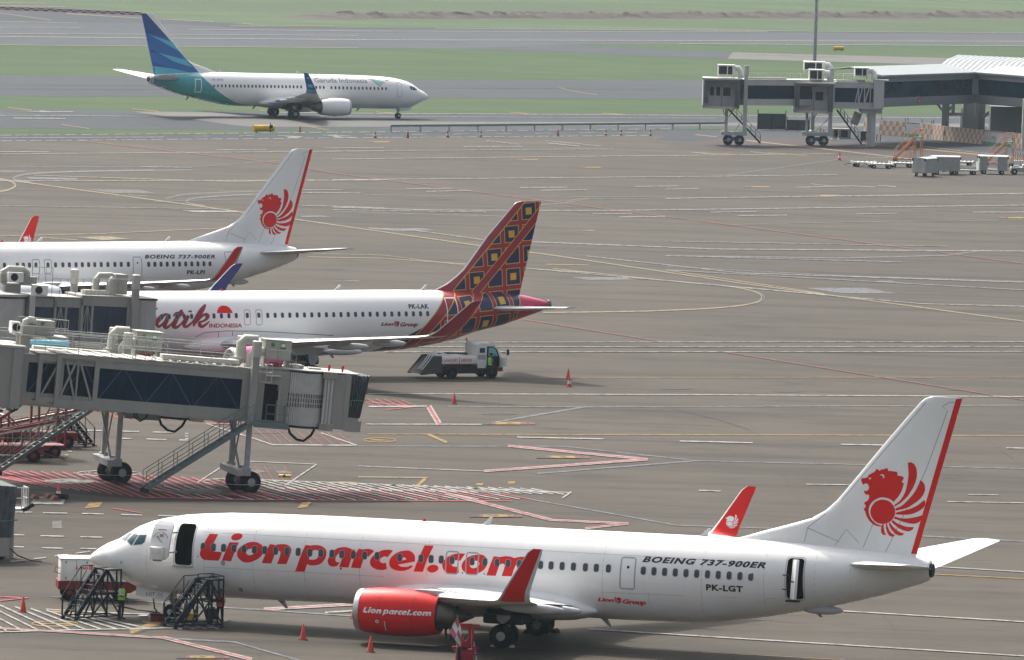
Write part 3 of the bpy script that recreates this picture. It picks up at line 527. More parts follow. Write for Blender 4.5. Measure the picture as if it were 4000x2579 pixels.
        n_ = MB(); n_.lathe(sc([(.70,-3.2),(.64,-2.3),(.57,-1.85),(.49,-1.55),(.43,-1.55),(.40,-1.75),(.30,-1.3),(.04,-.75)]), ec, 'x', 32); n_.build('exhaust_nozzle', M['dmetal'], no, 40)
        P.setdefault('nac', {})[sd] = no
        q = MB(); q.prism([(-4.7,.86),(-3.4,1.12),(-2.2,1.1),(.4,.95),(.1,.62),(-2.3,.45),(-3.4,.6)], lambda u, v: ec + Vector((u, .19, v)), lambda u, v: ec + Vector((u, -.19, v)))
        q.build('pylon', M['grey'], wo)
        # main gear
        gy = (3.79 if A else 2.86) * sd
        q = MB(); q.tube((0, gy, 2.3), (0, gy, .56), .13, 12); q.tube((0, gy, 1.0), (0, gy, .5), .17, 12); q.tube((0, gy - .5, .56), (0, gy + .5, .56), .08, 10)
        q.tube((0, gy, 1.35), (-.9, gy - .2 * sd, 2.1), .06, 8); q.tube((.0, gy, 1.2), (0, gy - sd * 1.0, 2.0), .07, 8); q.bar((.22, gy, 1.2), (.2, gy, .65), .09, .09)
        go = q.build('main_gear', M['gear'], root, 40)
        q = MB(); q.prism([(-.42,2.1),(.40,2.15),(.32,1.35),(-.05,1.05),(-.30,1.3)], lambda u, v: Vector((u, gy + sd * .22, v)), lambda u, v: Vector((u, gy + sd * .26, v)))
        q.build('gear_door', M['grey'], go)
        for o_ in (-.43, .43): wheel(go, Vector((0, gy + o_, .56)), .56, .40)
    # belly fairing
    bt = [(-6.5,1.3,1.75,2.05),(-6.0,1.65,1.5,2.4),(-5.4,1.92,1.3,2.68),(-4.2,2.05,1.12,2.9),(-1,2.1,1.08,2.93),(1.5,2.08,1.1,2.82),(2.7,1.98,1.2,2.56),(3.4,1.8,1.36,2.2),(3.9,1.4,1.6,1.9)]
    if A: bt = [(x * 1.15 - .7, w + .1, b + .25, t + .25) for x, w, b, t in bt]
    q = MB(); n = 40; rg = []
    for x, w, b, t in bt:
        rr = []
        for i in range(n):
            c, s = math.cos(2*math.pi*i/n), math.sin(2*math.pi*i/n); e_ = .8
            rr.append(Vector((x, w * math.copysign(abs(c)**e_, c), (b+t)/2 + (t-b)/2 * math.copysign(abs(s)**e_, s))))
        rg.append(rr)
    q.loft(rg); P['fair'] = q.build('belly_fairing', M['white'], root, 45)
    q = MB(); q.box((-1.0, -3.1, 1.075), (.95, 3.1, 1.6), bev=.1); q.box((-.7, -3.6, 1.55), (.6, 3.6, 1.92), bev=.05); q.build('wheel_well_shade', M['dark'], root, 30)  # dark boxes at the open wheel wells, added as shade under the wing
    # nose gear
    ngx = -12.64 if A else -17.17 + n8
    q = MB(); q.tube((ngx, 0, 2.0), (ngx, 0, .34), .08, 10); q.tube((ngx, -.25, .34), (ngx, .25, .34), .05, 8); q.tube((ngx, 0, .8), (ngx - .8, 0, 1.5), .05, 8); q.bar((ngx + .1, 0, .9), (ngx + .12, 0, .42), .08, .08)
    go = q.build('nose_gear', M['gear'], root, 40)
    for o_ in (-.2, .2): wheel(go, Vector((ngx, o_, .345)), .345, .2)
    for sd in (-1, 1):
        q = MB(); q.prism([(ngx-1.62,1.44),(ngx+.15,1.30),(ngx-.06,.86),(ngx-1.62,1.06)], lambda u, v: Vector((u, sd * .48, v)), lambda u, v: Vector((u, sd * .44, v)))
        o = q.build('nose_gear_door', M['white'], root)
        if sd == vis: P['ngdoor'] = o
    # aerials on the back and belly
    for x in ((3.6, 10.1) if A else (-1.95, 8.5)):
        z = P['tree'].ray_cast(Vector((x, 0, 9)), Vector((0, 0, -1)))[0].z
        q = MB(); q.prism([(-.18,-.03),(.2,-.03),(.34,.36),(.22,.36)], lambda u, v: Vector((x + u, -.025, z + v)), lambda u, v: Vector((x + u, .025, z + v))); q.build('aerial', M['wing'], root)
    for x in ((3.2,) if A else (-11.8 + n8, 3.9, 13.9 - d8)):
        z = P['tree'].ray_cast(Vector((x, 0, -3)), Vector((0, 0, 1)))[0].z
        q = MB(); q.prism([(-.2,.05),(.15,.05),(.38,-.36),(.26,-.36)], lambda u, v: Vector((x + u, -.03, z + v)), lambda u, v: Vector((x + u, .03, z + v))); q.build('aerial', M['gear'], root)
    z = P['tree'].ray_cast(Vector((-5, 0, 9)), Vector((0, 0, -1)))[0].z
    q = MB(); q.lathe([(.09,-.02),(.09,.06),(.05,.13)], (-4.9, 0, z), 'z', 10); q.build('anti_collision_beacon', M['lamp'], root)
    return P
def cabin_windows(P, xs, z, z1=None, w=.26, h=.39, rim=True):
    """one pane mesh, copied along the cabin"""
    vis = P['vis']; tree = P['tree']; x_0 = xs[len(xs) // 3]
    o_ = rrect(x_0 - w/2, x_0 + w/2, z - h/2, z + h/2, min(w, h) * .42, 5); i_ = rrect(x_0 - w/2 + .02, x_0 + w/2 - .02, z - h/2 + .02, z + h/2 - .02, min(w, h) * .36, 5)
    p = drape('window', [ring2d(o_, i_) + (1,), (i_, [list(range(len(i_)))], 0)], tree, vis, [M['glassw'], M['frame']], P['root'], .012, .08)
    y0 = tree.ray_cast(Vector((x_0, vis * 60, z)), Vector((0, -vis, 0)))[0].y
    n = len(xs)
    for i, x in enumerate(xs):
        c = p if i == n // 3 else p.copy()
        if c is not p: COL.objects.link(c); c.parent = P['root']
        zz = z + ((z1 - z) * i / max(1, n - 1) if z1 else 0)
        y = tree.ray_cast(Vector((x, vis * 60, zz)), Vector((0, -vis, 0)))[0].y
        c.location = (x - x_0, y - y0, zz - z)
def outline(P, x0, x1, z0, z1, r=.14, w=.06, mat='frame', lean=0.0, name='door_outline', off=.009):
    sh = lambda lp: [(p[0] + lean * (p[1] - z0), p[1]) for p in lp]
    o = sh(rrect(x0, x1, z0, z1, r)); i = sh(rrect(x0 + w, x1 - w, z0 + w, z1 - w, max(.02, r - w)))
    return drape(name, [ring2d(o, i)], P['tree'], P['vis'], M[mat], P['root'], off)
def gaps(P, lines, tree='tree', name='panel_line', mat='line', w=.03, off=.006):
    return drape(name, [strip2d(l, w) for l in lines], P[tree], P['vis'], M[mat], P['root'] if tree == 'tree' else P['fin'], off, .3, 2.0)
# ---------------------------------------------------------------- liveries
def batik_mat(name, fin):
    m, nt, b = newmat(name); v = objco(nt)
    sp = nt.nodes.new('ShaderNodeSeparateXYZ'); nt.links.new(v, sp.inputs[0])
    x, z = X(nt, sp.outputs[0]), X(nt, sp.outputs[2])
    dx, dz = x - 17.97, z - 11.16
    u = dx * .6963 + dz * .0651; w = dz * -.6876 + dx * .0579
    fu, fw = (u - u.round()).abs(), (w - w.round()).abs()
    r = fu.max(fw)
    par = ((u.round() + w.round()) * .5); even = (par - par.round()).abs() < .1
    d = x * .747 - z * .665
    red = (.33, .012, .035); navy = (.010, .009, .075); gold = (.72, .40, .035)
    c = mix(nt, r < .40, red, gold); c = mix(nt, r < .365, c, navy)
    c = mix(nt, (r < .165) * even, c, gold)
    bd = (d - 6.74).abs()
    c = mix(nt, bd < .30, c, gold); c = mix(nt, bd < .245, c, red)
    c = mix(nt, d < 5.40, c, gold); c = mix(nt, d < 5.33, c, red)
    if not fin:
        low = (z * -1 + 3.4).max(0.0)
        c = mix(nt, d < 4.72, c, gold); 
        c = mix(nt, d < 4.65, c, navy)
        c = mix(nt, d < (low * -.75 + 4.65), c, (.86, .86, .845))
        tail = x - (z - 4.5) * .25
        c = mix(nt, tail > 16.95, c, gold); c = mix(nt, tail > 17.02, c, (.50, .02, .10))
    nt.links.new(c, b.inputs['Base Color']); b.inputs['Roughness'].default_value = .33
    b.inputs['Coat Weight'].default_value = .2
    return m
M['batikfin'] = batik_mat('batik_pattern_fin_paint', True)
M['batikfus'] = batik_mat('batik_pattern_tail_paint', False)
for n_, c_ in (('gblue', (.007, .07, .27)), ('gmid', (.010, .13, .42)), ('gsky', (.09, .48, .64)), ('gteal', (.045, .33, .38)), ('ggreen', (.05, .40, .34)), ('gnavy', (.015, .05, .20)), ('gtext', (.18, .19, .21)), ('pink', (.62, .10, .30)), ('gpale', (.16, .5, .5))):
    M[n_] = paint({'gblue': 'deep_blue_paint', 'gmid': 'mid_blue_paint', 'gsky': 'sky_blue_paint', 'gteal': 'teal_paint', 'ggreen': 'sea_green_paint', 'gnavy': 'dark_blue_paint', 'gtext': 'grey_letter_paint', 'pink': 'pink_cowl_paint', 'gpale': 'pale_teal_paint'}[n_], c_, .35, .06, .8)

POSE_F = (0.91, 347.344, 163.2006); POSE_L = (-33.473, 558.49, 207.998)
POSE_G = (-28.624, 919.381, 27.714); POSE_B = (-15.035, 503.668, 207.916)
GRP = 'airliners parked and taxiing'
WX = [-15.07,-14.56,-14.06,-13.55,-13.05,-12.54,-12.04,-11.5,-10.95,-10.4,-9.83,-9.29,-8.75,-8.27,-7.71,-7.16,-6.56,-5.46,-4.43,-3.94,-3.45,-2.93,-1.96,-1.35,-.76,-.23,.31,.82,1.33,1.83,2.36,2.9,3.47,3.99,4.57]
WA = [6.23 + .507 * i for i in range(11)]
def lion_tail(P, letbox):
    sh = lion_shapes()
    for i, s in enumerate(sh):
        drape('lion_emblem', [s], P['ftree'], -1, M['red'], P['fin'], .008 + .0015 * (i % 3), .2, .2)
    # red trailing strip, panel gaps
    drape('rudder_stripe', [([(20.17,12.30),(20.455,12.33),(18.59,5.14),(18.32,5.14)], [(0,1,2,3)])], P['ftree'], -1, M['red'], P['fin'], .008, .2, .2)
    gaps(P, [[(19.86,12.12),(19.55,11.93),(19.8,11.74),(18.9,9.0),(17.15,5.16)], [(19.86,12.13),(20.4,12.13)], [(14.3,6.75),(13.5,6.1),(13.35,5.4)], [(14.8,5.35),(15.3,6.1),(15.9,5.5)], [(13.5,6.05),(15.0,5.5)], [(16.1,5.3),(16.6,6.6)], [(15.0,7.4),(18.8,12.1)]], 'ftree', 'panel_line', 'line', .035)
    if letbox:
        tr = bvh_of(P['let'][1])
        for s in lion_shapes(letbox): drape('lion_emblem', [s], tr, -1, M['white'], P['let'][1], .006, .3, .2)
def lion_group(P, x0, x1, z0, z1, mat):
    w = x1 - x0
    drape('company_lettering', [text2d('Lion', x0, x0 + w * .34, z0, z1, .05, .25)], P['tree'], P['vis'], M[mat], P['root'])
    drape('company_lettering', [text2d('Group', x0 + w * .52, x1, z0 - (z1-z0)*.28, z1, .05, .25)], P['tree'], P['vis'], M[mat], P['root'])
    h = z1 - z0
    drape('lion_emblem', lion_shapes((x0 + w * .505, x0 + w * .345, z0 - h * .4, z1 + h * .55)), P['tree'], P['vis'], M[mat], P['root'])

# ---- red and white airliner in front
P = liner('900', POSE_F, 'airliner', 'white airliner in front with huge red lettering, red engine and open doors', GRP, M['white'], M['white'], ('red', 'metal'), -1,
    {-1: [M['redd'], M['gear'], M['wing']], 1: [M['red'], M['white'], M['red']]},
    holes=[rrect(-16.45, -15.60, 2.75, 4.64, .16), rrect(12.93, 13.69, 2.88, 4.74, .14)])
PF = P; T = P['tree']; ro = P['root']
for l in PARCEL: drape('slogan_lettering', [fill2d(l)], T, -1, M['red'], ro, .006)
cabin_windows(P, WX, 3.66, 3.81); cabin_windows(P, WA, 3.81, 3.83)
lion_tail(P, (4.80, 5.43, 4.10, 4.76))
drape('type_lettering', [text2d('BOEING 737-900ER', 6.13, 11.93, 4.19, 4.46, .045, .3, 1.16, slope=.05)], T, -1, M['black'], ro)
drape('registration_lettering', [text2d('PK-LGT', 9.22, 10.94, 3.09, 3.38, .045, 0, 1.12)], T, -1, M['black'], ro)
lion_group(P, 4.03, 6.33, 2.26, 2.44, 'red')
outline(P, -3.25, -2.60, 3.10, 4.17); outline(P, -2.28, -1.64, 3.12, 4.17); outline(P, 5.12, 5.86, 2.90, 4.38)
outline(P, -16.52, -15.53, 2.68, 4.71, .2, .035, 'line'); outline(P, 12.86, 13.76, 2.82, 4.80, .16, .035, 'line')
drape('door_window', [(rrect(5.44, 5.56, 3.86, 3.99, .055), [list(range(20))])], T, -1, M['dark'], ro, .011)
for c in ((-14.06, 2.97, .11), (-19.25, 2.65, .055), (-15.3, 3.2, .03), (-13.35, 1.72, .10), (-8.3, 3.05, .05), (-2.4, 3.2, .035), (-1.35, 3.22, .035)):
    drape('static_port', [(rrect(c[0]-c[2], c[0]+c[2], c[1]-c[2]*1.1, c[1]+c[2]*1.1, c[2]*.95), [list(range(20))])], T, -1, M['frame'] if c[2] > .05 else M['lined'], ro, .008)
gaps(P, [[(-15.2, 4.33), (12.0, 4.48)], [(-15.0, 2.72), (-6.2, 2.80)], [(4.2, 2.70), (12.4, 2.86)], [(-17.9, 1.8), (-17.9, 4.2)], [(6.5, 1.5), (6.5, 2.8)], [(14.2, 2.6), (14.2, 5.0)], [(15.8, 3.0), (15.8, 4.4)], [(-4.13, 2.95), (-4.13, 4.9)]] + [[(x_, 1.45), (x_, 5.0)] for x_ in (-15.0, -12.6, -10.1, -7.4, .9, 4.3, 9.0, 11.9)], w=.016)
drape('nose_strake', [strip2d([(-20.9, 2.93), (-20.1, 2.84)], .03)], T, -1, M['metal'], ro, .012)
def cockpit(P, dx=0.0):
    T = P['tree']; ro = P['root']; s = P['vis']
    for pg, big in (([(-19.06,3.66),(-18.82,3.98),(-18.50,3.96),(-18.75,3.49)], 0), ([(-18.45,3.97),(-18.06,3.99),(-18.08,3.69),(-18.22,3.58),(-18.63,3.51)], 0), ([(-19.45,3.67),(-19.13,4.00),(-18.93,3.98),(-19.17,3.64)], 1)):
        pg = [(x + dx, z) for x, z in pg]
        cx = sum(p[0] for p in pg) / len(pg); cz = sum(p[1] for p in pg) / len(pg)
        rim = [(cx + (x - cx) * 1.17, cz + (z - cz) * 1.13) for x, z in pg]
        drape('cockpit_frame', [ring2d(rim, pg)], T, s, M['frame'], ro, .008, .1, .2)
        drape('cockpit_window', [(pg, [list(range(len(pg)))])], T, s, M['cockpit'], ro, .010, .1, .2)
cockpit(P)
# lettering on nacelle and nose gear door
nt_ = bvh_of(P['nac'][-1])
prc = [[fill2d(remap(l, (-15.53, -.0, 2.45, 4.67), (-5.93, -2.80, 1.40, 1.86))) for l in PARCEL]]
drape('engine_lettering', prc[0], nt_, -1, M['white'], P['nac'][-1], .008, .1)
drape('engine_marking', [ring2d(rrect(-5.27, -5.10, 1.08, 1.24, .08), rrect(-5.23, -5.14, 1.12, 1.20, .04)), strip2d([(-4.82, 1.2), (-4.82, .75)], .035)], nt_, -1, M['white'], P['nac'][-1], .008, .1)
drape('cowl_joint', [strip2d([(-5.1, .70), (-5.13, 1.6), (-5.1, 2.6)], .02), strip2d([(-3.55, .68), (-3.58, 1.6), (-3.5, 2.6)], .03)], nt_, -1, M['maroon'], P['nac'][-1], .007, .1)
gt = bvh_of(P['ngdoor'])
drape('door_lettering', [text2d('LGT', -18.28, -17.85, 1.09, 1.24)], gt, -1, M['black'], P['ngdoor'], .006, 1, 5, smooth=False)
drape('door_notice', [strip2d([(-17.75, 1.24 - .05*i), (-17.45, 1.22 - .05*i)], .015) for i in range(4)], gt, -1, M['red'], P['ngdoor'], .006, 1, 5, smooth=False)
# open forward door, swung out along the hull
def hully(z): return -1.88 * math.sqrt(max(.05, 1 - ((z - 3.35) / 2.0) ** 2))
q = MB()
pl = rrect(-17.44, -16.50, 3.00, 4.78, .16); off = lambda z: hully(z) - .62
top = lambda u, v: Vector((u + (v - 3.9) * .07, off(v), v)); bot = lambda u, v: Vector((u + (v - 3.9) * .07, off(v) + .14, v))
rows = 10
for a_, b_ in ((top, 0), (bot, 1)):
    pass
# split the panel in bands so it follows the hull curve
for i in range(rows):
    z0, z1 = 3.0 + 1.78 * i / rows, 3.0 + 1.78 * (i + 1) / rows
    def halfx(z):
        e_ = min(z - 3.0, 4.78 - z); k = .16 - math.sqrt(max(0, .16**2 - (.16 - min(e_, .16))**2)) if e_ < .16 else 0
        return k
    k0, k1 = halfx(z0), halfx(z1)
    q.prism([(-17.44 + k0, z0), (-16.50 - k0, z0), (-16.50 - k1, z1), (-17.44 + k1, z1)], top, bot)
do = q.build('entry_door', M['white'], ro, 30)
q = MB(); q.box((-17.40, off(3.3) - .24, 3.02), (-16.72, off(3.3) + .02, 3.62), bev=.05); q.box((-17.28, off(3.3) - .26, 3.30), (-16.80, off(3.3) - .2, 3.58), bev=.02); q.build('slide_bustle', M['gsew'], do, 40)
q = MB(); q.box((-17.28, off(3.0) - .10, 2.93), (-16.86, off(3.0) + .1, 3.03), bev=.02); q.build('girt_bar', M['gear'], do)
q = MB(); q.tube((-17.12, off(4.05) - .08, 4.08), (-16.86, off(3.85) - .10, 3.83), .025, 8); q.lathe([(.05, -.05), (.05, .03)], (-17.12, off(4.08) - .04, 4.08), 'y', 12); q.build('door_handle', M['gear'], do, 40)
q = MB(); q.box((-17.03, off(4.12) - .05, 4.06), (-16.85, off(4.12) + .02, 4.24), bev=.03); q.build('door_window', M['frame'], do)
q = MB(); q.box((-17.16, off(4.4) - .015, 4.375), (-16.74, off(4.4) + .02, 4.405))
for i in range(12):
    t0, t1 = R(15 + 12.5 * i), R(15 + 12.5 * (i + 1))
    p0 = Vector((-16.98 + .36 * math.cos(t0), 0, 3.93 + .36 * math.sin(t0))); p1 = Vector((-16.98 + .36 * math.cos(t1), 0, 3.93 + .36 * math.sin(t1)))
    p0.y = off(p0.z) - .008; p1.y = off(p1.z) - .008; q.bar(p0, p1, .022, .012)
q.build('door_marking', M['gsered'], do)
q = MB()
for z in (3.35, 4.25): q.bar((-16.6, off(z) + .1, z), (-16.40, hully(z) + .1, z), .07, .07)
q.build('door_hinge', M['gear'], do)
q = MB(); q.box((-16.53, -1.90, 2.66), (-15.54, -1.68, 2.74), bev=.02); q.build('door_sill', M['gear'], ro)
# rear door standing open in its doorway
q = MB(); n = 9
for i in range(n):
    z0, z1 = 2.93 + 1.76 * i / n, 2.93 + 1.76 * (i + 1) / n
    bz = lambda z: .30 * math.sqrt(max(0, 1 - ((z - 3.7) / 1.25) ** 2))
    for (za, zb) in ((z0, z1),):
        q.prism([(0, za), (1, za), (1, zb), (0, zb)], lambda u, v: Vector((13.02 + .26 * u + bz(v) * .55, hully(v) + .12 - .30 * u, v)), lambda u, v: Vector((13.12 + .26 * u + bz(v) * .55, hully(v) + .20 - .30 * u, v)))
do = q.build('service_door', M['white'], ro, 40)
q = MB(); q.box((13.0, -1.95, 2.80), (13.62, -1.62, 2.87)); q.bar((12.80, -1.8, 4.0), (13.1, -1.86, 4.0), .05); q.bar((12.80, -1.8, 3.35), (13.1, -1.9, 3.35), .05); q.bar((13.2, -2.0, 3.74), (13.4, -2.08, 3.74), .06); q.build('door_hinge', M['dark'], do)
# tail skid and outflow fairing
q = MB(); q.ell((14.3, -.25, 2.36), (1.0, .3, .22), 16, 10); q.build('tail_skid', M['grey'], ro, 60)

# ---- its sister aircraft behind the jet bridges
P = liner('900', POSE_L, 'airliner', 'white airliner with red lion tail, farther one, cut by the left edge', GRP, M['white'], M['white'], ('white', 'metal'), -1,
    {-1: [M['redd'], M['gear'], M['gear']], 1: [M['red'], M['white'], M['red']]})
cabin_windows(P, WX, 3.66, 3.78); cabin_windows(P, WA, 3.78, 3.82)
lion_tail(P, (4.72, 5.40, 4.0, 4.70)); cockpit(P)
drape('type_lettering', [text2d('BOEING 737-900ER', 5.95, 11.77, 4.20, 4.48, .04, .3, 1.16)], P['tree'], -1, M['black'], P['root'])
drape('registration_lettering', [text2d('PK-LPI', 9.41, 10.91, 3.03, 3.34, .045, 0, 1.12)], P['tree'], -1, M['black'], P['root'])
outline(P, -3.25, -2.60, 3.08, 4.15); outline(P, -2.28, -1.64, 3.10, 4.15); outline(P, 4.95, 5.70, 2.86, 4.34); outline(P, 12.6, 13.4, 2.86, 4.7); outline(P, -16.5, -15.6, 2.7, 4.6)
drape('door_window', [(rrect(5.27, 5.39, 3.82, 3.95, .055), [list(range(20))])], P['tree'], -1, M['dark'], P['root'], .011)
q = MB(); q.ell((14.3, -.25, 2.36), (1.0, .3, .22), 16, 10); q.build('tail_skid', M['grey'], P['root'], 60)

# ---- batik patterned airliner
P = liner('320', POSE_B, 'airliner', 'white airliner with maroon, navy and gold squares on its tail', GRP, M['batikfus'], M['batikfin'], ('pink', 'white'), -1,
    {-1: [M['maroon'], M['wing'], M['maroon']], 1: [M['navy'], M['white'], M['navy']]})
T = P['tree']; ro = P['root']
cabin_windows(P, [-2.39 + .5437 * i for i in range(23)], 4.27, 4.34, .24, .36); cabin_windows(P, [-10.17 + .546 * i for i in range(11)], 4.21, 4.26, .24, .36); cabin_windows(P, [-3.9, -3.05], 4.27, 4.28, .24, .36)
cabin_windows(P, [-15.6 + .545 * i for i in range(10)], 4.14, 4.20, .24, .36)
for i, (a_, b_) in enumerate(SCRIPT):
    n = len(a_); drape('script_lettering', [(a_ + b_, [(j, j+1, n+j+1, n+j) for j in range(n-1)])], T, -1, M['maroon'], ro, .005 + .0015 * i)
drape('sun_emblem', [(SUN_, [list(range(len(SUN_)))])] if False else [fill2d([SUN_])], T, -1, M['red'], ro)
drape('name_lettering', [text2d('INDONESIA', -6.70, -4.28, 3.48, 3.75, .035)], T, -1, M['maroon'], ro)
drape('registration_lettering', [text2d('PK-LAK', 8.20, 9.73, 4.67, 4.97, .04, 0, 1.12)], T, -1, M['black'], ro)
lion_group(P, 6.03, 8.85, 3.55, 3.77, 'maroon')
outline(P, -4.13, -3.66, 3.62, 4.66, .14, .05); outline(P, -3.27, -2.79, 3.62, 4.66, .14, .05)
outline(P, 11.08, 11.98, 3.42, 5.38, .12, .07, 'white', .0)
gaps(P, [[(-7.6, 2.85), (-7.0, 3.15), (-5.4, 3.25), (-3.0, 3.22), (.5, 3.02), (2.6, 2.9)], [(-5.9, 2.4), (-5.95, 3.22)], [(-4.9, 2.9), (-4.95, 3.25)]], 'tree', 'panel_line', 'lined', .04, .012)

# ---- teal tailed airliner taxiing
def dorsal_mat():
    m, nt, b = newmat('blue_fin_with_white_dorsal'); sp = nt.nodes.new('ShaderNodeSeparateXYZ'); nt.links.new(objco(nt), sp.inputs[0])
    k = (X(nt, sp.outputs[0]) - 11.50) * 1.62 - (X(nt, sp.outputs[2]) - 5.22) * 1.65
    t = X(nt, sp.outputs[2]) - X(nt, sp.outputs[0]) * .18 - 6.62
    nt.links.new(mix(nt, k > 0.0, (.86, .86, .845), mix(nt, t > 0.0, (.010, .13, .42), (.007, .07, .27))), b.inputs['Base Color']); b.inputs['Roughness'].default_value = .4
    return m
M['gfin'] = dorsal_mat()
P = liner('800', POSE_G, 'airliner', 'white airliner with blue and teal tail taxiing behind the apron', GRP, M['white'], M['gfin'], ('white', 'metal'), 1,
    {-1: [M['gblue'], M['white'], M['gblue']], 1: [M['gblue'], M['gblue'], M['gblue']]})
T = P['tree']; ro = P['root']; F = P['ftree']; fi = P['fin']
def pg(name, pts, tree, mat, par, off=.01): drape(name, [fill2d([pts])], tree, 1, M[mat], par, off, .15, .3)
pg('fin_stripe', [(18.2,9.79),(15.25,8.98),(14.27,7.82),(16.54,8.97)], F, 'gsky', fi, .014)
pg('fin_stripe', [(16.98,7.64),(13.38,6.83),(12.5,5.94),(15.07,6.63)], F, 'gsky', fi, .014)
pg('fin_stripe', [(18.6,8.30),(17.1,7.66),(18.5,7.75)], F, 'gnavy', fi, .014)
pg('fin_stripe', [(18.3,6.72),(15.85,5.98),(18.3,6.10)], F, 'gnavy', fi, .014)
pg('fin_stripe', [(18.2,6.06),(14.85,5.73),(11.2,5.0),(18,4.6)], F, 'gsky', fi, .016)
pg('tail_band', [(12.2,5.6),(11.2,4.40),(9.97,3.32),(8.53,2.43),(7.11,1.81),(5.0,1.45),(5,.9),(19,.9),(19,5.6)], T, 'gteal', ro, .008)
pg('tail_band', [(17.5,5.5),(14.83,5.26),(11.6,4.75),(12.0,5.5)], T, 'gpale', ro, .012)
pg('tail_band', [(16.3,3.9),(12.5,3.35),(9.6,2.95),(7.11,1.81),(5.0,1.45),(5.2,1.3),(9,1.5),(13,2.35),(16.2,3.4)], T, 'ggreen', ro, .012)
pg('tail_band', [(18.6,5.0),(18.2,4.23),(15.57,3.26),(12.35,2.50),(13.2,2.1),(18.8,3.5),(18.8,5)], T, 'gnavy', ro, .016)
lt_ = bvh_of(P['let'][1])
pg('winglet_stripe', [(4.2,4.35),(6.1,4.55),(6.1,4.9),(5.0,4.75)], lt_, 'gsky', P['let'][1]); pg('winglet_stripe', [(3.6,3.6),(6.1,3.8),(6.1,4.3),(4.4,4.05)], lt_, 'gteal', P['let'][1]); pg('winglet_stripe', [(4.9,5.35),(6.3,5.55),(6.3,5.7),(5.3,5.6)], lt_, 'gsky', P['let'][1])
cabin_windows(P, [10.28 - .507 * i for i in range(24)], 3.83, 3.80); cabin_windows(P, [-3.43, -3.94, -4.45], 3.77); cabin_windows(P, [-5.5 - .532 * i for i in range(15)], 3.76, 3.71)
drape('name_lettering', [text2d('Garuda Indonesia', -3.34, -10.56, 4.36, 4.90, .008)], T, 1, M['gtext'], ro)
drape('registration_lettering', [text2d('PK-GNK', 10.45, 8.91, 4.42, 4.67)], T, 1, M['gmid'], ro)
drape('bird_emblem', [strip2d(l, .07) for l in ([(-10.8,4.84),(-11.9,4.70),(-12.95,4.46)], [(-11.1,4.72),(-12.0,4.52),(-12.75,4.38)], [(-11.3,4.58),(-12.0,4.33),(-12.55,4.27)], [(-11.5,4.46),(-12.0,4.17),(-12.4,4.12)], [(-11.7,4.32),(-12.05,4.03),(-12.3,3.98)])], T, 1, M['gteal'], ro)
drape('flag_emblem', [([(-13.15,4.66),(-13.6,4.64),(-13.6,4.72),(-13.15,4.74)], [(0,1,2,3)])], T, 1, M['red'], ro)
outline(P, 11.85, 12.72, 2.97, 4.62, .1, .10, 'white', name='door_outline', off=.02); outline(P, -15.2, -14.5, 2.75, 4.46, .14, .05, 'line'); outline(P, -2.85, -2.25, 3.1, 4.1, .14, .05, 'line')
for pgn in ([(-16.36,4.03),(-16.80,4.02),(-16.74,3.57),(-16.49,3.62)], [(-16.85,4.01),(-17.25,3.84),(-17.22,3.52),(-16.80,3.56)], [(-17.28,3.82),(-17.50,3.68),(-17.42,3.52),(-17.26,3.52)]):
    drape('cockpit_window', [(pgn, [(0,1,2,3)])], T, 1, M['cockpit'], ro, .012, .1, .2)
# ---------------------------------------------------------------- ground
def ground_mat(name, stops, sc=(.02, .15, 1.2), stain=None, stain_amt=.5, rough=.9, stretch=(1, 1, 1), streak=None, fine=.25):
    m, nt, b = newmat(name); v = objco(nt)
    n1 = X(nt, noise(nt, v, sc[0], 5, .55, stretch)); n2 = X(nt, noise(nt, v, sc[1], 6, .62, stretch)); n3 = X(nt, noise(nt, v, sc[2], 4, .6))
    f = n1 * .5 + n2 * (.5 - fine * .5) + n3 * fine * .5 if False else n1 * .45 + n2 * (.55 - fine * .4) + n3 * (fine * .4)
    c = ramp(nt, f.s, stops)
    if stain:
        s1 = X(nt, noise(nt, v, .045, 7, .68, (1.0, 1.0, 1))); s2 = X(nt, noise(nt, v, .6, 3, .6))
        k = (s1 + (s2 - .5) * .12 - .53) * 5.0
        c = mix(nt, k.op('MULTIPLY', stain_amt, clamp=True), c, stain)
        s4 = X(nt, noise(nt, v, .30, 6, .66, (.45, 1.0, 1))); k4 = (s4 - .535) * 7.0      # smaller oil and rubber patches
        c = mix(nt, k4.op('MULTIPLY', stain_amt * .9, clamp=True), c, stain)
        s5 = X(nt, noise(nt, v, .012, 4, .5)); k5 = (s5 - .47) * 4.0                     # wide bays of darker, older slabs
        c = mix(nt, k5.op('MULTIPLY', .30, clamp=True), c, stain)
    if streak:                                   # tyre marks along the taxi direction
        s3 = X(nt, noise(nt, v, 1.0, 5, .6, (.012, .22, 1)))
        k = (s3 - .50) * 6.0
        c = mix(nt, k.op('MULTIPLY', .62, clamp=True), c, streak)
    nt.links.new(c, b.inputs['Base Color']); b.inputs['Roughness'].default_value = rough
    b.inputs['Specular IOR Level'].default_value = .25
    return m
gb = .335
M['apron'] = ground_mat('apron_concrete', [(.3, (.098*gb, .080*gb, .059*gb)), (.45, (.150*gb, .124*gb, .092*gb)), (.6, (.182*gb, .153*gb, .116*gb)), (.75, (.225*gb, .192*gb, .150*gb))], stain=(.020, .017, .0142), stain_amt=.72, streak=(.017, .0148, .0125))
M['asphalt'] = ground_mat('taxiway_asphalt', [(.3, (.020, .028, .036)), (.7, (.037, .047, .057))], streak=(.03, .032, .034))
M['asphaltd'] = ground_mat('service_road_asphalt', [(.3, (.017, .024, .032)), (.7, (.030, .038, .047))], stain=(.03, .03, .032), stain_amt=.4)
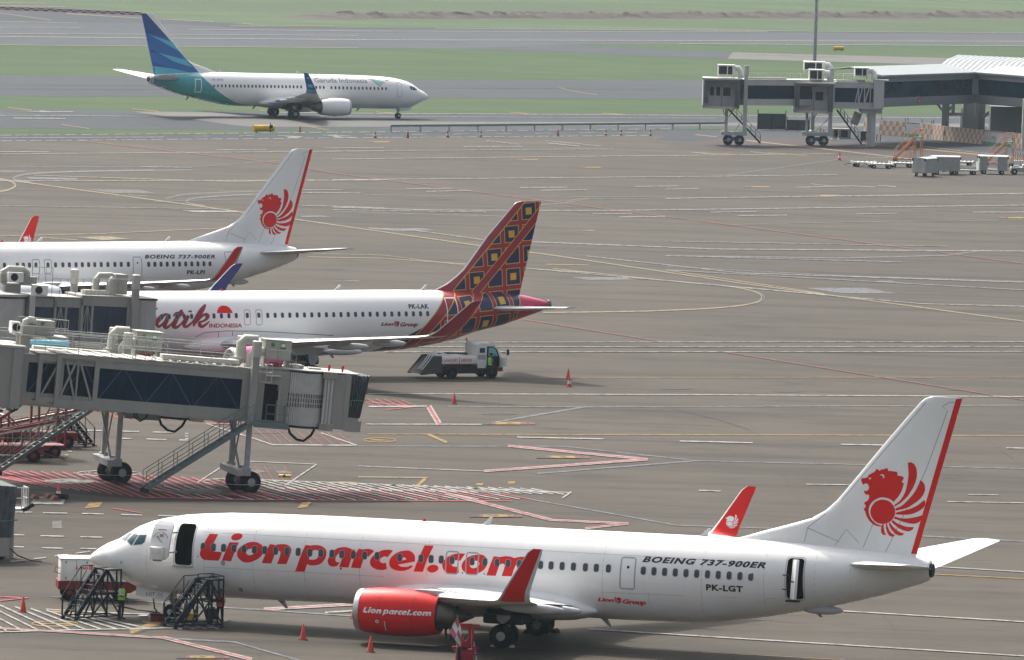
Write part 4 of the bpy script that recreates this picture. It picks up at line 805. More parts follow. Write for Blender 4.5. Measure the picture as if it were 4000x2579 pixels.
M['runway'] = ground_mat('runway_asphalt', [(.3, (.029, .038, .047)), (.7, (.049, .060, .071))], streak=(.06, .062, .064))
M['palec'] = ground_mat('pale_concrete', [(.3, (.085, .084, .078)), (.7, (.12, .118, .110))], stain=(.12, .118, .11), stain_amt=.4)
M['redtar'] = ground_mat('reddish_tarmac', [(.3, (.034, .025, .026)), (.7, (.054, .040, .040))], stain=(.04, .035, .036), stain_amt=.6)
M['rubber_shade'] = ground_mat('rubber_and_shade_concrete', [(.3, (.009, .008, .0075)), (.7, (.026, .022, .020))], sc=(.08, .4, 1.5))  # rubber marks, with the bridge shadow mixed into the colour
gr = .36
M['grass'] = ground_mat('mown_grass', [(.28, (.020*gr, .075*gr, .012*gr)), (.43, (.040*gr, .125*gr, .016*gr)), (.55, (.066*gr, .155*gr, .020*gr)), (.72, (.130*gr, .160*gr, .045*gr))], sc=(.03, .12, .8), stretch=(.55, 1, 1))
M['rough'] = ground_mat('rough_far_grass', [(.30, (.075, .064, .052)), (.40, (.055, .060, .034)), (.47, (.030, .058, .020)), (.54, (.040, .075, .024)), (.62, (.068, .088, .036)), (.72, (.095, .085, .062))], sc=(.008, .05, .35), stretch=(.5, 1, 1), fine=.4)
M['earth'] = ground_mat('dug_earth', [(.3, (.040, .031, .029)), (.7, (.088, .071, .066))], sc=(.05, .3, 1.5))
def worn(name, c, wear=.45, base=(.10, .088, .075)):
    m, nt, b = newmat(name); v = objco(nt)
    n = X(nt, noise(nt, v, 1.7, 6, .7)); k = ((n - (.62 - wear * .25)) * 7.0).op('MULTIPLY', wear * 1.3, clamp=True)
    nt.links.new(mix(nt, k, c, base), b.inputs['Base Color']); b.inputs['Roughness'].default_value = .8
    b.inputs['Specular IOR Level'].default_value = .2
    return m
M['pw'] = worn('white_road_paint', (.225, .222, .212), .7, (.05,.044,.036)); M['pb'] = worn('bluish_road_paint', (.115, .125, .14), .7, (.05,.044,.036)); M['py'] = worn('cream_yellow_road_paint', (.20, .165, .095), .6, (.05,.044,.036)); M['po'] = worn('orange_road_paint', (.235, .145, .035), .6, (.05,.044,.036))
M['pn'] = worn('fresh_white_road_paint', (.275, .268, .258), .6, (.07,.06,.05)); M['prn'] = worn('fresh_red_road_paint', (.30, .055, .06), .6, (.06,.045,.04)); M['pr'] = worn('red_road_paint', (.19, .052, .05), .75, (.045,.038,.032)); M['pk'] = worn('dark_crack_sealant', (.035, .032, .03), .3); M['pp'] = worn('pale_patch_paint', (.10, .097, .086), .7, (.05,.044,.036))

def sheet(name, pts, mat, z):
    """one flat sheet outlined in the photograph and laid on the ground"""
    vs = [G(*p) for p in pts]
    b2 = fill2d([[(v.x, v.y) for v in vs]])
    q = MB(); q.add([(x, y, z) for x, y in b2[0]], b2[1]); o = q.build(name, mat, fix=False)
    for p in o.data.polygons:
        if p.normal.z < 0: p.flip()
    return tag(o, kind='structure')
q = MB(); n = 12
q.add([(-6000, -1500, 0), (6000, -1500, 0), (6000, 9000, 0), (-6000, 9000, 0)], [(0, 1, 2, 3)])
tag(q.build('ground', M['rough']), kind='structure')
LX, RX = -2500, 6500
sheet('grass_field', [(LX,-10),(0,60),(560,70),(1010,108),(1700,116),(4000,134),(RX,152),(RX,620),(LX,600)], M['grass'], .010)
sheet('runway', [(LX,-40),(0,22),(300,34),(700,78),(900,91),(1010,104),(1700,110),(4000,128),(RX,140),(RX,200),(4000,182),(2650,173),(2190,175),(1950,190),(1400,190),(0,178),(LX,165)], M['runway'], .020)
sheet('runway_shoulder', [(LX,-40),(0,22),(300,34),(700,78),(900,91),(1010,104),(1700,110),(4000,128),(RX,140),(RX,147),(4000,134),(1700,117),(1000,112),(600,92),(0,84),(LX,70)], M['asphaltd'], .026)
sheet('taxiway_exit', [(1780,192),(2190,174),(2650,197),(2862,205),(2842,230),(2650,225),(2250,208)], M['asphalt'], .022)
sheet('taxiway_concrete', [(2862,205),(4000,235),(RX,300),(RX,332),(4000,263),(3610,252),(2842,230)], M['palec'], .022)
sheet('taxiway_middle', [(LX,255),(0,293),(1650,312),(2700,316),(4000,332),(RX,370),(RX,430),(4000,398),(2700,387),(1700,384),(0,376),(LX,350)], M['asphalt'], .022)
sheet('taxiway_near', [(LX,390),(0,427),(1300,442),(2700,445),(4000,456),(RX,480),(RX,640),(4000,560),(2650,503),(1530,517),(1500,511),(700,508),(0,503),(LX,470)], M['asphalt'], .022)
sheet('taxiway_slab', [(517,437),(840,440),(948,454),(646,456)], M['palec'], .034)
sheet('taxiway_slab', [(752,467),(974,459),(1062,469),(1800,477),(2830,480),(4000,486),(4000,499),(2830,492),(1800,495),(1300,497),(986,497),(904,489)], M['palec'], .034)
sheet('grass_strip', [(2640,505),(2760,497),(2900,503),(2960,512)], M['grass'], .042)
sheet('service_road', [(LX,500),(0,531),(1400,519),(2640,505),(2960,512),(3600,500),(4200,540),(RX,600),(RX,900),(4000,660),(3300,600),(3060,583),(2560,549),(2600,530),(1300,541),(0,553),(LX,570)], M['asphaltd'], .030)
sheet('apron', [(LX,570),(0,553),(1300,541),(2600,530),(2560,549),(3060,583),(3300,600),(4000,660),(RX,900),(9000,2400),(9000,3900),(-4500,3900),(-4500,1200)], M['apron'], .030)
sheet('red_tarmac', [(2600,566),(2800,545),(3060,540),(3400,565),(3700,590),(4000,625),(4000,640),(3500,610),(3150,590),(2900,588),(2700,582)], M['redtar'], .038)
sheet('red_tarmac', [(3700,706),(3850,694),(4000,690),(4200,720),(3900,724)], M['redtar'], .038)
sheet('rubber_and_shade_patch', [(-300,1842),(0,1846),(560,1862),(1000,1890),(1300,1918),(1440,1940),(1390,1960),(1000,1964),(540,1954),(180,1922),(-300,1900)], M['rubber_shade'], .036)  # tyre rubber and the shadow under the bridges, painted as one dark patch

MARK = {}
def strip(mat, pts, w=4.0, z=None):
    """a painted stripe; w is its breadth across, as seen"""
    if sum(p[1] for p in pts) / len(pts) > 1530: mat = {'pw': 'pn', 'pr': 'prn'}.get(mat, mat)
    MARK.setdefault((mat, z), []).append(([Vector(p) for p in pts], w))
def quad(mat, pts, z=None): MARK.setdefault((mat, z), []).append((pts, None))
def flush_marks():
    nm = {'pn': 'white_marking', 'prn': 'red_marking', 'pw': 'white_marking', 'pb': 'bluish_marking', 'py': 'cream_marking', 'po': 'orange_marking', 'pr': 'red_marking', 'pk': 'pavement_crack', 'pp': 'faded_marking'}
    zs = {'pp': .044, 'pk': .048, 'pb': .052, 'po': .056, 'py': .060, 'pr': .064, 'prn': .064, 'pw': .068, 'pn': .068}
    for (m, z), lst in MARK.items():
        q = MB(); zz = z or zs[m]
        for i, (pts, w) in enumerate(lst):
            zi = zz + .0005 * (i % 7)
            if w is None:
                g = [G(*p) for p in pts]; b2 = fill2d([[(v.x, v.y) for v in g]])
                q.add([(x, y, zi) for x, y in b2[0]], b2[1]); continue
            n = len(pts); a = []; b = []
            for k, p in enumerate(pts):
                d = (pts[min(k+1, n-1)] - pts[max(k-1, 0)]).normalized(); nn = Vector((-d.y, d.x)) * (w / 2)
                a.append(G(*(p + nn))); b.append(G(*(p - nn)))
            q.add([(v.x, v.y, zi) for v in a + b], [(k, k+1, n+k+1, n+k) for k in range(n-1)])
        o = q.build(nm[m], M[m], fix=False)
        for p in o.data.polygons:
            if p.normal.z < 0: p.flip()
        tag(o, kind='structure')
def dashes(mat, a, b, n, duty=.6, w=3.0):
    a = Vector(a); b = Vector(b)
    for i in range(n):
        s = random.uniform(-.06, .06) / n
        strip(mat, [tuple(a + (b - a) * (i / n + s)), tuple(a + (b - a) * ((i + duty) / n + s))], w)
def arc(mat, pts, w):                                  # smoothed curve through points
    P_ = [Vector(p) for p in pts]; out = []
    for i in range(len(P_) - 1):
        p0 = P_[max(i-1, 0)]; p1 = P_[i]; p2 = P_[i+1]; p3 = P_[min(i+2, len(P_)-1)]
        for j in range(6):
            t = j / 6; out.append(.5 * ((2*p1) + (p2-p0)*t + (2*p0-5*p1+4*p2-p3)*t*t + (3*p1-p0-3*p2+p3)*t**3))
    strip(mat, [tuple(v) for v in out] + [pts[-1]], w)
# far taxiways and runway
strip('pw', [(0,145),(1400,157),(4000,163)], 2.5); strip('pw', [(0,133),(1400,140)], 1.8); strip('pw', [(0,85),(300,91)], 1.8); strip('pw', [(0,108),(310,110)], 1.6)
strip('pw', [(744,116),(1400,123),(3000,126)], 1.8); strip('pp', [(1350,150),(4000,158)], 1.5); strip('pw', [(2650,172.5),(4000,181)], 2.0); strip('py', [(0,177),(1400,189)], 1.8)
strip('py', [(900,103),(1300,104)], 1.8); strip('pw', [(1700,112),(4000,130)], 1.5); strip('pw', [(2880,212),(3300,222)], 1.5)
for l in ([(0,12),(175,14)], [(0,25),(255,27)], [(90,35),(415,44)], [(260,55),(560,73),(835,86)], [(0,53),(200,80)], [(945,92),(985,97)]): strip('py', l, 2.2)
strip('pk', [(0,332),(2600,350)], 2.0); strip('pk', [(0,348),(700,351)], 1.5); strip('py', [(2185,345),(2260,362),(2330,372)], 2.0)
strip('pw', [(0,453),(640,457)], 2.0); strip('pw', [(1060,441),(1300,444),(2800,453),(4000,466)], 2.4); strip('pw', [(960,454),(2800,464)], 1.4)
quad('pw', [(70,436),(150,437),(160,434),(200,438),(285,437),(285,440),(160,441)]); quad('pw', [(47,462),(257,464),(255,467),(60,466)])
for l in ([(30,422),(125,433)], [(515,427),(620,437)], [(240,488),(350,505)], [(1165,490),(1285,510)], [(1015,432),(1050,437)], [(1470,439),(1540,444)], [(2350,445),(2430,449)], [(1990,440),(2060,446)]): strip('po', l, 2.5)
# service road
dashes('pw', (0,531), (1400,518.5), 22, .7, 2.2); dashes('pw', (1400,518.5), (2640,506), 20, .7, 2.2); dashes('pw', (0,553), (1300,541.5), 22, .75, 2.2); dashes('pw', (1300,541.5), (2560,531.5), 22, .75, 2.2)
strip('pw', [(0,541),(640,538)], 2.0); dashes('pw', (760,535), (2600,519), 11, .35, 1.8)
quad('pw', [(1110,537),(1150,534),(1185,536),(1170,541),(1130,541)]); quad('pw', [(1270,530),(1300,529),(1350,540),(1325,541)]); strip('pw', [(1310,531),(1370,534)], 2); strip('pw', [(1330,538),(1390,540)], 2)
# apron, far half
W_ = [([(1810,575),(2040,574)],2.5),([(1900,552),(2030,566)],2),([(2130,551),(2350,574)],2.2),([(2140,561),(2265,574)],3),([(1300,593),(2395,584)],1.6),([(0,604),(1500,592)],2.2),([(1300,624),(2800,608),(3262,603)],2.2),([(0,595),(190,596)],3),
 ([(1300,705),(2800,691),(3270,685)],2.4),([(1585,741),(1765,738)],2.6),([(1665,751),(1840,747)],2.8),([(2030,736),(2215,734)],2.6),([(2113,746),(2292,744)],2.8),([(2480,731),(2650,729)],2.4),([(2600,742),(2730,739)],2.4),
 ([(1300,812),(1700,824),(2400,825),(2800,820),(4000,804)],3),([(1300,822),(1900,832)],2.4),([(2315,839),(2470,836)],2.6),([(2418,851),(2600,848)],3.2),([(1440,894),(1600,900),(1890,940)],3),([(2080,948),(2800,976),(4000,984)],3.4),
 ([(2700,597),(2800,607)],2.5),([(2930,595),(3030,605)],2.5),([(2600,778),(4000,758)],3),([(2775,832),(2955,830)],2.4),([(2880,845),(3075,843)],2.8),([(3340,839),(3510,836)],2.4),([(3800,832),(4000,831)],3),([(2600,945),(3700,965)],1.8),
 ([(2600,1002),(3520,1027)],2),([(2600,1058),(4000,1136)],2.2),([(2600,1098),(3170,1150)],2.5),([(2290,1003),(2900,1070),(4000,1106)],2.8),([(2060,1052),(2650,1104),(3000,1135)],2.2),([(2660,1105),(3600,1190),(4000,1200)],3),([(0,709),(1300,707),(1500,706)],2.6),
 ([(1180,745),(1336,744)],2.5),([(1180,755),(1408,757)],2.5),([(1180,805),(1500,815)],2.4),([(840,588),(1040,586)],2.2),([(1260,581),(1500,579)],2.2),([(0,806),(900,820)],1.6),([(550,655),(750,657)],2),([(3110,735),(3330,729),(3420,734)],3),([(3165,720),(3260,732)],2.2),([(3430,728),(3500,732)],3),
 ([(3600,575),(3800,596),(4000,618)],2),([(3350,574),(3420,578)],2),([(3500,572),(3560,576)],2),([(3390,548),(3460,552)],2),([(3620,558),(3700,562)],2),([(3380,616),(3470,620)],2)]
for l, w in W_: strip('pw', l, w)
B_ = [([(1420,763),(1860,768),(2600,772)],1.8),([(2115,802),(2200,796),(2295,780)],3),([(2295,780),(4000,762)],1.8),([(1300,828),(1980,848)],2.2),([(2835,686),(3270,625)],2.4),([(2860,880),(3300,870),(4000,862)],1.8),([(2600,1002),(3300,1010),(3700,1000),(3845,980)],4),([(2600,1043),(3300,1080),(4000,1102)],2.6),
 ([(750,666),(300,672)],3.5),([(0,655),(800,652),(1100,628)],2),([(600,790),(1000,778)],2)]
for l, w in B_: strip('pb', l, w)
arc('pb', [(600,667),(300,672),(130,680),(58,693),(62,705),(120,714)], 6); arc('pp', [(1080,748),(900,752),(720,762),(645,778)], 5); arc('pb', [(1010,760),(800,772),(730,785),(745,798),(800,806)], 5)
for l, w in (([(0,704),(100,715),(945,831),(1160,860),(1870,962),(2160,1000),(2900,1110),(4000,1258)],4), ([(2600,1058),(2850,1095),(3220,1150)],3), ([(130,687),(900,712),(1230,705)],2.6), ([(0,925),(400,915),(880,893)],2.6), ([(160,930),(300,940)],3), ([(1155,990),(1500,1000),(1900,1050)],2), ([(1200,1006),(1500,1012),(2300,1068)],3), ([(2915,551),(3158,577),(3497,616),(3800,650)],4), ([(2160,1052),(2670,1106)],3)): strip('py', l, w)
arc('py', [(2670,1106),(2850,1122),(2950,1143),(2975,1165),(2940,1188),(2800,1206),(2500,1219),(2120,1224)], 4.5); arc('pb', [(2890,1128),(2965,1146),(2985,1167),(2955,1188)], 3); arc('py', [(0,700),(45,712),(60,728),(35,743),(0,750)], 6)
strip('po', [(3356,561),(4000,622)], 4); strip('po', [(2715,528),(2800,537)], 3); strip('po', [(2100,1478),(4000,1477)], 2); strip('po', [(2130,1035),(2300,1038)], 3); strip('po', [(2215,787),(2300,776)], 2); strip('po', [(3000,598),(3160,612)], 2); strip('po', [(2720,598),(2860,604)], 2)
strip('pr', [(315,552),(1100,640),(1300,678),(2400,822),(2800,874),(4000,1032)], 3.2); strip('pr', [(2040,1250),(2590,1338)], 3.5); strip('pr', [(2830,1378),(3400,1470),(4000,1566)], 3.5); strip('pr', [(1510,1605),(1660,1588)], 3)
for pts in ([(1445,897),(1650,893),(1698,902),(1560,906)], [(3140,1127),(3380,1127),(3500,1149),(3285,1149)], [(2228,1086),(2435,1085),(2500,1095),(2300,1097)], [(3425,1099),(3480,1099),(3510,1106),(3450,1106)], [(100,693),(305,698),(300,705),(120,702)], [(1170,846),(1258,844),(1300,850),(1180,851)], [(1290,1099),(1400,1097),(1405,1102)]): quad('pb', pts)
for pts in ([(0,667),(110,669),(90,674),(0,675)], [(340,741),(540,743),(610,757),(440,757)]): quad('pp', pts)
quad('pw', [(710,825),(900,826),(940,832),(760,833)]); quad('pw', [(2230,902),(2310,901),(2330,905)])
for x, y, k in ((1490,556,1),(2070,625,1),(2315,656,1),(2970,732,1.15),(3240,765,1.2),(3985,853,1.5)):
    quad('po', [(x-30*k,y-1.6*k),(x+30*k,y-1.6*k),(x+33*k,y+1.8*k),(x-33*k,y+1.8*k)]); quad('pr', [(x-52*k,y-1.5*k),(x-34*k,y-1.5*k),(x-36*k,y+1.5*k),(x-55*k,y+1.5*k)])
for pts in ([(300,930),(420,926),(510,936),(400,941)],): quad('py', pts)
strip('pp', [(500,762),(575,768)], 4)
# apron, near half
for y, x0 in ((1340,1560),(1358,1600),(1378,1500)): strip('pw', [(x0,y + .5),(4000,y - 1.0)], 2.6)
for y in (1345, 1374): pass
for l, w in (([(1440,1542),(2600,1545),(4000,1553)],3),([(1440,1592),(1668,1591)],5),([(1430,1661),(1880,1662)],3.5),([(2020,1712),(2360,1719)],4),([(2655,1727),(2940,1734)],4),([(3285,1740),(3450,1743)],4),([(3930,1754),(4000,1755)],4),([(1400,1825),(1900,1845)],2),([(3150,1896),(3500,1901)],3),
  ([(2730,1920),(2815,1923)],4),([(3190,2386),(4000,2434)],4),([(2300,2463),(4000,2568)],4),([(3650,2218),(4000,2239)],3),([(3700,1964),(4000,1969)],2.5),([(3780,1936),(3900,1938)],2.5),([(1030,2381),(1395,2361)],3),([(1030,2389),(1395,2369)],3),([(1270,2398),(1400,2390)],6)): strip('pw', l, w)
for l, w in (([(1750,1590),(2290,1593),(4000,1586)],3.5),([(1880,1662),(2040,1634),(2290,1592)],6),([(1400,1746),(2200,1747),(2720,1803),(4000,1834)],3.5),([(2100,1853),(2725,1803)],5),([(2055,1951),(2500,2030),(2640,2056),(3000,2067),(4000,2118)],4.5),([(2020,1708),(2040,1714)],8),([(720,2368),(1000,2385),(1400,2412)],5),([(640,2496),(920,2513),(1150,2579),(1200,2595)],6),([(200,2335),(330,2345),(560,2352),(720,2368)],4)): strip('pb', l, w)
def candy(pts, w=9, white=True):                        # white-edged red stripe
    strip('pr', pts, w * .45, .072)
    if white: strip('pw', pts, w)
candy([(1675,1592),(1716,1661)], 22); candy([(1985,1746),(2530,1799)], 9); candy([(1890,1845),(2530,1799)], 9); candy([(1740,1932),(2154,2036)], 11); candy([(2154,2036),(2455,2050)], 8); candy([(2455,2050),(2285,2069)], 8)
candy([(300,2477),(640,2497)], 8); candy([(640,2497),(985,2582)], 12); candy([(0,2460),(300,2477)], 6); candy([(1030,2385),(1395,2365)], 8)
strip('po', [(1440,1699),(4000,1705)], 3); strip('po', [(2300,2530),(3300,2582)], 2); strip('po', [(3640,2247),(4000,2265)], 3); strip('py', [(1400,1867),(1670,1870)], 4); strip('po', [(1622,1910),(1662,1872)], 12); strip('po', [(1672,1700),(1746,1732)], 9); strip('po', [(509,2472),(627,2434)], 17); strip('pk', [(505,2475),(630,2434)], 26)
for x, y in ((1985,1658),(2198,1790),(1935,2020),(790,2573)):
    quad('po', [(x-46,y-5),(x+46,y-5),(x+50,y+5),(x-50,y+5)], .076); quad('pr', [(x-62,y-5),(x+72,y-5),(x+76,y+5),(x-66,y+5)], .070); quad('pr', [(x+80,y-4),(x+102,y-4),(x+106,y+5),(x+82,y+5)], .070); quad('pk', [(x-98,y-5),(x-64,y-5),(x-68,y+5),(x-103,y+5)], .066)
    quad('pk', [(x-12,y-1.5),(x+10,y-2),(x+14,y+1.5),(x-8,y+1)], .080)
def ellipse(mat, cx, cy, rx, ry, w):
    strip(mat, [(cx + rx * math.cos(t * math.pi / 18), cy + ry * math.sin(t * math.pi / 18)) for t in range(37)], w)
def disc(mat, cx, cy, rx, ry, z=None): quad(mat, [(cx + rx * math.cos(t * math.pi / 12), cy + ry * math.sin(t * math.pi / 12)) for t in range(24)], z)
ellipse('po', 1485, 1723, 62, 8, 3); strip('po', [(1450,1722),(1520,1724)], 4); ellipse('po', 1335, 1893, 60, 7, 3); ellipse('po', 215, 2441, 90, 10, 4); strip('po', [(150,2440),(285,2443)], 5)
disc('pw', 270, 1885, 98, 11, .074); disc('pp', 800, 1925, 105, 11, .074); ellipse('pw', 420, 1853, 120, 10, 2.5); ellipse('pw', 910, 1885, 115, 12, 2.5)
quad('pw', [(135,1944),(262,1945),(245,1976),(120,1974)]); quad('pp', [(140,1950),(240,1951),(235,1965),(135,1964)], .074); quad('pp', [(205,2038),(240,2038),(243,2068),(203,2068)])
for a, b in (((60,2005),(125,2006)), ((168,2008),(263,2010)), ((321,2011),(407,2013)), ((472,2015),(555,2017)), ((618,2019),(690,2021)), ((49,2094),(95,2095)), ((158,2098),(251,2100)), ((314,2102),(399,2104)), ((49,2141),(93,2142)), ((163,2145),(246,2147)), ((314,2148),(377,2149)), ((41,2199),(97,2194)), ((131,2188),(180,2183)), ((214,2177),(265,2171)), ((296,2166),(352,2159)),
   ((236,1682),(414,1687)), ((465,1689),(543,1690)), ((597,1692),(677,1694)), ((458,1717),(514,1718)), ((572,1719),(650,1722)), ((700,1723),(733,1724)), ((222,1790),(258,1791)), ((220,1707),(255,1709))): strip('pw', [a, b], 4)
for p in ((730,1698),(730,1708),(731,1718)): quad('pw', [(p[0]-7,p[1]-3),(p[0]+6,p[1]-3),(p[0]+5,p[1]+3),(p[0]-8,p[1]+3)])
for p in ((294,1749),(286,1757),(274,1768),(260,1782)): quad('pw', [(p[0]-6,p[1]-2.5),(p[0]+7,p[1]-2.5),(p[0]+5,p[1]+2.5),(p[0]-8,p[1]+2.5)])
quad('po', [(350,1968),(400,1966),(388,1985),(330,1990)]); quad('po', [(1180,1968),(1215,1966),(1200,1985),(1160,1990)])
for x, y in ((1875,1896),(2000,1889)): quad('po', [(x-14,y-4),(x+14,y-4),(x+11,y+4),(x-17,y+4)])
# hatched safety zones
def hatch(mat, top, bot, x0, x1, step, run, w, alt=None):
    x = x0; i = 0
    while x < x1:
        a = (x, itp(top, x)); b = (x + run, itp(bot, x + run))
        strip(alt if alt and i % 2 else mat, [a, b], w); x += step; i += 1
HT = [(-300,1835),(0,1842),(560,1857),(1000,1885),(1450,1903),(2300,1932)]; HB = [(-300,1840),(0,1868),(180,1905),(560,1948),(1000,1957),(1400,1958),(2300,1952)]
hatch('pr', HT, HB, -260, 900, 42, 235, 5.5); hatch('pw', [(-300,1890),(2300,1925)], HB, 560, 1900, 40, 190, 3.6, 'pr'); hatch('pw', [(900,1878),(2300,1920)], [(900,1910),(2300,1938)], 940, 2090, 42, 130, 4)
strip('pw', [(940,1876),(1400,1893),(2228,1929)], 3); strip('pw', [(2232,1926),(2196,1950)], 6); strip('pr', [(560,1948),(1000,1957),(2000,1962)], 3)
hatch('pr', [(300,1590),(1200,1600)], [(300,1640),(1200,1652)], 330, 800, 46, 150, 4); hatch('pr', [(1400,1560),(1700,1572)], [(1400,1590),(1700,1592)], 1400, 1600, 34, 60, 3.5); strip('pr', [(1440,1574),(1600,1590)], 4)
strip('pw', [(805,1658),(882,1684),(979,1713),(1065,1742),(1395,1744)], 4); strip('pw', [(1254,1695),(1330,1722),(1395,1744)], 4); strip('pr', [(810,1658),(1000,1662)], 4)
hatch('pr', [(900,1676),(1400,1700)], [(900,1730),(1400,1742)], 960, 1340, 40, 60, 2.5)
strip('pw', [(770,1890),(866,1828)], 4); strip('pw', [(1110,1904),(1237,1818)], 4.5); strip('pw', [(960,1806),(1237,1818)], 2); hatch('pr', [(800,1822),(1300,1828)], [(800,1880),(1300,1890)], 880, 1120, 38, 40, 2.2)
quad('pp', [(965,1842),(1010,1838),(1045,1846),(1000,1852)]); quad('pp', [(1070,1843),(1110,1840),(1150,1850),(1090,1853)])
hatch('pw', [(-200,2348),(0,2368),(200,2392),(620,2448)], [(0,2469),(300,2465),(900,2458)], -190, 420, 62, 215, 5.5); strip('pw', [(0,2474),(300,2466),(640,2459),(830,2458)], 4); strip('pw', [(180,2385),(400,2398),(560,2404),(760,2412)], 4); hatch('pw', [(600,2440),(900,2440)], [(600,2466),(900,2462)], 640, 800, 48, 70, 5)
strip('po', [(200,2392),(330,2404)], 7); strip('po', [(555,2432),(600,2440)], 9); strip('pr', [(0,2352),(110,2340)], 4); strip('pr', [(0,2335),(80,2340)], 4); strip('pr', [(440,1990),(560,2010)], 3)
disc('pp', 560, 2414, 20, 4)
quad('pw', [(800,2432),(905,2424),(880,2437),(830,2452)])
# slab joints and cracks
for l in ([(1033,1560),(1034,2005)], [(1021,2335),(1015,2590)], [(2925,1680),(3020,1810),(3100,1920),(3170,2025)], [(1990,1665),(2060,1860),(2110,2022)], [(3840,1700),(4000,1832)], [(3410,2350),(3490,2460),(3575,2585)], [(2600,1592),(2800,1640),(2925,1680)], [(2250,2400),(2310,2579)], [(80,2050),(50,2100)], [(165,1790),(135,1890)]):
    strip('pk', l, 2.4)
for d_ in range(40):                                   # spilt oil and old patches
    x = random.uniform(300, 3900); y = random.uniform(600, 2350); k = (y + 1000) / 2500
    disc('pk', x, y, random.uniform(20, 70) * k, random.uniform(1.2, 3.0) * k * (1 if y < 1200 else 1.4))
flush_marks()
# heaped earth and the checkered barrier beside the far runway
q = MB(); A0, A1 = G(1120, 70), G(4300, 66); nx, ny = 520, 9; vs = []
dr = (A1 - A0); dn = Vector((-dr.y, dr.x, 0)).normalized()
for i in range(nx + 1):
    hgt = (.35 + .35 * abs(math.sin(i * .93) * math.sin(i * .21 + 1)) + random.uniform(0, .45)) * min(1, i / 30) * (1 if i % 97 > 6 else .3)
    for j in range(ny + 1):
        t = j / ny; p = A0 + dr * (i / nx) + dn * ((t - .5) * 13 * (.8 + .3 * math.sin(i * .09)))
        vs.append((p.x, p.y, max(0, math.sin(math.pi * t)) ** .8 * hgt * random.uniform(.6, 1.3)))
q.add(vs, [(i*(ny+1)+j, i*(ny+1)+j+1, (i+1)*(ny+1)+j+1, (i+1)*(ny+1)+j) for i in range(nx) for j in range(ny)])
tag(q.build('earth_mound', M['earth'], smooth=60), kind='stuff')
def checker(name, a, b, su, sv, ax=0):
    m, nt, bs = newmat(name); v = objco(nt); sp = nt.nodes.new('ShaderNodeSeparateXYZ'); nt.links.new(v, sp.inputs[0])
    fl = lambda s, k: X(nt, s).op('MULTIPLY', 1.0 / k).op('FLOOR')
    s_ = (fl(sp.outputs[ax], su) + fl(sp.outputs[2], sv)) * .5
    c = mix(nt, (s_ - s_.op('FLOOR')) > .25, a, b)
    n_ = noise(nt, v, 1.5, 5, .6); c = mix(nt, X(nt, n_).op('MULTIPLY', .35), c, tuple(x * .45 for x in a))
    nt.links.new(c, bs.inputs['Base Color']); bs.inputs['Roughness'].default_value = .6
    return m
M['redcheck'] = checker('red_white_check_paint', (.62, .62, .60), (.42, .05, .06), .9, .28)
A0, A1 = G(-700, 10), G(552, 60); L = (A1 - A0).length
q = MB(); q.box((0, -.12, 0), (L, .12, .56)); q.box((0, -.16, .56), (L, .16, .60))
o = q.build('checkered_barrier', M['redcheck'], loc=A0); o.rotation_euler = (0, 0, math.atan2(A1.y - A0.y, A1.x - A0.x)); tag(o, 'long low red and white checkered barrier beside the far runway', 'barrier')
# the air between: one closed box of thin haze
q = MB(); q.box((-5900, -1400, -1.0), (5900, 8900, 62.0))
hm = bpy.data.materials.new('thin_haze'); hm.use_nodes = True; hn = hm.node_tree.nodes; hn.remove(hn['Principled BSDF'])
pv = hn.new('ShaderNodeVolumePrincipled'); pv.inputs['Color'].default_value = (.70, .86, 1.0, 1); pv.inputs['Density'].default_value = .00005; pv.inputs['Anisotropy'].default_value = .0
hm.node_tree.links.new(pv.outputs[0], hn['Material Output'].inputs['Volume'])
hz = q.build('haze', hm); tag(hz, kind='stuff')
# ---------------------------------------------------------------- jet bridges
def flight(parent, top, foot, width, side, mat, n=14, name='stair', rails=True, tread=.24, parts=True):
    """a flight of steps; side is the horizontal unit vector across it"""
    top, foot, side = Vector(top), Vector(foot), Vector(side)
    q = MB(); d = top - foot
    for k in (-.5, .5):
        o = side * (k * width); q.bar(foot + o, top + o, .05, .2)
    for i in range(1, n):
        p = foot + d * (i / n); h = Vector((d.x, d.y, 0)).normalized() * (tread / 2)
        a, b = p - h, p + h; s = side * (width / 2)
        q.add([a - s, a + s, b + s, b - s, a - s - Vector((0,0,.03)), a + s - Vector((0,0,.03)), b + s - Vector((0,0,.03)), b - s - Vector((0,0,.03))], [(0,1,2,3),(7,6,5,4),(0,4,5,1),(1,5,6,2),(2,6,7,3),(3,7,4,0)])
    st = q.build(name, mat, parent)
    if rails:
        for k in (-.5, .5):
            r = MB(); o = side * (k * width)
            for hh in ((.5, 1.0) if rails == True else (1.0,)): r.tube(foot + o + Vector((0,0,hh)), top + o + Vector((0,0,hh)), .022, 6)
            for i in range(0, 8, 1 if rails == True else 3):
                p = foot + d * (i / 7) + o; r.tube(p, p + Vector((0,0,1.0)), .02, 6)
            r.build('handrail', mat, st, 30)
    return st
def railing(q, pts, h=1.05, r=.022, every=1.4, mid=True):
    up = Vector((0, 0, h))
    for a, b in zip(pts, pts[1:]):
        a, b = Vector(a), Vector(b); q.tube(a + up, b + up, r, 6)
        if mid: q.tube(a + up * .5, b + up * .5, r * .85, 6)
        n = max(1, round((b - a).length / every))
        for i in range(n + 1): p = a + (b - a) * (i / n); q.tube(p, p + up, r, 6)
def corr_ring(cx, cy, r, z, n=220, amp=.012):
    return [Vector((cx + (r + (amp if i % 2 else -amp)) * math.cos(2*math.pi*i/n), cy + (r + (amp if i % 2 else -amp)) * math.sin(2*math.pi*i/n), z)) for i in range(n)]
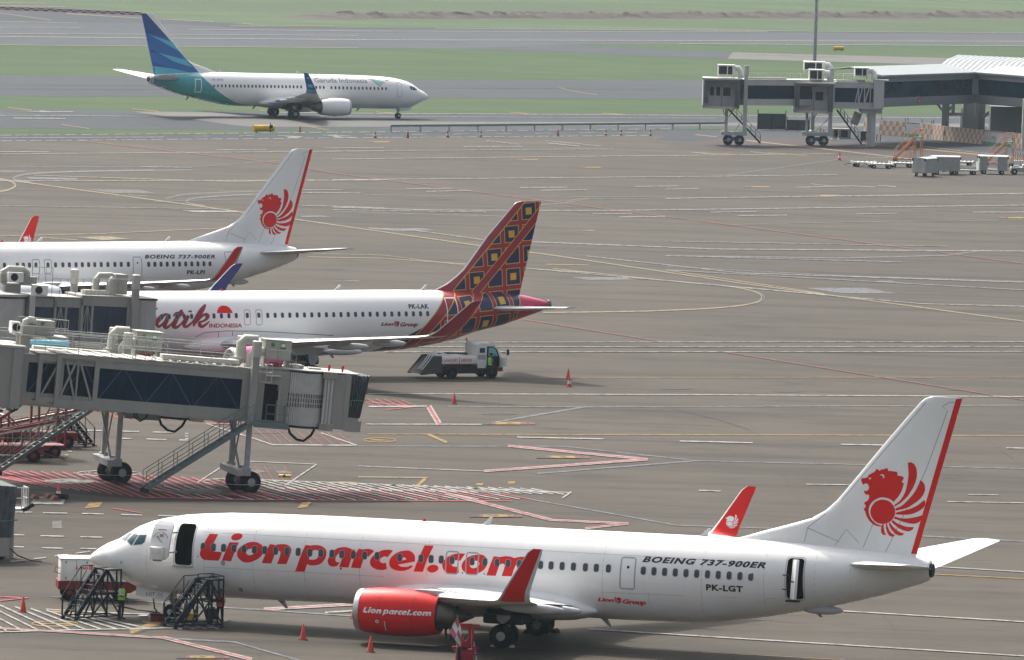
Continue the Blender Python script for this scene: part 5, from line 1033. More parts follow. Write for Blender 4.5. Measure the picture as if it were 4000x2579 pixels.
def bogie(root, cx, cy, ang, mat, track=1.7):
    c, s = math.cos(ang), math.sin(ang); ax = Vector((s, -c, 0))       # axle direction
    q = MB(); p = Vector((cx, cy, 0))
    q.tube(p + ax * (-track/2) + Vector((0,0,.62)), p + ax * (track/2) + Vector((0,0,.62)), .11, 10); q.box((cx-.35, cy-.45, .75), (cx+.35, cy+.45, 1.15), bev=.03); q.tube((cx, cy, 1.1), (cx, cy, 1.5), .2, 12)
    b = q.build('bogie', mat, root, 40)
    q = MB(); f = Vector((c, s, 0))
    for k in (-.32, .32): q.tube(p + ax * k + f * .1 + Vector((0,0,.72)), p + ax * k + f * .62 + Vector((0,0,.72)), .17, 12)
    q.build('drive_motor', M['blue'], b, 40)
    q = MB(); t = [p + ax * (1.35 * math.cos(u * math.pi/12)) + f * (1.5 * math.sin(u * math.pi/12)) + Vector((0,0,.52)) for u in range(25)]
    q.path(t, .018, 5); q.build('guard_hoop', M['steel'], b, 30)
    for k in (-track/2, track/2):
        w = wheel(b, Vector((0, 0, 0)), .62, .44, 'x', M['gear']); w.location = p + ax * k + Vector((0, 0, .62)); w.rotation_euler = (0, 0, math.atan2(ax.y, ax.x))
    return b
def jet_bridge(P0, a, phi, label, group, rot_end=True, stair_far=False, dark=None, full=True):
    a = R(a); ph = R(phi); cp, sp_ = math.cos(ph), math.sin(ph)
    root = empty('jet_bridge', (P0[0], P0[1], 0), a, label, 'jet bridge', group)
    T = Matrix(((cp, 0, sp_, 0), (0, -1, 0, 0), (-sp_, 0, cp, 0), (0, 0, 0, 1)))
    def B(*boxes, bev=0):
        q = MB(T)
        for lo, hi in boxes: q.box(lo, hi, bev=bev)
        return q
    # ---- three telescoping tunnel sections
    for (s0, s1, t0, t1, n0, n1, gl, op) in ((-14.2, -10.4, -.34, -2.86, 4.32, 6.72, [(-12.40, -11.2)], 0), (-11.88, -8.0, -.17, -3.03, 4.22, 6.84, [(-10.42, -8.2)], 1), (-10.86, .10, 0, -3.2, 4.10, 6.95, [(-8.46, -.36)], 2)):
        q = B(((s0, t1, n0), (s1, t0, n0 + .16)), ((s0, t1, n1 - .14), (s1, t0, n1)))
        g0 = min(g[0] for g in gl); g1 = max(g[1] for g in gl)
        if op == 0: q.box((s0, t0 - .12, n0 + .16), (g0, t0, n1 - .14)); q.box((g0, t0 - .12, n0 + .16), (s1, t0, 4.67)); q.box((g0, t0 - .12, 6.33), (s1, t0, n1 - .14))
        if op == 1:
            q.box((s0, t0 - .2, n0 + .16), (s0 + .25, t0, n1 - .14)); q.box((-10.62, t0 - .12, n0 + .16), (-10.42, t0, n1 - .14)); q.box((-10.42, t0 - .12, n0 + .16), (s1, t0, 4.66)); q.box((-10.42, t0 - .12, 6.36), (s1, t0, n1 - .14))
            q.box((s0 + .25, t0 - .2, n1 - .38), (-10.62, t0, n1 - .14)); q.box((s0 + .25, t0 - .2, n0 + .16), (-10.62, t0, n0 + .26))
        if op == 2:
            q.box((s0, t0 - .25, n0 + .16), (s0 + .24, t0, n1 - .14)); q.box((-8.72, t0 - .2, n0 + .16), (-8.46, t0, n1 - .14)); q.box((-8.46, t0 - .2, n0 + .16), (s1, t0, 4.65)); q.box((-8.46, t0 - .2, 6.32), (s1, t0, n1 - .14)); q.box((-.36, t0 - .2, 4.65), (s1, t0, 6.32))
            q.box((s0 + .24, t0 - .25, n1 - .30), (-8.72, t0, n1 - .14)); q.box((s0 + .24, t0 - .25, n0 + .16), (-8.72, t0, n0 + .34))
            q.box((s0, t0 + .0, n0 - .10), (s1, t0 + .07, n0 + .10)); q.box((s0, t0, n1 - .22), (s1, t0 + .05, n1 - .06))
        q.box((s0, t1, n0 + .16), (s1, t1 + .12, n1 - .14))
        sec = q.build('tunnel_section', M['bridge'], root)
        for g in gl:
            w = B(((g[0], t0 - .10, 4.60), (g[1], t0 - .05, 6.40))); wo = w.build('window', M['bglass'], sec)
            k = max(1, round((g[1] - g[0]) / 1.27)); b = MB(T); st = (g[1] - g[0]) / k
            for i in range(k):
                x = g[0] + st * i
                up = i % 2 == 0
                b.bar((x + .1, t0 - .045, 4.66 if up else 6.30), (x + st - .1, t0 - .045, 6.30 if up else 4.66), .04, .09, up=(0, 1, 0))
            b.build('window_brace', M['bbrace'], wo)
            for i in range(1, k): b = MB(T); b.box((g[0] + st * i - .02, t0 - .05, 4.62), (g[0] + st * i + .02, t0 - .035, 6.38)); b.build('mullion', M['dark'], wo)
        if op:
            b = MB(T); z0, z1 = n0 + .3, n1 - .3
            if op == 2:
                for x0, x1, u, v in ((-10.6, -9.75, z0, z1), (-9.9, -10.15, z1, z0) if False else (-9.66, -9.66, z0, z1), (-10.35, -9.70, z1, z0), (-9.6, -8.75, z1, z0)): b.bar((x0, t0 - .1, u), (x1, t0 - .1, v), .1, .1, up=(0, 1, 0))
            else: b.bar((-11.6, t0 - .1, z0), (-10.7, t0 - .1, z1 - .1), .1, .1, up=(0, 1, 0))
            b.build('truss_brace', M['bridge'], sec)
    # ---- roof sheets, ducts, handrails
    q = MB(T)
    for i in range(13):
        x = -10.9 + .85 * i; q.add([(x, -3.25, 7.02), (x + .82, -3.25, 6.97), (x + .82, .04, 6.97), (x, .04, 7.02), (x, -3.25, 6.94), (x + .82, -3.25, 6.94), (x + .82, .04, 6.94), (x, .04, 6.94)], [(0,1,2,3),(4,5,6,7),(0,4,5,1),(1,5,6,2),(2,6,7,3),(3,7,4,0)])
    q.box((-12.0, -3.0, 6.86), (-10.92, -.12, 6.90)); q.box((-14.2, -2.9, 6.74), (-12.02, -.3, 6.78))
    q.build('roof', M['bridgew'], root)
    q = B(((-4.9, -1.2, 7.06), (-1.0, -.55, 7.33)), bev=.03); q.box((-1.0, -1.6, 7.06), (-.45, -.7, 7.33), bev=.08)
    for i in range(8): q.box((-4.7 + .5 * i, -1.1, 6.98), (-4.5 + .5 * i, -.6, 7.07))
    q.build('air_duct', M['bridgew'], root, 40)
    for nm, rad, pts in (('duct_elbow', .30, [(-.6, -1.6, 7.2), (-.35, -1.7, 7.25), (-.2, -1.75, 7.5), (-.2, -1.75, 8.2), (.0, -1.75, 8.45), (.7, -1.75, 8.45)]), ('duct_elbow', .26, [(.25, -1.1, 7.0), (.25, -1.1, 7.6), (.4, -1.1, 7.85), (.95, -1.1, 7.9)])):
        q = MB(T); q.path(pts, rad, 14); q.build(nm, M['acbox'], root, 50)
    q = MB(T)
    railing(q, [(-11.6, -.1, 6.95), (-.3, -.1, 6.95)], 1.1, .020, 1.75); railing(q, [(-11.6, -3.1, 6.95), (-.3, -3.1, 6.95)], 1.1, .020, 1.75)
    q.build('handrail', M['steel'], root, 30)
    q = MB(T)
    for x in (-5.5, -6.6): q.lathe([(.08, -.03), (.12, -.03), (.12, .03), (.08, .03)], (x, .02, 7.08), 'y', 12, closed=True)
    q.build('lifting_eye', M['bridgew'], root, 40)
    # ---- air handling unit with doors
    q = B(((1.0, -2.3, 7.50), (2.50, -1.0, 8.55)), bev=.02); q.box((.95, -2.35, 8.55), (2.55, -.95, 8.60)); q.box((1.05, -.99, 7.5), (1.72, -.965, 8.5)); q.box((1.76, -.99, 7.5), (2.44, -.965, 8.5))
    ac = q.build('air_handler', M['acbox'], root, 30)
    q = B(((1.32, -.963, 8.22), (1.52, -.955, 8.42)), ((1.86, -.963, 8.12), (2.16, -.955, 8.44))); q.build('notice', M['green'], ac); q = B(((1.9, -.954, 8.22), (2.12, -.948, 8.40))); q.build('notice', M['gsew'], ac)
    q = B(((.6, -2.6, 7.02), (3.0, -.4, 7.10)), ((1.0, -2.2, 7.1), (1.1, -1.1, 7.5)), ((2.4, -2.2, 7.1), (2.5, -1.1, 7.5)), ((2.4, -1.6, 7.1), (3.2, -.6, 7.32))); railing(q, [(1.15, -.5, 7.1), (2.45, -.5, 7.1), (2.7, -.5, 6.95)], .95, .02, .7)
    q.build('equipment_platform', M['bridge'], root)
    q = B(((1.2, -.95, 7.12), (2.0, -.8, 7.36))); q.build('hose_reel', M['maroon'], root)
    # ---- lifting columns
    for t, far in ((.32, 0), (-3.55, 1)):
        q = MB(T); q.box((.02, t - .2, 3.9), (.40, t + .2, 7.62)); co = q.build('lift_column', M['bridge'], root)
        q = MB(T); q.lathe([(.28, 7.62), (.28, 8.50), (.20, 8.54)], (.21, t, 0), 'z', 8); q.build('column_cap', M['bridgew'], co, 20)
        q = MB(); b0 = T @ Vector((.21, t, 3.9)); q.bar(b0, (b0.x - .12, b0.y, 1.25), .26, .26); q.box((b0.x - .34, b0.y - .22, 1.0), (b0.x + .1, b0.y + .22, 1.45), bev=.03); q.build('inner_column', M['gear'], co)
    q = MB(); q.box((-.25, -.5, 1.0), (.25, 3.7, 1.35)); q.bar((.1, 3.2, 4.0), (.1, .4, 1.4), .10); q.bar((.1, .2, 3.9), (.0, 1.6, 1.4), .07); q.build('cross_beam', M['gear'], root)
    bogie(root, .42, .72, R(-60.8) + R(90) - a + R(0), M['gear'])
    q = MB(T); q.path([(-6.1, -.5, 4.1), (-6.0, -.5, 3.75), (-5.75, -.5, 3.6), (-5.5, -.5, 3.75), (-5.4, -.5, 4.1)], .05, 8); q.build('cable_loop', M['dark'], root, 50)
    q = MB(T); q.path([(-6.2, -.6, 4.1), (-6.1, -.6, 3.7), (-5.8, -.6, 3.52), (-5.5, -.6, 3.7), (-5.35, -.6, 4.1)], .045, 8); q.build('cable_loop', M['dark'], root, 50)
    q = MB(T); q.path([(2.5, -.3, 3.95), (2.7, -.3, 3.5), (3.1, -.3, 3.2), (3.5, -.3, 3.15), (3.9, -.3, 3.5), (4.1, -.3, 3.95)], .075, 8); q.build('cable_loop', M['dark'], root, 50)
    # ---- service door, landing and stair
    q = B(((.42, -3.2, 4.0), (2.30, -.04, 4.16)), ((.42, -.16, 4.16), (.92, 0, 7.05)), ((1.70, -.16, 4.16), (2.30, 0, 7.05)), ((.92, -.16, 6.18), (1.70, 0, 7.05)), ((.1, -3.2, 6.95), (2.3, 0, 7.05)), ((.1, -3.2, 4.1), (2.3, -3.08, 7.0)))
    cw = q.build('cab_wall', M['bridge'], root)
    q = B(((.92, -.22, 4.16), (1.70, -.18, 6.2))); q.build('doorway', M['cabin'], cw)  # black sheet stands in for the shade inside the cab
    q = B(((1.66, -.02, 4.17), (1.72, .5, 6.14))); do = q.build('service_door', M['acbox'], cw); q = B(((1.62, .14, 5.35), (1.66, .36, 5.85))); q.build('door_glass', M['bglass'], do)
    q = B(((.25, -.02, 3.98), (2.25, 1.1, 4.10)), ((.25, 1.02, 3.80), (2.25, 1.1, 3.98)))
    railing(q, [(.9, 1.05, 4.1), (2.2, 1.05, 4.1), (2.2, .05, 4.1)], 1.0, .022, 1.0); pl = q.build('landing', M['stair'], root)
    q = MB(T)
    for nn in (6.3, 6.85, 7.3): q.path([(.5, .03, nn), (.5, .55, nn), (1.15, .55, nn), (1.15, .03, nn)], .018, 5)
    for x in (.5, .83, 1.15): q.tube((x, .55, 6.3), (x, .55, 7.3), .018, 5)
    q.build('ladder_cage', M['bridgew'], root, 30)
    q = B(((.9, .02, 6.62), (1.75, .3, 6.70))); q.build('door_hood', M['bridgew'], root)
    tp = T @ Vector((.25, .6, 4.05)); sy = -1
    if stair_far: tp = T @ Vector((-.2, -4.3, 4.05))
    ft = Vector((tp.x - 6.0, tp.y - .15, .28)) if not stair_far else Vector((tp.x - 5.6, tp.y, .28))
    sf = flight(root, tp, ft, .95, (0, 1, 0), M['stair'], 16)
    q = MB(); q.tube((ft.x, ft.y - .55, .16), (ft.x, ft.y + .55, .16), .03, 8)
    for k in (-.5, .5): q.lathe([(.06, -.05), (.16, -.05), (.16, .05), (.06, .05)], (ft.x, ft.y + k, .16), 'y', 16)
    q.build('castor', M['dark'], sf, 40)
    # ---- cab: corrugated drum, tube pair, head, canopy
    q = MB(T); q.loft([corr_ring(3.25, -1.22, 1.42, 4.0, 150, .016), corr_ring(3.25, -1.22, 1.42, 6.95, 150, .016)]); dr = q.build('cab_drum', M['corr'], root)
    q = MB(T); q.lathe([(1.45, 6.95), (1.45, 7.06)], (3.25, -1.22, 0), 'z', 48); q.build('drum_band', M['dark'], dr, 40); q = MB(T); q.lathe([(1.38, 3.86), (1.48, 3.9), (1.48, 4.0)], (3.25, -1.22, 0), 'z', 48); q.build('drum_band', M['dark'], dr, 40)
    q = MB(T); q.lathe([(1.56, 7.06), (1.56, 7.12)], (3.25, -1.22, 0), 'z', 48); q.box((2.0, -3.2, 7.06), (6.3, -.1, 7.11)); q.box((3.6, -1.6, 7.12), (4.3, -1.0, 7.22)); q.box((2.6, -.8, 7.12), (2.9, -.5, 7.35)); q.build('cab_roof', M['bridgew'], root, 40)
    q = MB(T)
    for i in range(21):
        an = R(152 - 118 * i / 20); 
        for nn in (5.05, 5.32, 5.59): q.box((-.018, -.012, nn), (.018, .012, nn + .2), M=Matrix.Translation((3.25 + 1.44 * math.cos(an), -1.22 + 1.44 * math.sin(an), 0)) @ Matrix.Rotation(an - R(90), 4, 'Z'))
    q.build('vent_slots', M['cabin'], dr)
    q = MB(T); 
    for x in (4.38, 4.56, 4.74): q.tube((x, .06, 4.2), (x, .06, 6.85), .085, 10)
    tu = q.build('shutter_guide', M['corr'], root, 40)
    for z0, z1 in ((6.72, 7.12), (3.84, 4.22)): B(((4.20, -.15, z0), (4.98, .22, z1)), bev=.02).build('guide_box', M['bridge'], tu)
    q = B(((4.75, -3.2, 3.95), (5.80, -.02, 7.0)), ((5.55, -3.25, 3.95), (5.83, .04, 7.02))); q.build('cab_head', M['bridge'], root)
    q = B(((5.78, -3.2, 3.88), (6.42, .06, 4.66)), bev=.02); q.box((6.42, -3.2, 3.9), (6.62, .0, 4.5)); q.build('cab_floor', M['bridge'], root)
    q = MB(T); rg = []
    for i in range(13):
        x = 5.83 + 1.05 * i / 12; e_ = .14 if i % 2 else 0.0; dn = .25 * i / 12
        rg.append([Vector((x - .38 * (1 - k / 7) * (i / 12) , .05 - e_ + .05 * math.sin(3.1 * k + i), 4.66 + (7.02 - e_ * .6 + .08 * (i / 12) - 4.66) * k / 7)) for k in range(8)] + [Vector((x, -3.2 + e_, 7.02 - e_ * .6)), Vector((x - .3 * i / 12, -3.2 + e_, 4.66))])
    q.loft(rg); cn = q.build('canopy', M['bellow'], root)
    q = MB(T); q.bar((5.86, .10, 5.62), (6.75, .10, 5.70), .012, .05); q.bar((5.9, .1, 5.3), (5.92, .1, 5.64), .04, .012); q.build('strap', M['green'], cn)
    for x, t in ((4.72, -.9), (5.5, -.9)):
        q = MB(T); q.lathe([(.06, 7.1), (.06, 7.24), (.09, 7.26), (.09, 7.42), (.05, 7.47)], (x, t, 0), 'z', 12); q.build('warning_light', M['lamp'], root, 40)
    # ---- rotunda end at the terminal
    if rot_end:
        q = B(((-14.3, -3.6, 3.75), (-12.82, .32, 7.10)), ((-13.45, .32, 3.75), (-12.9, .5, 7.05)), bev=.03); rt = q.build('rotunda_collar', M['bridge'], root)
        q = MB(T); q.loft([corr_ring(-16.3, -1.6, 2.35, 3.6), corr_ring(-16.3, -1.6, 2.35, 7.0)]); q.build('rotunda', M['corr'], root)
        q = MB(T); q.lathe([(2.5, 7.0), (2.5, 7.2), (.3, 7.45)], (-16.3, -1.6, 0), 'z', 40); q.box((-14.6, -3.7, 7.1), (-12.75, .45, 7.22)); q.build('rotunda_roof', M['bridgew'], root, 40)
        q = MB(); q.tube((-16.2, 1.6, 0), (-16.2, 1.6, 4.8), .7, 20); q.build('rotunda_column', M['bridge'], root, 40)
        # plant platform over the rotunda
        q = B(((-13.2, -2.6, 7.72), (-10.2, -.9, 7.80)), ((-12.75, -2.0, 6.7), (-12.2, -1.4, 7.72)), ((-13.0, -1.5, 6.7), (-12.85, -1.35, 7.72))); railing(q, [(-13.1, -.95, 7.8), (-10.25, -.95, 7.8)], .95, .022, 1.0); q.build('equipment_platform', M['bridgew'], root)
        q = B(((-12.0, -2.4, 7.82), (-10.95, -1.2, 8.62)), bev=.02); q.box((-12.7, -2.2, 7.82), (-12.0, -1.3, 8.3)); a2 = q.build('air_handler', M['acbox'], root, 30)
        q = B(((-11.75, -1.19, 8.36), (-11.55, -1.18, 8.54))); q.build('notice', M['green'], a2)
        q = MB(T); q.path([(-12.5, -1.6, 8.2), (-12.5, -1.6, 8.45), (-12.3, -1.6, 8.55), (-12.0, -1.6, 8.5)], .24, 12); q.build('duct_elbow', M['bridgew'], root, 50)
        q = B(((-13.35, -2.1, 7.86), (-12.85, -1.2, 8.42)), bev=.02); fu = q.build('condenser', M['gsew'], root)
        q = MB(T); q.lathe([(.22, 0), (.22, .02), (.04, .03)], (-13.1, -1.2, 8.14), 'y', 20); q.build('condenser_fan', M['dark'], fu, 40)
    return root, T
JG = 'jet bridges'
jet_bridge((-14.9, 417.7), 15, 3.8, 'foreground grey jet bridge with blue windows and grey fabric canopy', JG)
dx_, dy_ = -6.2 * math.cos(R(15)) - 5.2 * math.sin(R(15)), -6.2 * math.sin(R(15)) + 5.2 * math.cos(R(15))
jet_bridge((-14.9 + dx_, 417.7 + dy_), 15, 3.8, 'grey jet bridge just behind the foreground bridge, mostly its roof showing', JG, rot_end=False, stair_far=True)
# blue roll of cable behind the plant platform
q = MB(); q.lathe([(.05, -1.2), (.2, -1.2), (.2, 1.2), (.05, 1.2)], (0, 0, 0), 'x', 14); o = q.build('cable_drum', M['gsky'], loc=Vector(at(187, 1342, 424.0)), smooth=40)
o.rotation_euler = (0, 0, R(10)); tag(o, 'bright blue roll lying behind the bridge roof railing', 'cable drum')
q = MB(); q.box((-1.0, -.25, -.32), (1.0, .25, -.19)); q.build('drum_cradle', M['bridge'], o)

# ---- bridge docked at the batik aircraft
def docked_bridge():
    P0 = at(518, 1300, 487.0); a = R(24); cs = math.cos(a)
    root = empty('jet_bridge', (P0.x, P0.y, 0), a, 'grey jet bridge docked to the white airliner lettered in maroon script', 'jet bridge', JG)
    k = .985 / cs
    def sx(s): return (s + .8) * k
    T = Matrix(((1, 0, .035, 0), (0, -1, 0, 0), (-.035, 0, 1, 0), (0, 0, 0, 1)))
    def B(*bx, bev=0):
        q = MB(T)
        for lo, hi in bx: q.box((sx(lo[0]), lo[1], lo[2]), (sx(hi[0]), hi[1], hi[2]), bev=bev)
        return q
    for s0, s1, t0, n0, n1, g0, g1 in ((-7.4, -5.6, -.3, 3.30, 5.85, -7.25, -5.9), (-5.95, -4.0, -.15, 3.2, 5.90, -5.12, -4.35), (-4.28, -.75, 0, 3.12, 6.06, -3.5, -1.36)):
        q = B(((s0, -3.1 - t0, n0), (s1, t0, n0 + .3)), ((s0, -3.1 - t0, n1 - .18), (s1, t0, n1)), ((s0, t0 - .15, n1 - .62), (s1, t0, n1 - .18)), ((s0, t0 - .15, n0 + .3), (s1, t0, n0 + .46)), ((s0, t0 - .2, n0 + .3), (s0 + .14, t0, n1 - .18)), ((g1, t0 - .15, n0 + .46), (s1, t0, n1 - .6)), ((s0, -3.1 - t0, n0 + .3), (s1, -3.0 - t0, n1 - .1)))
        if g0 - s0 > .5: q.box((sx(g0 - .14), t0 - .15, n0 + .46), (sx(g0), t0, n1 - .6))
        sec = q.build('tunnel_section', M['bridge'], root)
        w = B(((s0 + .1, t0 - .12, n0 + .4), (g1 + .02, t0 - .08, n1 - .5))); wo = w.build('window', M['bglassr'], sec)
        n_ = max(2, int((g1 - g0) / .42))
        for i in range(1, n_): x = sx(g0 + (g1 - g0) * i / n_); b = MB(T); b.box((x - .012, t0 - .08, n0 + .45), (x + .012, t0 - .07, n1 - .6)); b.build('mullion', M['dark'], wo)
        if g0 - s0 > .5:
            b = MB(T); c = (sx(s0) + sx(g0)) / 2
            for e_ in (-.32, -.1, .1, .32): b.bar((c, t0 - .06, n1 - .5), (c + e_ * 1.3, t0 - .06, n0 + .4), .05, .05, up=(0, 1, 0))
            b.build('truss_brace', M['bridge'], sec)
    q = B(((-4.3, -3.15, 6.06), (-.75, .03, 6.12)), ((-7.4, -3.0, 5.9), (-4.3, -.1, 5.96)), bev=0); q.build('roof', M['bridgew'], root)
    q = B(((-3.9, -1.4, 6.12), (-2.3, -.7, 6.42)), ((-2.3, -1.3, 6.12), (-1.9, -.8, 6.3))); q.build('air_duct', M['bridgew'], root)
    q = MB(T); railing(q, [(sx(-6.2), -.1, 5.95), (sx(-1.2), -.1, 6.1)], 1.15, .02, .55, False); railing(q, [(sx(-7.5), -.1, 6.9), (sx(-6.2), -.1, 6.9)], .9, .02, .5); q.build('handrail', M['steel'], root, 30)
    for s, t in ((-.98, .25), (-3.65, -3.4)):
        q = MB(T); q.box((sx(s) - .2, t - .2, 2.2), (sx(s) + .2, t + .2, 6.65)); co = q.build('lift_column', M['bridge'], root)
        q = MB(T); q.lathe([(.3, 6.65), (.3, 7.55), (.2, 7.6)], (sx(s), t, 0), 'z', 8); q.build('column_cap', M['bridgew'], co, 20)
        q = MB(); q.tube((sx(s), -t, 1.0), (sx(s), -t, 2.6), .16, 10); q.build('inner_column', M['gear'], co, 40)
    q = MB(); q.box((sx(-1.2), -.4, .9), (sx(-.7), 3.6, 1.3)); q.build('cross_beam', M['gear'], root); bogie(root, sx(-1), 1.6, 0, M['gear'])
    # end cab with corrugated side pressed against the hull
    q = MB(T); n = 30; q.loft([[Vector((sx(-.75) + 1.35 * i / n, (.02 if i % 2 else -.02), z)) for i in range(n + 1)] + [Vector((sx(-.75) + 1.35, -3.1, z)), Vector((sx(-.75), -3.1, z))] for z in (3.1, 5.95)]); q.build('cab_side', M['corr'], root)
    q = MB(T); q.box((sx(-.78), -3.15, 5.95), (sx(-.75) + 1.4, .05, 6.06)); q.build('cab_band', M['dark'], root)
    q = MB(T); q.box((sx(-.7), .0, 3.0), (sx(.4), .8, 3.08)); railing(q, [(sx(-.7), .75, 3.08), (sx(.4), .75, 3.08)], 1.0, .02, .6); q.build('landing', M['stair'], root, 30)
    # drum, plant and ducts at the left
    q = MB(T); q.loft([corr_ring(sx(-9.6), -1.5, 2.3, 3.0), corr_ring(sx(-9.6), -1.5, 2.3, 5.75)]); q.box((sx(-7.65), -2.9, 3.1), (sx(-7.3), .2, 6.0)); q.build('rotunda', M['corr'], root)
    q = MB(T); q.lathe([(2.35, 5.75), (2.35, 5.86)], (sx(-9.6), -1.5, 0), 'z', 40); q.build('drum_band', M['dark'], root, 40)
    q = MB(T); q.lathe([(2.5, 5.86), (2.5, 6.02), (.3, 6.15)], (sx(-9.6), -1.5, 0), 'z', 40); q.build('rotunda_roof', M['bridgew'], root, 40)
    q = MB(); q.tube((sx(-9.6), 1.5, 0), (sx(-9.6), 1.5, 3.4), .8, 20); q.build('rotunda_column', M['bridge'], root, 40)
    q = B(((-9.2, -1.8, 6.55), (-7.3, -.6, 6.65)), ((-8.9, -1.3, 6.0), (-7.9, -.9, 6.55)), ((-9.2, -1.7, 6.65), (-8.8, -.9, 7.25)), ((-8.0, -1.8, 6.65), (-6.9, -.9, 7.1))); q.build('equipment_platform', M['bridge'], root)
    for s, z in ((-8.35, 6.75), (-6.75, 5.98)):
        q = B(((s - .48, -.95, z), (s + .48, -.55, z + .62)), bev=.02); c = q.build('condenser', M['gsew'], root)
        q = MB(T); q.lathe([(.25, 0), (.25, .02), (.04, .03)], (sx(s) - .12, -.55, z + .31), 'y', 20); q.build('condenser_fan', M['dark'], c, 40)
    for pts, r in (([(sx(-8.9), -1.3, 6.9), (sx(-8.9), -1.3, 7.3), (sx(-8.6), -1.3, 7.5), (sx(-7.7), -1.3, 7.5), (sx(-7.45), -1.3, 7.3), (sx(-7.45), -1.3, 6.9)], .26), ([(sx(-2.9), -1.6, 6.1), (sx(-2.9), -1.6, 7.0), (sx(-2.7), -1.6, 7.3), (sx(-1.9), -1.6, 7.35)], .24), ([(sx(-2.1), -1.0, 6.1), (sx(-2.1), -1.0, 6.9), (sx(-1.9), -1.0, 7.1)], .36)):
        q = MB(T); q.path(pts, r, 12); q.build('duct_elbow', M['acbox'], root, 50)
    q = B(((-1.9, -2.2, 6.2), (-1.1, -.9, 7.5)), bev=.03); q.build('air_handler', M['bridge'], root)
docked_bridge()

# ---- edge of a retracted bridge at the left, its canopy and loader
o = G(60, 2190); root = empty('jet_bridge', o, R(20), 'dark canopy end of a jet bridge at the left edge of the picture', 'jet bridge', JG)
q = MB(); rg = []
for i in range(12):
    x = -1.6 + 1.62 * i / 11; e_ = .10 if i % 2 else 0
    rg.append([Vector((x - .22 * (1 - k / 6), -.1 + e_ + .06 * math.sin(2.7 * k + i), 1.15 + (3.82 - .1 * i / 11 - 1.15) * k / 6)) for k in range(7)] + [Vector((x, 3.0, 3.75)), Vector((x - .2, 3.0, 1.15))])
q.loft(rg); cn = q.build('canopy', M['bellow'], root)
q = MB(); q.bar((-1.6, -.12, 1.95), (.02, -.14, 2.05), .02, .06); q.build('strap', M['green'], cn)
q = MB(); q.box((-1.5, -.05, .2), (-.33, 2.8, 1.15), bev=.03); q.build('cab_floor', M['bridge'], root)
q = MB(); q.box((-4.2, -.1, .9), (-1.5, 3.0, 3.9)); q.build('cab_head', M['bridge'], root)
q = MB(); q.path([(-.5, .3, .7), (-.2, .1, .55), (.0, -.3, .3), (.6, -.6, .06), (1.1, -.9, .04)], .035, 6); q.build('cable', M['dark'], root, 40)
for x in (-2.9, -.75):
    w = wheel(root, Vector((0, 0, 0)), .30, .2, 'y'); w.location = (x, .2, .30)
q = MB(); q.box((-.1, .5, 2.45), (.8, 1.5, 2.56)); q.build('loading_ledge', M['gsew'], root)
q = MB(); railing(q, [(.05, .55, 2.56), (.75, .55, 2.56), (.75, 1.45, 2.56)], 1.05, .028, .35); q.build('handrail', M['gsew'], root, 30)
q = MB(); q.tube((.45, .5, 2.46), (1.0, .4, 2.80), .11, 10); q.build('bumper', M['dark'], root, 40)
q = MB(); q.box((.0, 1.0, 0), (.18, 1.2, 2.5)); q.build('ledge_post', M['bridge'], root)

# ---------------------------------------------------------------- far bridges and pier
def ac_unit(root, x0, x1, y0, y1, z0, z1, legs=.35):
    q = MB(); q.box((x0, y0, z0), (x1, y1, z1), bev=.02); q.box((x0 - .05, y0 - .05, z1), (x1 + .05, y1 + .05, z1 + .06))
    for x in (x0 + .05, x1 - .15): q.box((x, y0, z0 - legs), (x + .1, y0 + .1, z0)); q.box((x, y1 - .1, z0 - legs), (x + .1, y1, z0))
    a = q.build('air_handler', M['gsew'], root); xm = x0 + (x1 - x0) * .56
    q = MB(); q.box((x0 + .1, y0 - .02, z0 + .12), (xm - .06, y0 + .01, z1 - .1)); q.box((xm + .06, y0 - .02, z0 + .12), (x1 - .5 * (x1-x0) * .3, y0 + .01, z1 - .1)); q.build('louvre', M['dark'], a)
    q = MB(); q.path([(x1 - .1, (y0+y1)/2, z1 - .35), (x1 + .45, (y0+y1)/2, z1 - .3), (x1 + .7, (y0+y1)/2, z1 - .6), (x1 + .75, (y0+y1)/2, z0 - .3)], .33, 12); q.build('duct_elbow', M['gsew'], root, 50)
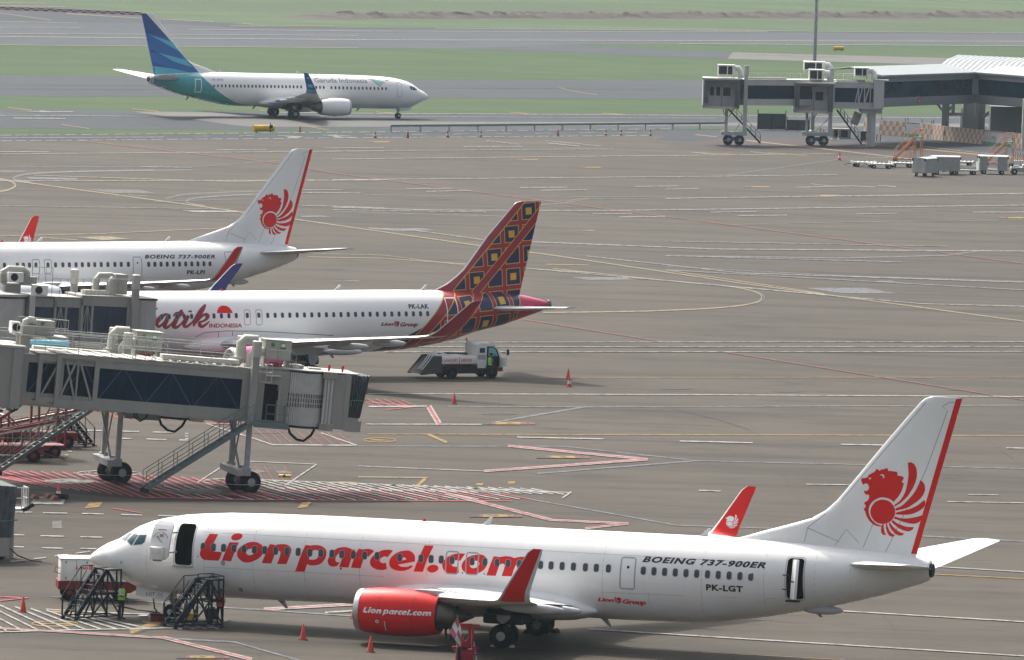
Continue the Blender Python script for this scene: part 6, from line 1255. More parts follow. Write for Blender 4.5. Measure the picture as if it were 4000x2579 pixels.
def far_bridge(o, label, X0, X1, Z0, Z1, tun, colR, colL, wh, stair, acs, trus=False):
    root = empty('jet_bridge', o, 0, label, 'jet bridge', JG)
    yf = -2.4
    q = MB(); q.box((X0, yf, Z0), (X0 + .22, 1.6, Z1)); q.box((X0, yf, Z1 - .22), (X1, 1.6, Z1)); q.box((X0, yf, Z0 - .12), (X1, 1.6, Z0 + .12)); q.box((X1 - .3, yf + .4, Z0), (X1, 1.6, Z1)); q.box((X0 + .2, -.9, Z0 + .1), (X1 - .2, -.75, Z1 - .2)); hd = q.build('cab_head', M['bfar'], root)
    q = MB(); q.box((X0 - .05, yf - .1, Z1), (X1 + .3, 1.8, Z1 + .08)); q.build('cab_roof', M['bridgew'], root)
    q = MB(); q.box((X0 + .15, yf - .55, Z1 - .42), (X1 + .05, yf, Z1 - .02), bev=.05); q.box((X0 + .1, yf - .5, Z0 + .5), (X0 + .62, yf + .1, Z1 - .1), bev=.08); q.box((X1 - .55, yf - .5, Z0 + .1), (X1 + .05, yf + .1, Z1 - .1), bev=.08); q.build('canopy', M['bellow'], root, 30)
    q = MB(); q.box((X0 + .75, yf - .35, Z0 - .10), (X1 - .65, yf + .1, Z0 + .14), bev=.02); q.build('floor_lip', paint('sill_beige_paint', (.55, .43, .37)), root)
    w_ = X1 - X0
    for u0, u1 in ((.20, .31), (.37, .48), (.56, .76)):
        q = MB(); q.box((X0 + w_ * u0, -.94, Z0 + 1.35), (X0 + w_ * u1, -.88, Z0 + 2.35)); q.build('door_window', M['bglass'], hd)
    q = MB(); q.box((X0 + w_ * .515, -.93, Z0 + .15), (X0 + w_ * .53, -.89, Z1 - .4)); q.build('door_joint', M['lined'], hd)
    # tunnel
    x0, x1, tz0, tz1, ta = tun; L = x1 - x0; c, s = math.cos(ta), math.sin(ta)
    Tm = Matrix.Translation((x0, -.6, 0)) @ Matrix.Rotation(ta, 4, 'Z'); L /= c
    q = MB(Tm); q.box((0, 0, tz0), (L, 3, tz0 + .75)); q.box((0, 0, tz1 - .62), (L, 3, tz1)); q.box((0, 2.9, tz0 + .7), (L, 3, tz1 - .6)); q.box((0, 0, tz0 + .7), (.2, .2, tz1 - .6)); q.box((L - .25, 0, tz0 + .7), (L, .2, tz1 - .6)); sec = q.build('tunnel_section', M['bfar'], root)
    q = MB(Tm); q.box((.1, .06, tz0 + .7), (L - .1, .1, tz1 - .6)); q.build('window', M['bglass'], sec)
    q = MB(Tm); q.box((-.1, -.08, tz1), (L, 3.1, tz1 + .07)); q.box((.5, .4, tz1 + .07), (min(L * .6, 6), 1.0, tz1 + .3)); q.build('roof', M['bridgew'], root)
    q = MB(Tm); railing(q, [(0, .0, tz1 + .05), (L, .0, tz1 + .05)], .8, .02, 1.5, False); q.build('handrail', M['gsew'], root, 30)
    if trus:
        q = MB(Tm)
        for e0, e1 in ((.52, .60), (.60, .60), (.60, .70), (.74, .74), (.74, .86), (.88, .88)): q.bar((L * e0, -.05, tz0 + .5), (L * e1, -.05, tz1 - .3), .12, .12, up=(0, 1, 0))
        q.build('truss_brace', M['bfar'], sec)
    q = MB(); q.box((colR[0], -.9, 1.2), (colR[1], -.5, colR[2])); q.lathe([(.30, colR[2] - .9), (.30, colR[2] + .25)], ((colR[0] + colR[1]) / 2, -.7, 0), 'z', 10); q.build('lift_column', M['bfar'], root, 30)
    q = MB(); q.box((colL[0], -.2, 1.2), (colL[1], .2, Z0)); q.build('lift_column', M['bfar'], root)
    q = MB(); q.box((colL[0] - .4, -.6, 1.15), (colR[1] + .05, .1, 1.6), bev=.03); q.bar((colR[0], 0, 3.2), (colL[1] + .8, 0, 1.5), .08); q.build('cross_beam', M['bfar'], root)
    q = MB(); q.box((wh[0] + .3, -.4, .55), (wh[1] - .3, .2, 1.0)); q.build('drive_motor', M['blue'], root)
    for x in wh: w = wheel(root, Vector((0, 0, 0)), .62, .42, 'y', M['gear']); w.location = (x, -.35, .62); w.rotation_euler = (0, 0, R(28))
    q = MB(); xm = (wh[0] + wh[1]) / 2; q.path([(xm + 1.5 * math.cos(t * math.pi/10), -.35 + 1.3 * math.sin(t * math.pi/10), .55) for t in range(21)], .02, 5); q.build('guard_hoop', M['steel'], root, 30)
    q = MB(); q.path([(xm - 1.4, -1.2, Z0 - .1), (xm - 1.2, -1.2, Z0 - .8), (xm - .6, -1.2, Z0 - 1.0), (xm - .1, -1.2, Z0 - .1)], .05, 6); q.build('cable_loop', M['dark'], root, 40)
    flight(root, stair[0], stair[1], .9, (0, 1, 0), M['dark'], 14)
    for a in acs: ac_unit(root, *a)
    return root
C1 = G(2863, 567); C2 = G(3190, 569)
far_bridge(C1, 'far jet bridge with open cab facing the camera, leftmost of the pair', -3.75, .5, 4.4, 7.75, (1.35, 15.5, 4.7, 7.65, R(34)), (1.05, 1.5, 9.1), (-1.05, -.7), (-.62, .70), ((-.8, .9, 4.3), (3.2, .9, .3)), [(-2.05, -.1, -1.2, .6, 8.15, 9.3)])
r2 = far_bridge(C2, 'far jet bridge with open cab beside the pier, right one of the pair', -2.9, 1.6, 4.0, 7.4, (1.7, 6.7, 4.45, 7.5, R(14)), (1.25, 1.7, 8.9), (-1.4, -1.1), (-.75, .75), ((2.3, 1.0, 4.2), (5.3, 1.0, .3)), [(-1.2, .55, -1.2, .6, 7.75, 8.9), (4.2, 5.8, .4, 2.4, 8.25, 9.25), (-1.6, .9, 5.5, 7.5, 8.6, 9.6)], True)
q = MB(); q.box((6.55, .0, 4.5), (7.7, 4.0, 7.85)); q.box((6.5, -.1, 7.85), (8.2, 4.2, 7.95)); q.tube((6.4, 1.8, 0), (6.4, 1.8, 4.6), .5, 16); q.box((5.2, 1.0, 3.9), (7.6, 3.4, 4.5)); q.build('rotunda', M['bfar'], r2)
q = MB(); q.tube((4.4, 3.0, 2.5), (4.9, 3.0, 3.9), .5, 12); q.tube((5.6, 3.0, 4.0), (5.2, 3.0, 4.5), .4, 12); q.build('hanging_duct', M['bridgew'], r2, 40)
# pier building
Y0, Y1, Y2 = 888.0, 910.0, 902.0
L_ = [at(3436, y, Y0) for y in (297, 320, 384, 413)]; Cn = [at(3811, y, Y1) for y in (283, 311, 371, 405)]; E_ = [at(4000, y, Y2) for y in (300, 325, 387, 424)]
E_ = [c + (e - c) * 2.6 for c, e in zip(Cn, E_)]
zf = [sum(v[i].z for v in (L_, Cn)) / 2 for i in range(4)]
P2 = [Vector((v[0].x, v[0].y)) for v in (L_, Cn, E_)]
pier = empty('pier_building', (P2[1].x, P2[1].y, 0), 0, 'long raised grey pier building with a dark glass band and white metal roof', 'terminal pier')
off_ = Vector((P2[1].x, P2[1].y, 0))
def band(q, z0, z1, out, th, segs=((0, 1), (1, 2))):
    for i, j in segs:
        a, b = P2[i], P2[j]; d = (b - a).normalized(); n = Vector((d.y, -d.x))
        if n.y > 0: n = -n
        p = [a + n * out, b + n * out, b + n * (out - th), a + n * (out - th)]
        q.add([Vector((v.x, v.y, z)) - off_ for z in (z0, z1) for v in p], [(3,2,1,0),(4,5,6,7),(0,1,5,4),(1,2,6,5),(2,3,7,6),(3,0,4,7)])
q = MB(); band(q, zf[3], zf[2], .0, .3); band(q, zf[1], zf[0], .0, .3, ((0, 1),)); band(q, zf[1] + .003, zf[0] + .003, .0, .3, ((1, 2),)); band(q, zf[3] - .1, zf[3] + .15, -.3, 7.5); q.build('cladding', M['pierwall'], pier)
for sg in ((0, 1), (1, 2)):
    q = MB(); band(q, zf[2] - .02, zf[1] + .02, -.12, .06, (sg,)); q.build('window', M['pierglass'], pier)
q = MB(); c_ = Vector((0, -.05, 0))
q.add([(-.95, -.5, zf[2]), (1.2, -.4, zf[2]), (.8, -.25, zf[1]), (-.6, -.35, zf[1]), (-.95, .4, zf[2]), (1.2, .5, zf[2]), (.8, .4, zf[1]), (-.6, .4, zf[1])], [(0,1,2,3),(7,6,5,4),(0,4,5,1),(1,5,6,2),(2,6,7,3),(3,7,4,0)]); q.build('corner_pillar', M['pierwall'], pier)
q = MB()
for (i, j), dz in (((0, 1), 0), ((1, 2), .004)):
    a, b = P2[i], P2[j]; d = (b - a).normalized(); n = Vector((d.y, -d.x)); n = -n if n.y > 0 else n
    for u0, z0, u1, z1 in ((.35, .05, -4.0, .85), (-4.0, .85, -8.0, .3)):
        nn_ = 60; vs = []
        for k in range(nn_ + 1):
            p = a + (b - a) * (k / nn_); w = .04 * (k % 2)
            vs += [Vector((*(p + n * u0), zf[0] + z0 + w + dz)) - off_, Vector((*(p + n * u1), zf[0] + z1 + w + dz)) - off_]
        q.add(vs, [(2*k, 2*k+2, 2*k+3, 2*k+1) for k in range(nn_)])
band(q, zf[0] - .16, zf[0] + .05, .36, .3, ((0, 1),)); band(q, zf[0] - .156, zf[0] + .054, .36, .3, ((1, 2),))
q.build('roof', M['pierroof'], pier)
# vaulted roof behind
S_ = at(3625, 262, 922.0); E2 = at(4300, 300, 912.0); d = (E2 - S_); d.z = 0; d.normalize(); n = Vector((-d.y, d.x, 0)); n = n if n.y > 0 else -n
q = MB(); rows = 64; rg = []
Lr = (E2 - S_).length
prof = [(0, -.9), (0, -.6), (1.5, -.3), (3.5, .35), (6, 1.15), (9, 1.6), (12, 1.25), (15, .2), (17, -.5), (17, -.9)]
for i in range(rows + 1):
    p = S_ + d * (Lr * i / rows); wob = .09 if i % 2 else 0
    rg.append([Vector((p.x, p.y, S_.z - .3)) + n * u + Vector((0, 0, v + (wob if 2 <= j <= 7 else 0))) - off_ for j, (u, v) in enumerate(prof)])
q.loft(rg); q.build('vaulted_roof', M['pierroof'], pier)
def pcol(px, Y, w, z1, mat='concrete', dth=1.0):
    g = at(px, 520, Y); q = MB(); q.box((g.x - w/2 - off_.x, Y - dth/2 - off_.y, 0), (g.x + w/2 - off_.x, Y + dth/2 - off_.y, z1)); return q.build('column', M[mat], pier)
zb = zf[3]
pcol(3690, 917, .9, zb); pcol(3788, 918, 1.9, zb); pcol(3832, 919, .8, zb); pcol(3925, 914, 3.8, 4.3, 'pierwall', 3.0); pcol(3762, 920, .8, 3.6, 'bridgew'); pcol(4012, 893, 1.2, 6.0, 'bridgew', 1.0)
g = at(3690, 520, 917) - off_; q = MB()
for e_ in (-1.5, 1.4): q.bar((g.x, g.y, 3.0), (g.x + e_, g.y, zb), .28)
g2 = at(3800, 520, 918) - off_; q.bar((g2.x + 1.0, g2.y, 2.6), (g2.x + 3.8, g2.y, zb), .4); q.bar((g.x, g.y, 3.0), (g2.x, g2.y, 3.1), .5, .4)
for k in range(3): q.tube((g2.x - 2.6 + k * 1.4, g2.y - 2, 3.0), (g2.x - 2.6 + k * 1.4, g2.y - 2, zb), .22, 10)
q.build('strut', M['concrete'], pier, 30)
a, b = P2[0], P2[1]; d2 = (b - a).normalized(); nn = Vector((d2.y, -d2.x)); nn = -nn if nn.y > 0 else nn
sg = at(3591, 394, Y0 + (Y1 - Y0) * .41); fr = (Vector((sg.x, sg.y)) - a).dot(d2); sp0 = a + d2 * fr + nn * .03
q = MB(); ang = math.atan2(d2.y, d2.x); q.lathe([(.16, 0), (.29, 0), (.29, .04), (.16, .04)], (0, 0, 0), 'y', 24, closed=True)
o = q.build('gate_sign', M['red'], pier, 40); o.location = Vector((sp0.x, sp0.y, sg.z)) - off_ + Vector((nn.x, nn.y, 0)) * .03; o.rotation_euler = (0, 0, ang)
v2, f2 = text2d('60', -.15, .15, -.12, .12, .03); q = MB(); q.add([(x, -.01, z) for x, z in v2], f2); t = q.build('sign_number', M['gsew'], o)
# ---------------------------------------------------------------- people
def person(label, loc, rz, vest, shirt, pose=None, cap=None, group='ground crew'):
    J = dict(pel=(0,0,.96), sp=(0,.01,1.15), ch=(0,.01,1.36), nk=(0,.0,1.49), h0=(0,-.02,1.56), h1=(0,-.03,1.65), h2=(0,-.01,1.735), no=(0,-.125,1.625),
        hl=(-.095,0,.92), kl=(-.11,-.03,.51), al=(-.115,.02,.09), tl=(-.13,-.17,.035), hr=(.095,0,.92), kr=(.11,-.03,.51), ar=(.115,.02,.09), tr=(.13,-.17,.035),
        sl=(-.185,.01,1.41), el=(-.25,.03,1.14), wl=(-.24,-.08,.92), sr=(.185,.01,1.41), er=(.25,.03,1.14), wr=(.24,-.08,.92))
    if pose: J.update(pose)
    rad = dict(pel=.15, sp=.135, ch=.15, nk=.06, h0=.07, h1=.098, h2=.075, no=.016, hl=.095, kl=.062, al=.045, tl=.04, hr=.095, kr=.062, ar=.045, tr=.04, sl=.07, el=.046, wl=.03, sr=.07, er=.046, wr=.03)
    E_ = [('pel','sp',1),('sp','ch',1),('ch','nk',2),('nk','h0',2),('h0','h1',2),('h1','h2',2),('h1','no',2),('pel','hl',0),('hl','kl',0),('kl','al',0),('al','tl',3),('pel','hr',0),('hr','kr',0),('kr','ar',0),('ar','tr',3),('ch','sl',1),('sl','el',1),('el','wl',2),('ch','sr',1),('sr','er',1),('er','wr',2)]
    for s_, sg in (('l', -1), ('r', 1)):           # palm, four fingers of different length, thumb from the side
        w = Vector(J['w' + s_]); d = (w - Vector(J['e' + s_])).normalized(); a = d.cross(Vector((0, 1, 0))).normalized(); a = Vector((1,0,0)) if a.length < .1 else a; b = d.cross(a)
        J['p' + s_] = tuple(w + d * .065); rad['p' + s_] = .026; E_.append(('w' + s_, 'p' + s_, 2))
        for i, (o, L) in enumerate(((-.03,.065),(-.01,.08),(.01,.075),(.03,.06))):
            k1, k2 = 'f%d%s' % (i, s_), 'g%d%s' % (i, s_); base = w + d * .085 + b * o
            J[k1] = tuple(base + d * L * .5); J[k2] = tuple(base + d * L + a * .025 * sg); rad[k1] = .0095; rad[k2] = .008; E_ += [('p' + s_, k1, 2), (k1, k2, 2)]
        J['t' + s_ + '1'] = tuple(w + d * .04 - b * .05); J['t' + s_ + '2'] = tuple(w + d * .085 - b * .062 + a * .02 * sg); rad['t' + s_ + '1'] = .012; rad['t' + s_ + '2'] = .0095
        E_ += [('w' + s_, 't' + s_ + '1', 2), ('t' + s_ + '1', 't' + s_ + '2', 2)]
    K = list(J); me = bpy.data.meshes.new('person'); me.from_pydata([J[k] for k in K], [(K.index(a), K.index(b)) for a, b, _ in E_], [])
    o = bpy.data.objects.new('person', me); COL.objects.link(o)
    o.modifiers.new('s', 'SKIN'); o.modifiers.new('u', 'SUBSURF').levels = 1
    sv = me.skin_vertices[0].data
    for i, k in enumerate(K):
        r = rad[k]; sv[i].radius = (r * (1.25 if k in ('pel', 'sp', 'ch') else 1), r * (.85 if k in ('pel', 'sp', 'ch') else 1)); sv[i].use_root = (k == 'pel')
    m2 = bpy.data.meshes.new_from_object(o.evaluated_get(bpy.context.evaluated_depsgraph_get()))
    o.modifiers.clear(); o.data = m2; m2.materials.clear()
    for m in (M['cloth'], shirt, M['skin'], M['dark']): m2.materials.append(m)
    segs = [(Vector(J[a]), Vector(J[b]), t) for a, b, t in E_]
    for p in m2.polygons:
        best = min(segs, key=lambda s: ((p.center - (s[0] + (s[1] - s[0]) * max(0, min(1, (p.center - s[0]).dot(s[1] - s[0]) / (s[1] - s[0]).length_squared)))).length))
        p.material_index = best[2]; p.use_smooth = True
    def shell(name, rows, mat):
        q = MB(); q.loft([[Vector((c[0] + rx * math.cos(2*math.pi*i/18), c[1] + ry * math.sin(2*math.pi*i/18), c[2])) for i in range(18)] for c, rx, ry in rows]); return q.build(name, mat, o, 50)
    ch, sp_, pe = Vector(J['ch']), Vector(J['sp']), Vector(J['pel'])
    if vest:
        v = shell('vest', [(pe + Vector((0,0,-.02)), .205, .155), (sp_, .20, .150), (ch, .225, .165), (ch + Vector((0,0,.09)), .17, .11)], vest)
        c_ = sp_ + Vector((0,0,.04)); q = MB(); q.lathe([(.198, -.025), (.207, -.02), (.207, .02), (.198, .025)], (0,0,0), 'z', 18, closed=True)
        t = q.build('reflective_band', M['gsew'], v, 40); t.scale = (1.02, .78, 1); t.location = c_
    h = Vector(J['h1']); q = MB(); q.ell(h + Vector((0, .018, .045)), (.108, .115, .085), 16, 10); q.build('hair' if not cap else 'cap', cap or M['dark'], o, 60)
    o.location = loc; o.rotation_euler = (0, 0, rz); tag(o, label, 'person', group)
    return o
walkL = dict(kl=(-.10,-.14,.52), al=(-.11,-.16,.10), tl=(-.12,-.34,.04), kr=(.10,.08,.51), ar=(.11,.26,.13), tr=(.12,.10,.04))
person('worker in lime vest and black trousers standing by the left steel work stand', G(472, 2421), R(60), M['lime'], M['shirt'], dict(er=(.27,.02,1.13), wr=(.28,-.10,.90), wl=(-.16,-.34,1.08), el=(-.25,-.08,1.15), kl=(-.16,-.02,.51), al=(-.20,.02,.09), tl=(-.23,-.16,.035)))
person('worker in orange vest and white sleeves beside the right steel work stand', G(858, 2447), R(-20), M['hivo'], M['shirt'], dict(el=(-.26,-.06,1.16), wl=(-.16,-.26,1.20), er=(.25,-.04,1.15), wr=(.12,-.27,1.15)))
person('driver in lime and blue standing at the open door of the lavatory truck', G(1914, 1481), R(120), M['lime'], M['blue'], walkL)
person('worker in lime vest bending behind the red engine near the tow bar', G(1752, 2502), R(200), M['lime'], M['cloth'], dict(pel=(0,.16,.80), sp=(0,.02,.96), ch=(0,-.16,1.10), nk=(0,-.28,1.16), h0=(0,-.34,1.19), h1=(0,-.42,1.22), h2=(0,-.49,1.26), no=(0,-.46,1.10), hl=(-.095,.16,.77), hr=(.095,.16,.77), kl=(-.13,-.10,.47), kr=(.13,-.10,.47), sl=(-.185,-.18,1.12), sr=(.185,-.18,1.12), el=(-.24,-.22,.84), er=(.24,-.22,.84), wl=(-.16,-.40,.68), wr=(.16,-.40,.68)))

# ---------------------------------------------------------------- cones
def make_cone(mat=None):
    r = empty('traffic_cone')
    q = MB(); q.box((-.22, -.22, 0), (.22, .22, .045), bev=.015); b = q.build('base', M['rubber'], r)
    q = MB(); q.lathe([(.165, .04), (.16, .06), (.035, .74), (.02, .76)], n=20); q.build('cone_body', mat or M['cone'], r, 40)
    return r
def banded(r):
    q = MB(); q.lathe([(.128, .24), (.132, .24), (.098, .42), (.094, .42)], n=20); q.build('white_band', M['conew'], r, 40); return r
M['conef'] = paint('faded_far_cone_plastic', (.26, .05, .045), .6, .3, 4)
c0 = make_cone(); cb = banded(copy_tree(c0)); cf = make_cone(M['conef']); cfb = banded(copy_tree(cf)); used = set()
FC = 'orange traffic cones on the apron'
def put_cone(px, py, label, band=False, sc=1.0, rz=0, far=False):
    src = (cfb if band else cf) if far else (cb if band else c0); k = id(src)
    o = src if k not in used else copy_tree(src); used.add(k)
    o.location = G(px, py); o.rotation_euler = (0, 0, rz); o.scale = (sc, sc, sc); tag(o, label, 'traffic cone', FC); return o
put_cone(1184, 2502, 'plain orange cone standing left of the red engine, clear of its shadow')
put_cone(1447, 2550, 'plain orange cone on the bottom edge below the red engine')
put_cone(1383, 2419, 'orange cone half hidden behind the front lip of the red engine')
put_cone(90, 2393, 'orange cone alone beside the hatched zone at the left edge')
put_cone(1774, 1581, 'orange cone nearer to the jet bridge canopy, below the lavatory truck')
put_cone(2219, 1484, 'orange cone right of the lavatory truck, the farther of two')
put_cone(2224, 1513, 'white banded orange cone right of the lavatory truck, the nearer of two', True)
put_cone(228, 1952, 'white banded orange cone among wheel chocks on a white square', True, 1.1)
put_cone(3279, 627, 'banded cone alone in front of the far jet bridges', True, 1.25)
for i, (x, y, b, w) in enumerate(((1465,541,1,'leftmost'), (1593,540,0,'second from left'), (1748,538,1,'third from left'), (1878,537,1,'fourth from left'), (2179,534,0,'fifth from left'), (2366,532,1,'third from right'), (2426,532,1,'second from right'), (2540,532,1,'rightmost'))):
    put_cone(x, y, w + ' cone of the row along the far service road', bool(b), 1.1, far=True)

# ---------------------------------------------------------------- steel work stands
def work_stand(loc, rz, label, rail, h=2.35):
    r = empty('work_stand', loc, rz, label, 'work stand', 'dark steel work stands'); L, W = 2.5, 1.12
    q = MB(); t = .062; B = lambda a, b: q.bar(a, b, t, t)
    for y in (-W/2, W/2):
        B((0, y, .2), (L, y, .2)); B((1.75, y, .2), (1.75, y, h)); B((L, y, .2), (L, y, h)); B((1.75, y, 1.25), (L, y, 1.25)); B((1.75, y, h), (L, y, h)); B((.9, y, .2), (1.75, y, 1.2)); B((1.75, y, .2), (1.3, y, 1.55)); B((1.75, y, 1.25), (L, y, .2)); B((1.75, y, h), (L, y, 1.25)); B((.9, y, .2), (1.2, y, 1.3)); B((2.25, y, 1.25), (2.25, y, h)); B((1.75, y, h), (2.25, y, 1.25)); B((.45, y, .2), (.9, y, 1.1)); B((0, y, .2), (0, y, 1.15))
    for x in (0, 1.75, L): B((x, -W/2, .2), (x, W/2, .2))
    for x, z in ((1.75, 1.25), (L, 1.25), (1.75, h), (L, h)): B((x, -W/2, z), (x, W/2, z))
    fr = q.build('frame', M['navysteel'], r)
    st = flight(r, (1.75, 0, h), (.12, 0, .25), W * .86, (0, 1, 0), M['navysteel'], 9, rails=False, tread=.26)
    q = MB()
    for y in (-W/2, W/2):
        q.tube((0, y, .2), (0, y, 1.15), .024, 6); q.tube((0, y, 1.15), (1.0, y, h + .12), .024, 6); q.tube((1.0, y, h + .12), (1.75, y, h + .14), .024, 6); q.tube((.62, y, .9), (.62, y, 1.72), .022, 6); q.tube((1.0, y, 1.3), (1.0, y, h + .12), .022, 6); q.tube((.3, y, .65), (1.3, y, h - .1), .02, 6)
    q.build('handrail', M['navysteel'], st, 30)
    q = MB(); q.box((1.72, -W/2, h - .02), (L + .03, W/2, h + .045)); q.build('platform', M['navysteel'], r)
    q = MB(); q.box((1.9, -W/2 + .05, 1.27), (L - .05, W/2 - .05, 1.31)); q.build('tray', M['navysteel'], r)
    if rail:
        q = MB(); railing(q, [(1.75, -W/2, h), (L, -W/2, h), (L, W/2, h), (1.75, W/2, h)], .18, .024, 1.1, False); q.build('guard_rail', M['navysteel'], r, 30)
    for x, y in ((.05, -W/2), (.05, W/2), (L - .05, -W/2), (L - .05, W/2)):
        q = MB(); q.lathe([(.02, -.03), (.10, -.035), (.10, .035), (.02, .03)], (x, y, .10), 'y', 16); q.box((x - .03, y - .05, .1), (x + .03, y + .05, .22)); q.build('castor', M['dark'], r, 40)
    return r
work_stand(G(268, 2425), R(37), 'dark steel work stand under the aircraft nose, left one with a solid top', False, 2.35)
work_stand(G(660, 2455), R(30), 'dark steel work stand by the nose wheel, right one with a railed top', True, 2.25)
work_stand(G(352, 1748), R(158), 'dark steel work stand behind the bridge stair, beside the red equipment', True, 1.9)

# ---------------------------------------------------------------- under the nose
def gse_wheel(par, x, y, r=.36, w=.25, hub=None): a = wheel(par, Vector((0, 0, 0)), r, w, 'y', hub or M['gsered']); a.location = (x, y, r); return a
g = empty('power_cart', G(380, 2343), R(8), 'white and red ground power cart parked beneath the aircraft nose', 'power cart')
q = MB(); q.box((-1.85, -.75, .95), (1.75, .75, 1.98), bev=.05); q.build('housing', M['gsew'], g, 40)
q = MB(); q.box((-1.9, -.80, 1.98), (1.8, .80, 2.05), bev=.03); q.build('lid', M['gsew'], g, 40)
q = MB(); q.prism([(-1.95,.95),(1.85,.95),(1.85,.62),(1.5,.42),(.6,.42),(.5,.30),(-.9,.30),(-1.0,.55),(-1.95,.55)], lambda u, v: Vector((u, -.78, v)), lambda u, v: Vector((u, .78, v))); q.build('chassis', M['gsered'], g)
for x in (-1.4, 1.0):
    for y in (-.62, .62): gse_wheel(g, x, y)
for x0, x1, b, sh in ((-1.15, -.55, 'Lion', .25), (-.2, .75, 'Group', .25)):
    v2, f2 = text2d(b, x0, x1, 1.52, 1.68, .03, sh); q = MB(); q.add([(x, -.756, z) for x, z in v2], f2); q.build('company_lettering', M['red'], g, fix=False)
v = lion_shapes((-.30, -.52, 1.46, 1.76)); q = MB()
for vs, fs in v: q.add([(x, -.756, z) for x, z in vs], fs)
q.build('lion_emblem', M['red'], g, fix=False)
q = MB()
for x, z in ((-1.6, 1.85), (-1.6, 1.1), (-.6, 1.85), (.2, 1.85), (1.3, 1.75), (1.3, 1.1)): q.box((x - .03, -.765, z - .04), (x + .03, -.74, z + .04))
for x in (-1.1, -.1, .9): q.box((x - .006, -.756, 1.0), (x + .006, -.74, 1.95))
q.build('latch', M['dark'], g)
q = MB(); q.path([(-1.85, -.3, 1.25), (-2.1, -.3, 1.35), (-2.05, -.3, 1.6), (-1.85, -.3, 1.5)], .02, 6); q.build('tow_handle', M['dark'], g)
q = MB(); pts = [G(*p) for p in ((455,2372),(500,2380),(540,2388),(575,2392),(600,2396),(622,2399))]; q.path([p + Vector((0, 0, .05 + .02 * math.sin(i * 2))) for i, p in enumerate(pts)], .045, 8)
tag(q.build('power_cable', M['rubber'], smooth=50), 'black power cable lying on the ground behind the lime vested worker', 'cable')
q = MB(); e0 = PF['root'].matrix_world if False else None
a_ = R(163.2006 + 180); h_ = Vector((math.cos(a_), math.sin(a_), 0)); n_ = Vector((-math.sin(a_), math.cos(a_), 0)); O_ = Vector((POSE_F[0], POSE_F[1], 0))
hp = O_ + h_ * -18.05 + n_ * -.1 + Vector((0, 0, 1.25)); he = G(620, 2399, .03)
q.path([hp, hp + Vector((0, 0, -.4)), hp + Vector((.05, .1, -.8)), he.lerp(hp, .35) * 1 + Vector((0, 0, -.25)), he + Vector((-.25, 0, .04)), he], [.03, .03, .035, .045, .055, .06], 8)
tag(q.build('supply_hose', M['rubber'], smooth=50), 'black hose hanging from the aircraft belly to the ground', 'hose')
q = MB(); q.lathe([(.22, 0), (.24, .02), (.22, .04), (.05, .035)], n=24); tag(q.build('metal_lid', M['corr'], loc=G(560, 2413) + Vector((0, 0, .07)), smooth=40), 'round shiny metal lid lying on the hatched ground', 'lid')
def crate(name, px, py, rz, sx, sy, sz, body, top, label, cat):
    r = empty(name, G(px, py) + Vector((0, 0, .075)), rz, label, cat)
    q = MB(); q.box((-sx/2, -sy/2, 0), (sx/2, sy/2, sz * .75), bev=.02); q.build('tub', body, r, 30)
    q = MB(); q.box((-sx/2 - .02, -sy/2 - .02, sz * .75), (sx/2 + .02, sy/2 + .02, sz), bev=.03); q.tube((-sx*.25, 0, sz + .05), (sx*.25, 0, sz + .05), .02, 6); q.tube((-sx*.25, 0, sz), (-sx*.25, 0, sz + .05), .015, 6); q.tube((sx*.25, 0, sz), (sx*.25, 0, sz + .05), .015, 6); q.build('lid', top, r, 30); return r
crate('toolbox', 610, 2431, R(15), .55, .4, .34, M['gsered'], M['dark'], 'red toolbox with a black lid on the ground by the right stand', 'toolbox')
crate('parts_tray', 742, 2427, R(10), .62, .4, .30, M['yellow'], M['yellow'], 'yellow tray inside the foot of the right work stand', 'tray')
crate('equipment_case', 826, 2425, R(8), .55, .35, .52, M['dark'], M['dark'], 'black equipment case under the platform of the right work stand', 'case')
r = empty('extinguisher_cart', G(687, 2417) + Vector((0, 0, .07)), R(30), 'red and silver wheeled bottle behind the right stand steps', 'extinguisher')
q = MB(); q.lathe([(.05, .1), (.16, .14), (.18, .3), (.18, .72), (.12, .86), (.04, .9)], n=18); q.build('bottle', M['gsered'], r, 50)
q = MB(); q.tube((-.2, .05, .18), (-.2, .05, .95), .02, 6); q.tube((.2, .05, .18), (.2, .05, .95), .02, 6); q.tube((-.2, .05, .95), (.2, .05, .95), .02, 6); q.path([(0, 0, .88), (.2, -.1, .8), (.22, -.15, .5), (.05, -.2, .3)], .02, 6); q.build('trolley_frame', M['gsew'], r, 30)
for y in (-.24, .24): w = wheel(r, Vector((0, 0, 0)), .15, .07, 'x'); w.location = (y, .05, .15)
def chock(px, py, rz, label, mat=None, k=1.0, lift=0.07):
    q = MB(); q.prism([(-.22*k,0),(.22*k,0),(.08*k,.2*k),(-.08*k,.2*k)], lambda u, v: Vector((u, -.3*k, v)), lambda u, v: Vector((u, .3*k, v)))
    o = q.build('wheel_chock', mat or M['rubber'], loc=G(px, py) + Vector((0, 0, lift))); o.rotation_euler = (0, 0, rz); return tag(o, label, 'wheel chock', 'wheel chocks')
chock(1925, 2531, R(-17), 'pale chock ahead of the near main wheels', M['corr'], .45); chock(2000, 2535, R(-17), 'pale chock behind the near main wheels', M['corr'], .5)
chock(2062, 2478, R(-17), 'dark chock ahead of the far main wheels', None, .9); chock(2167, 2477, R(-17), 'dark chock behind the far main wheels', None, .9)
bc = paint('rust_brown_chock', (.20, .07, .04), .7, .3, 3)
for x, y, l in ((135,1953,'leftmost brown chock on the white square by the banded cone'), (190,1950,'brown chock behind the middle of the white square by the cone'), (214,1957,'brown chock touching the banded cone foot')): chock(x, y, R(20), l, bc, 1.0, .08)
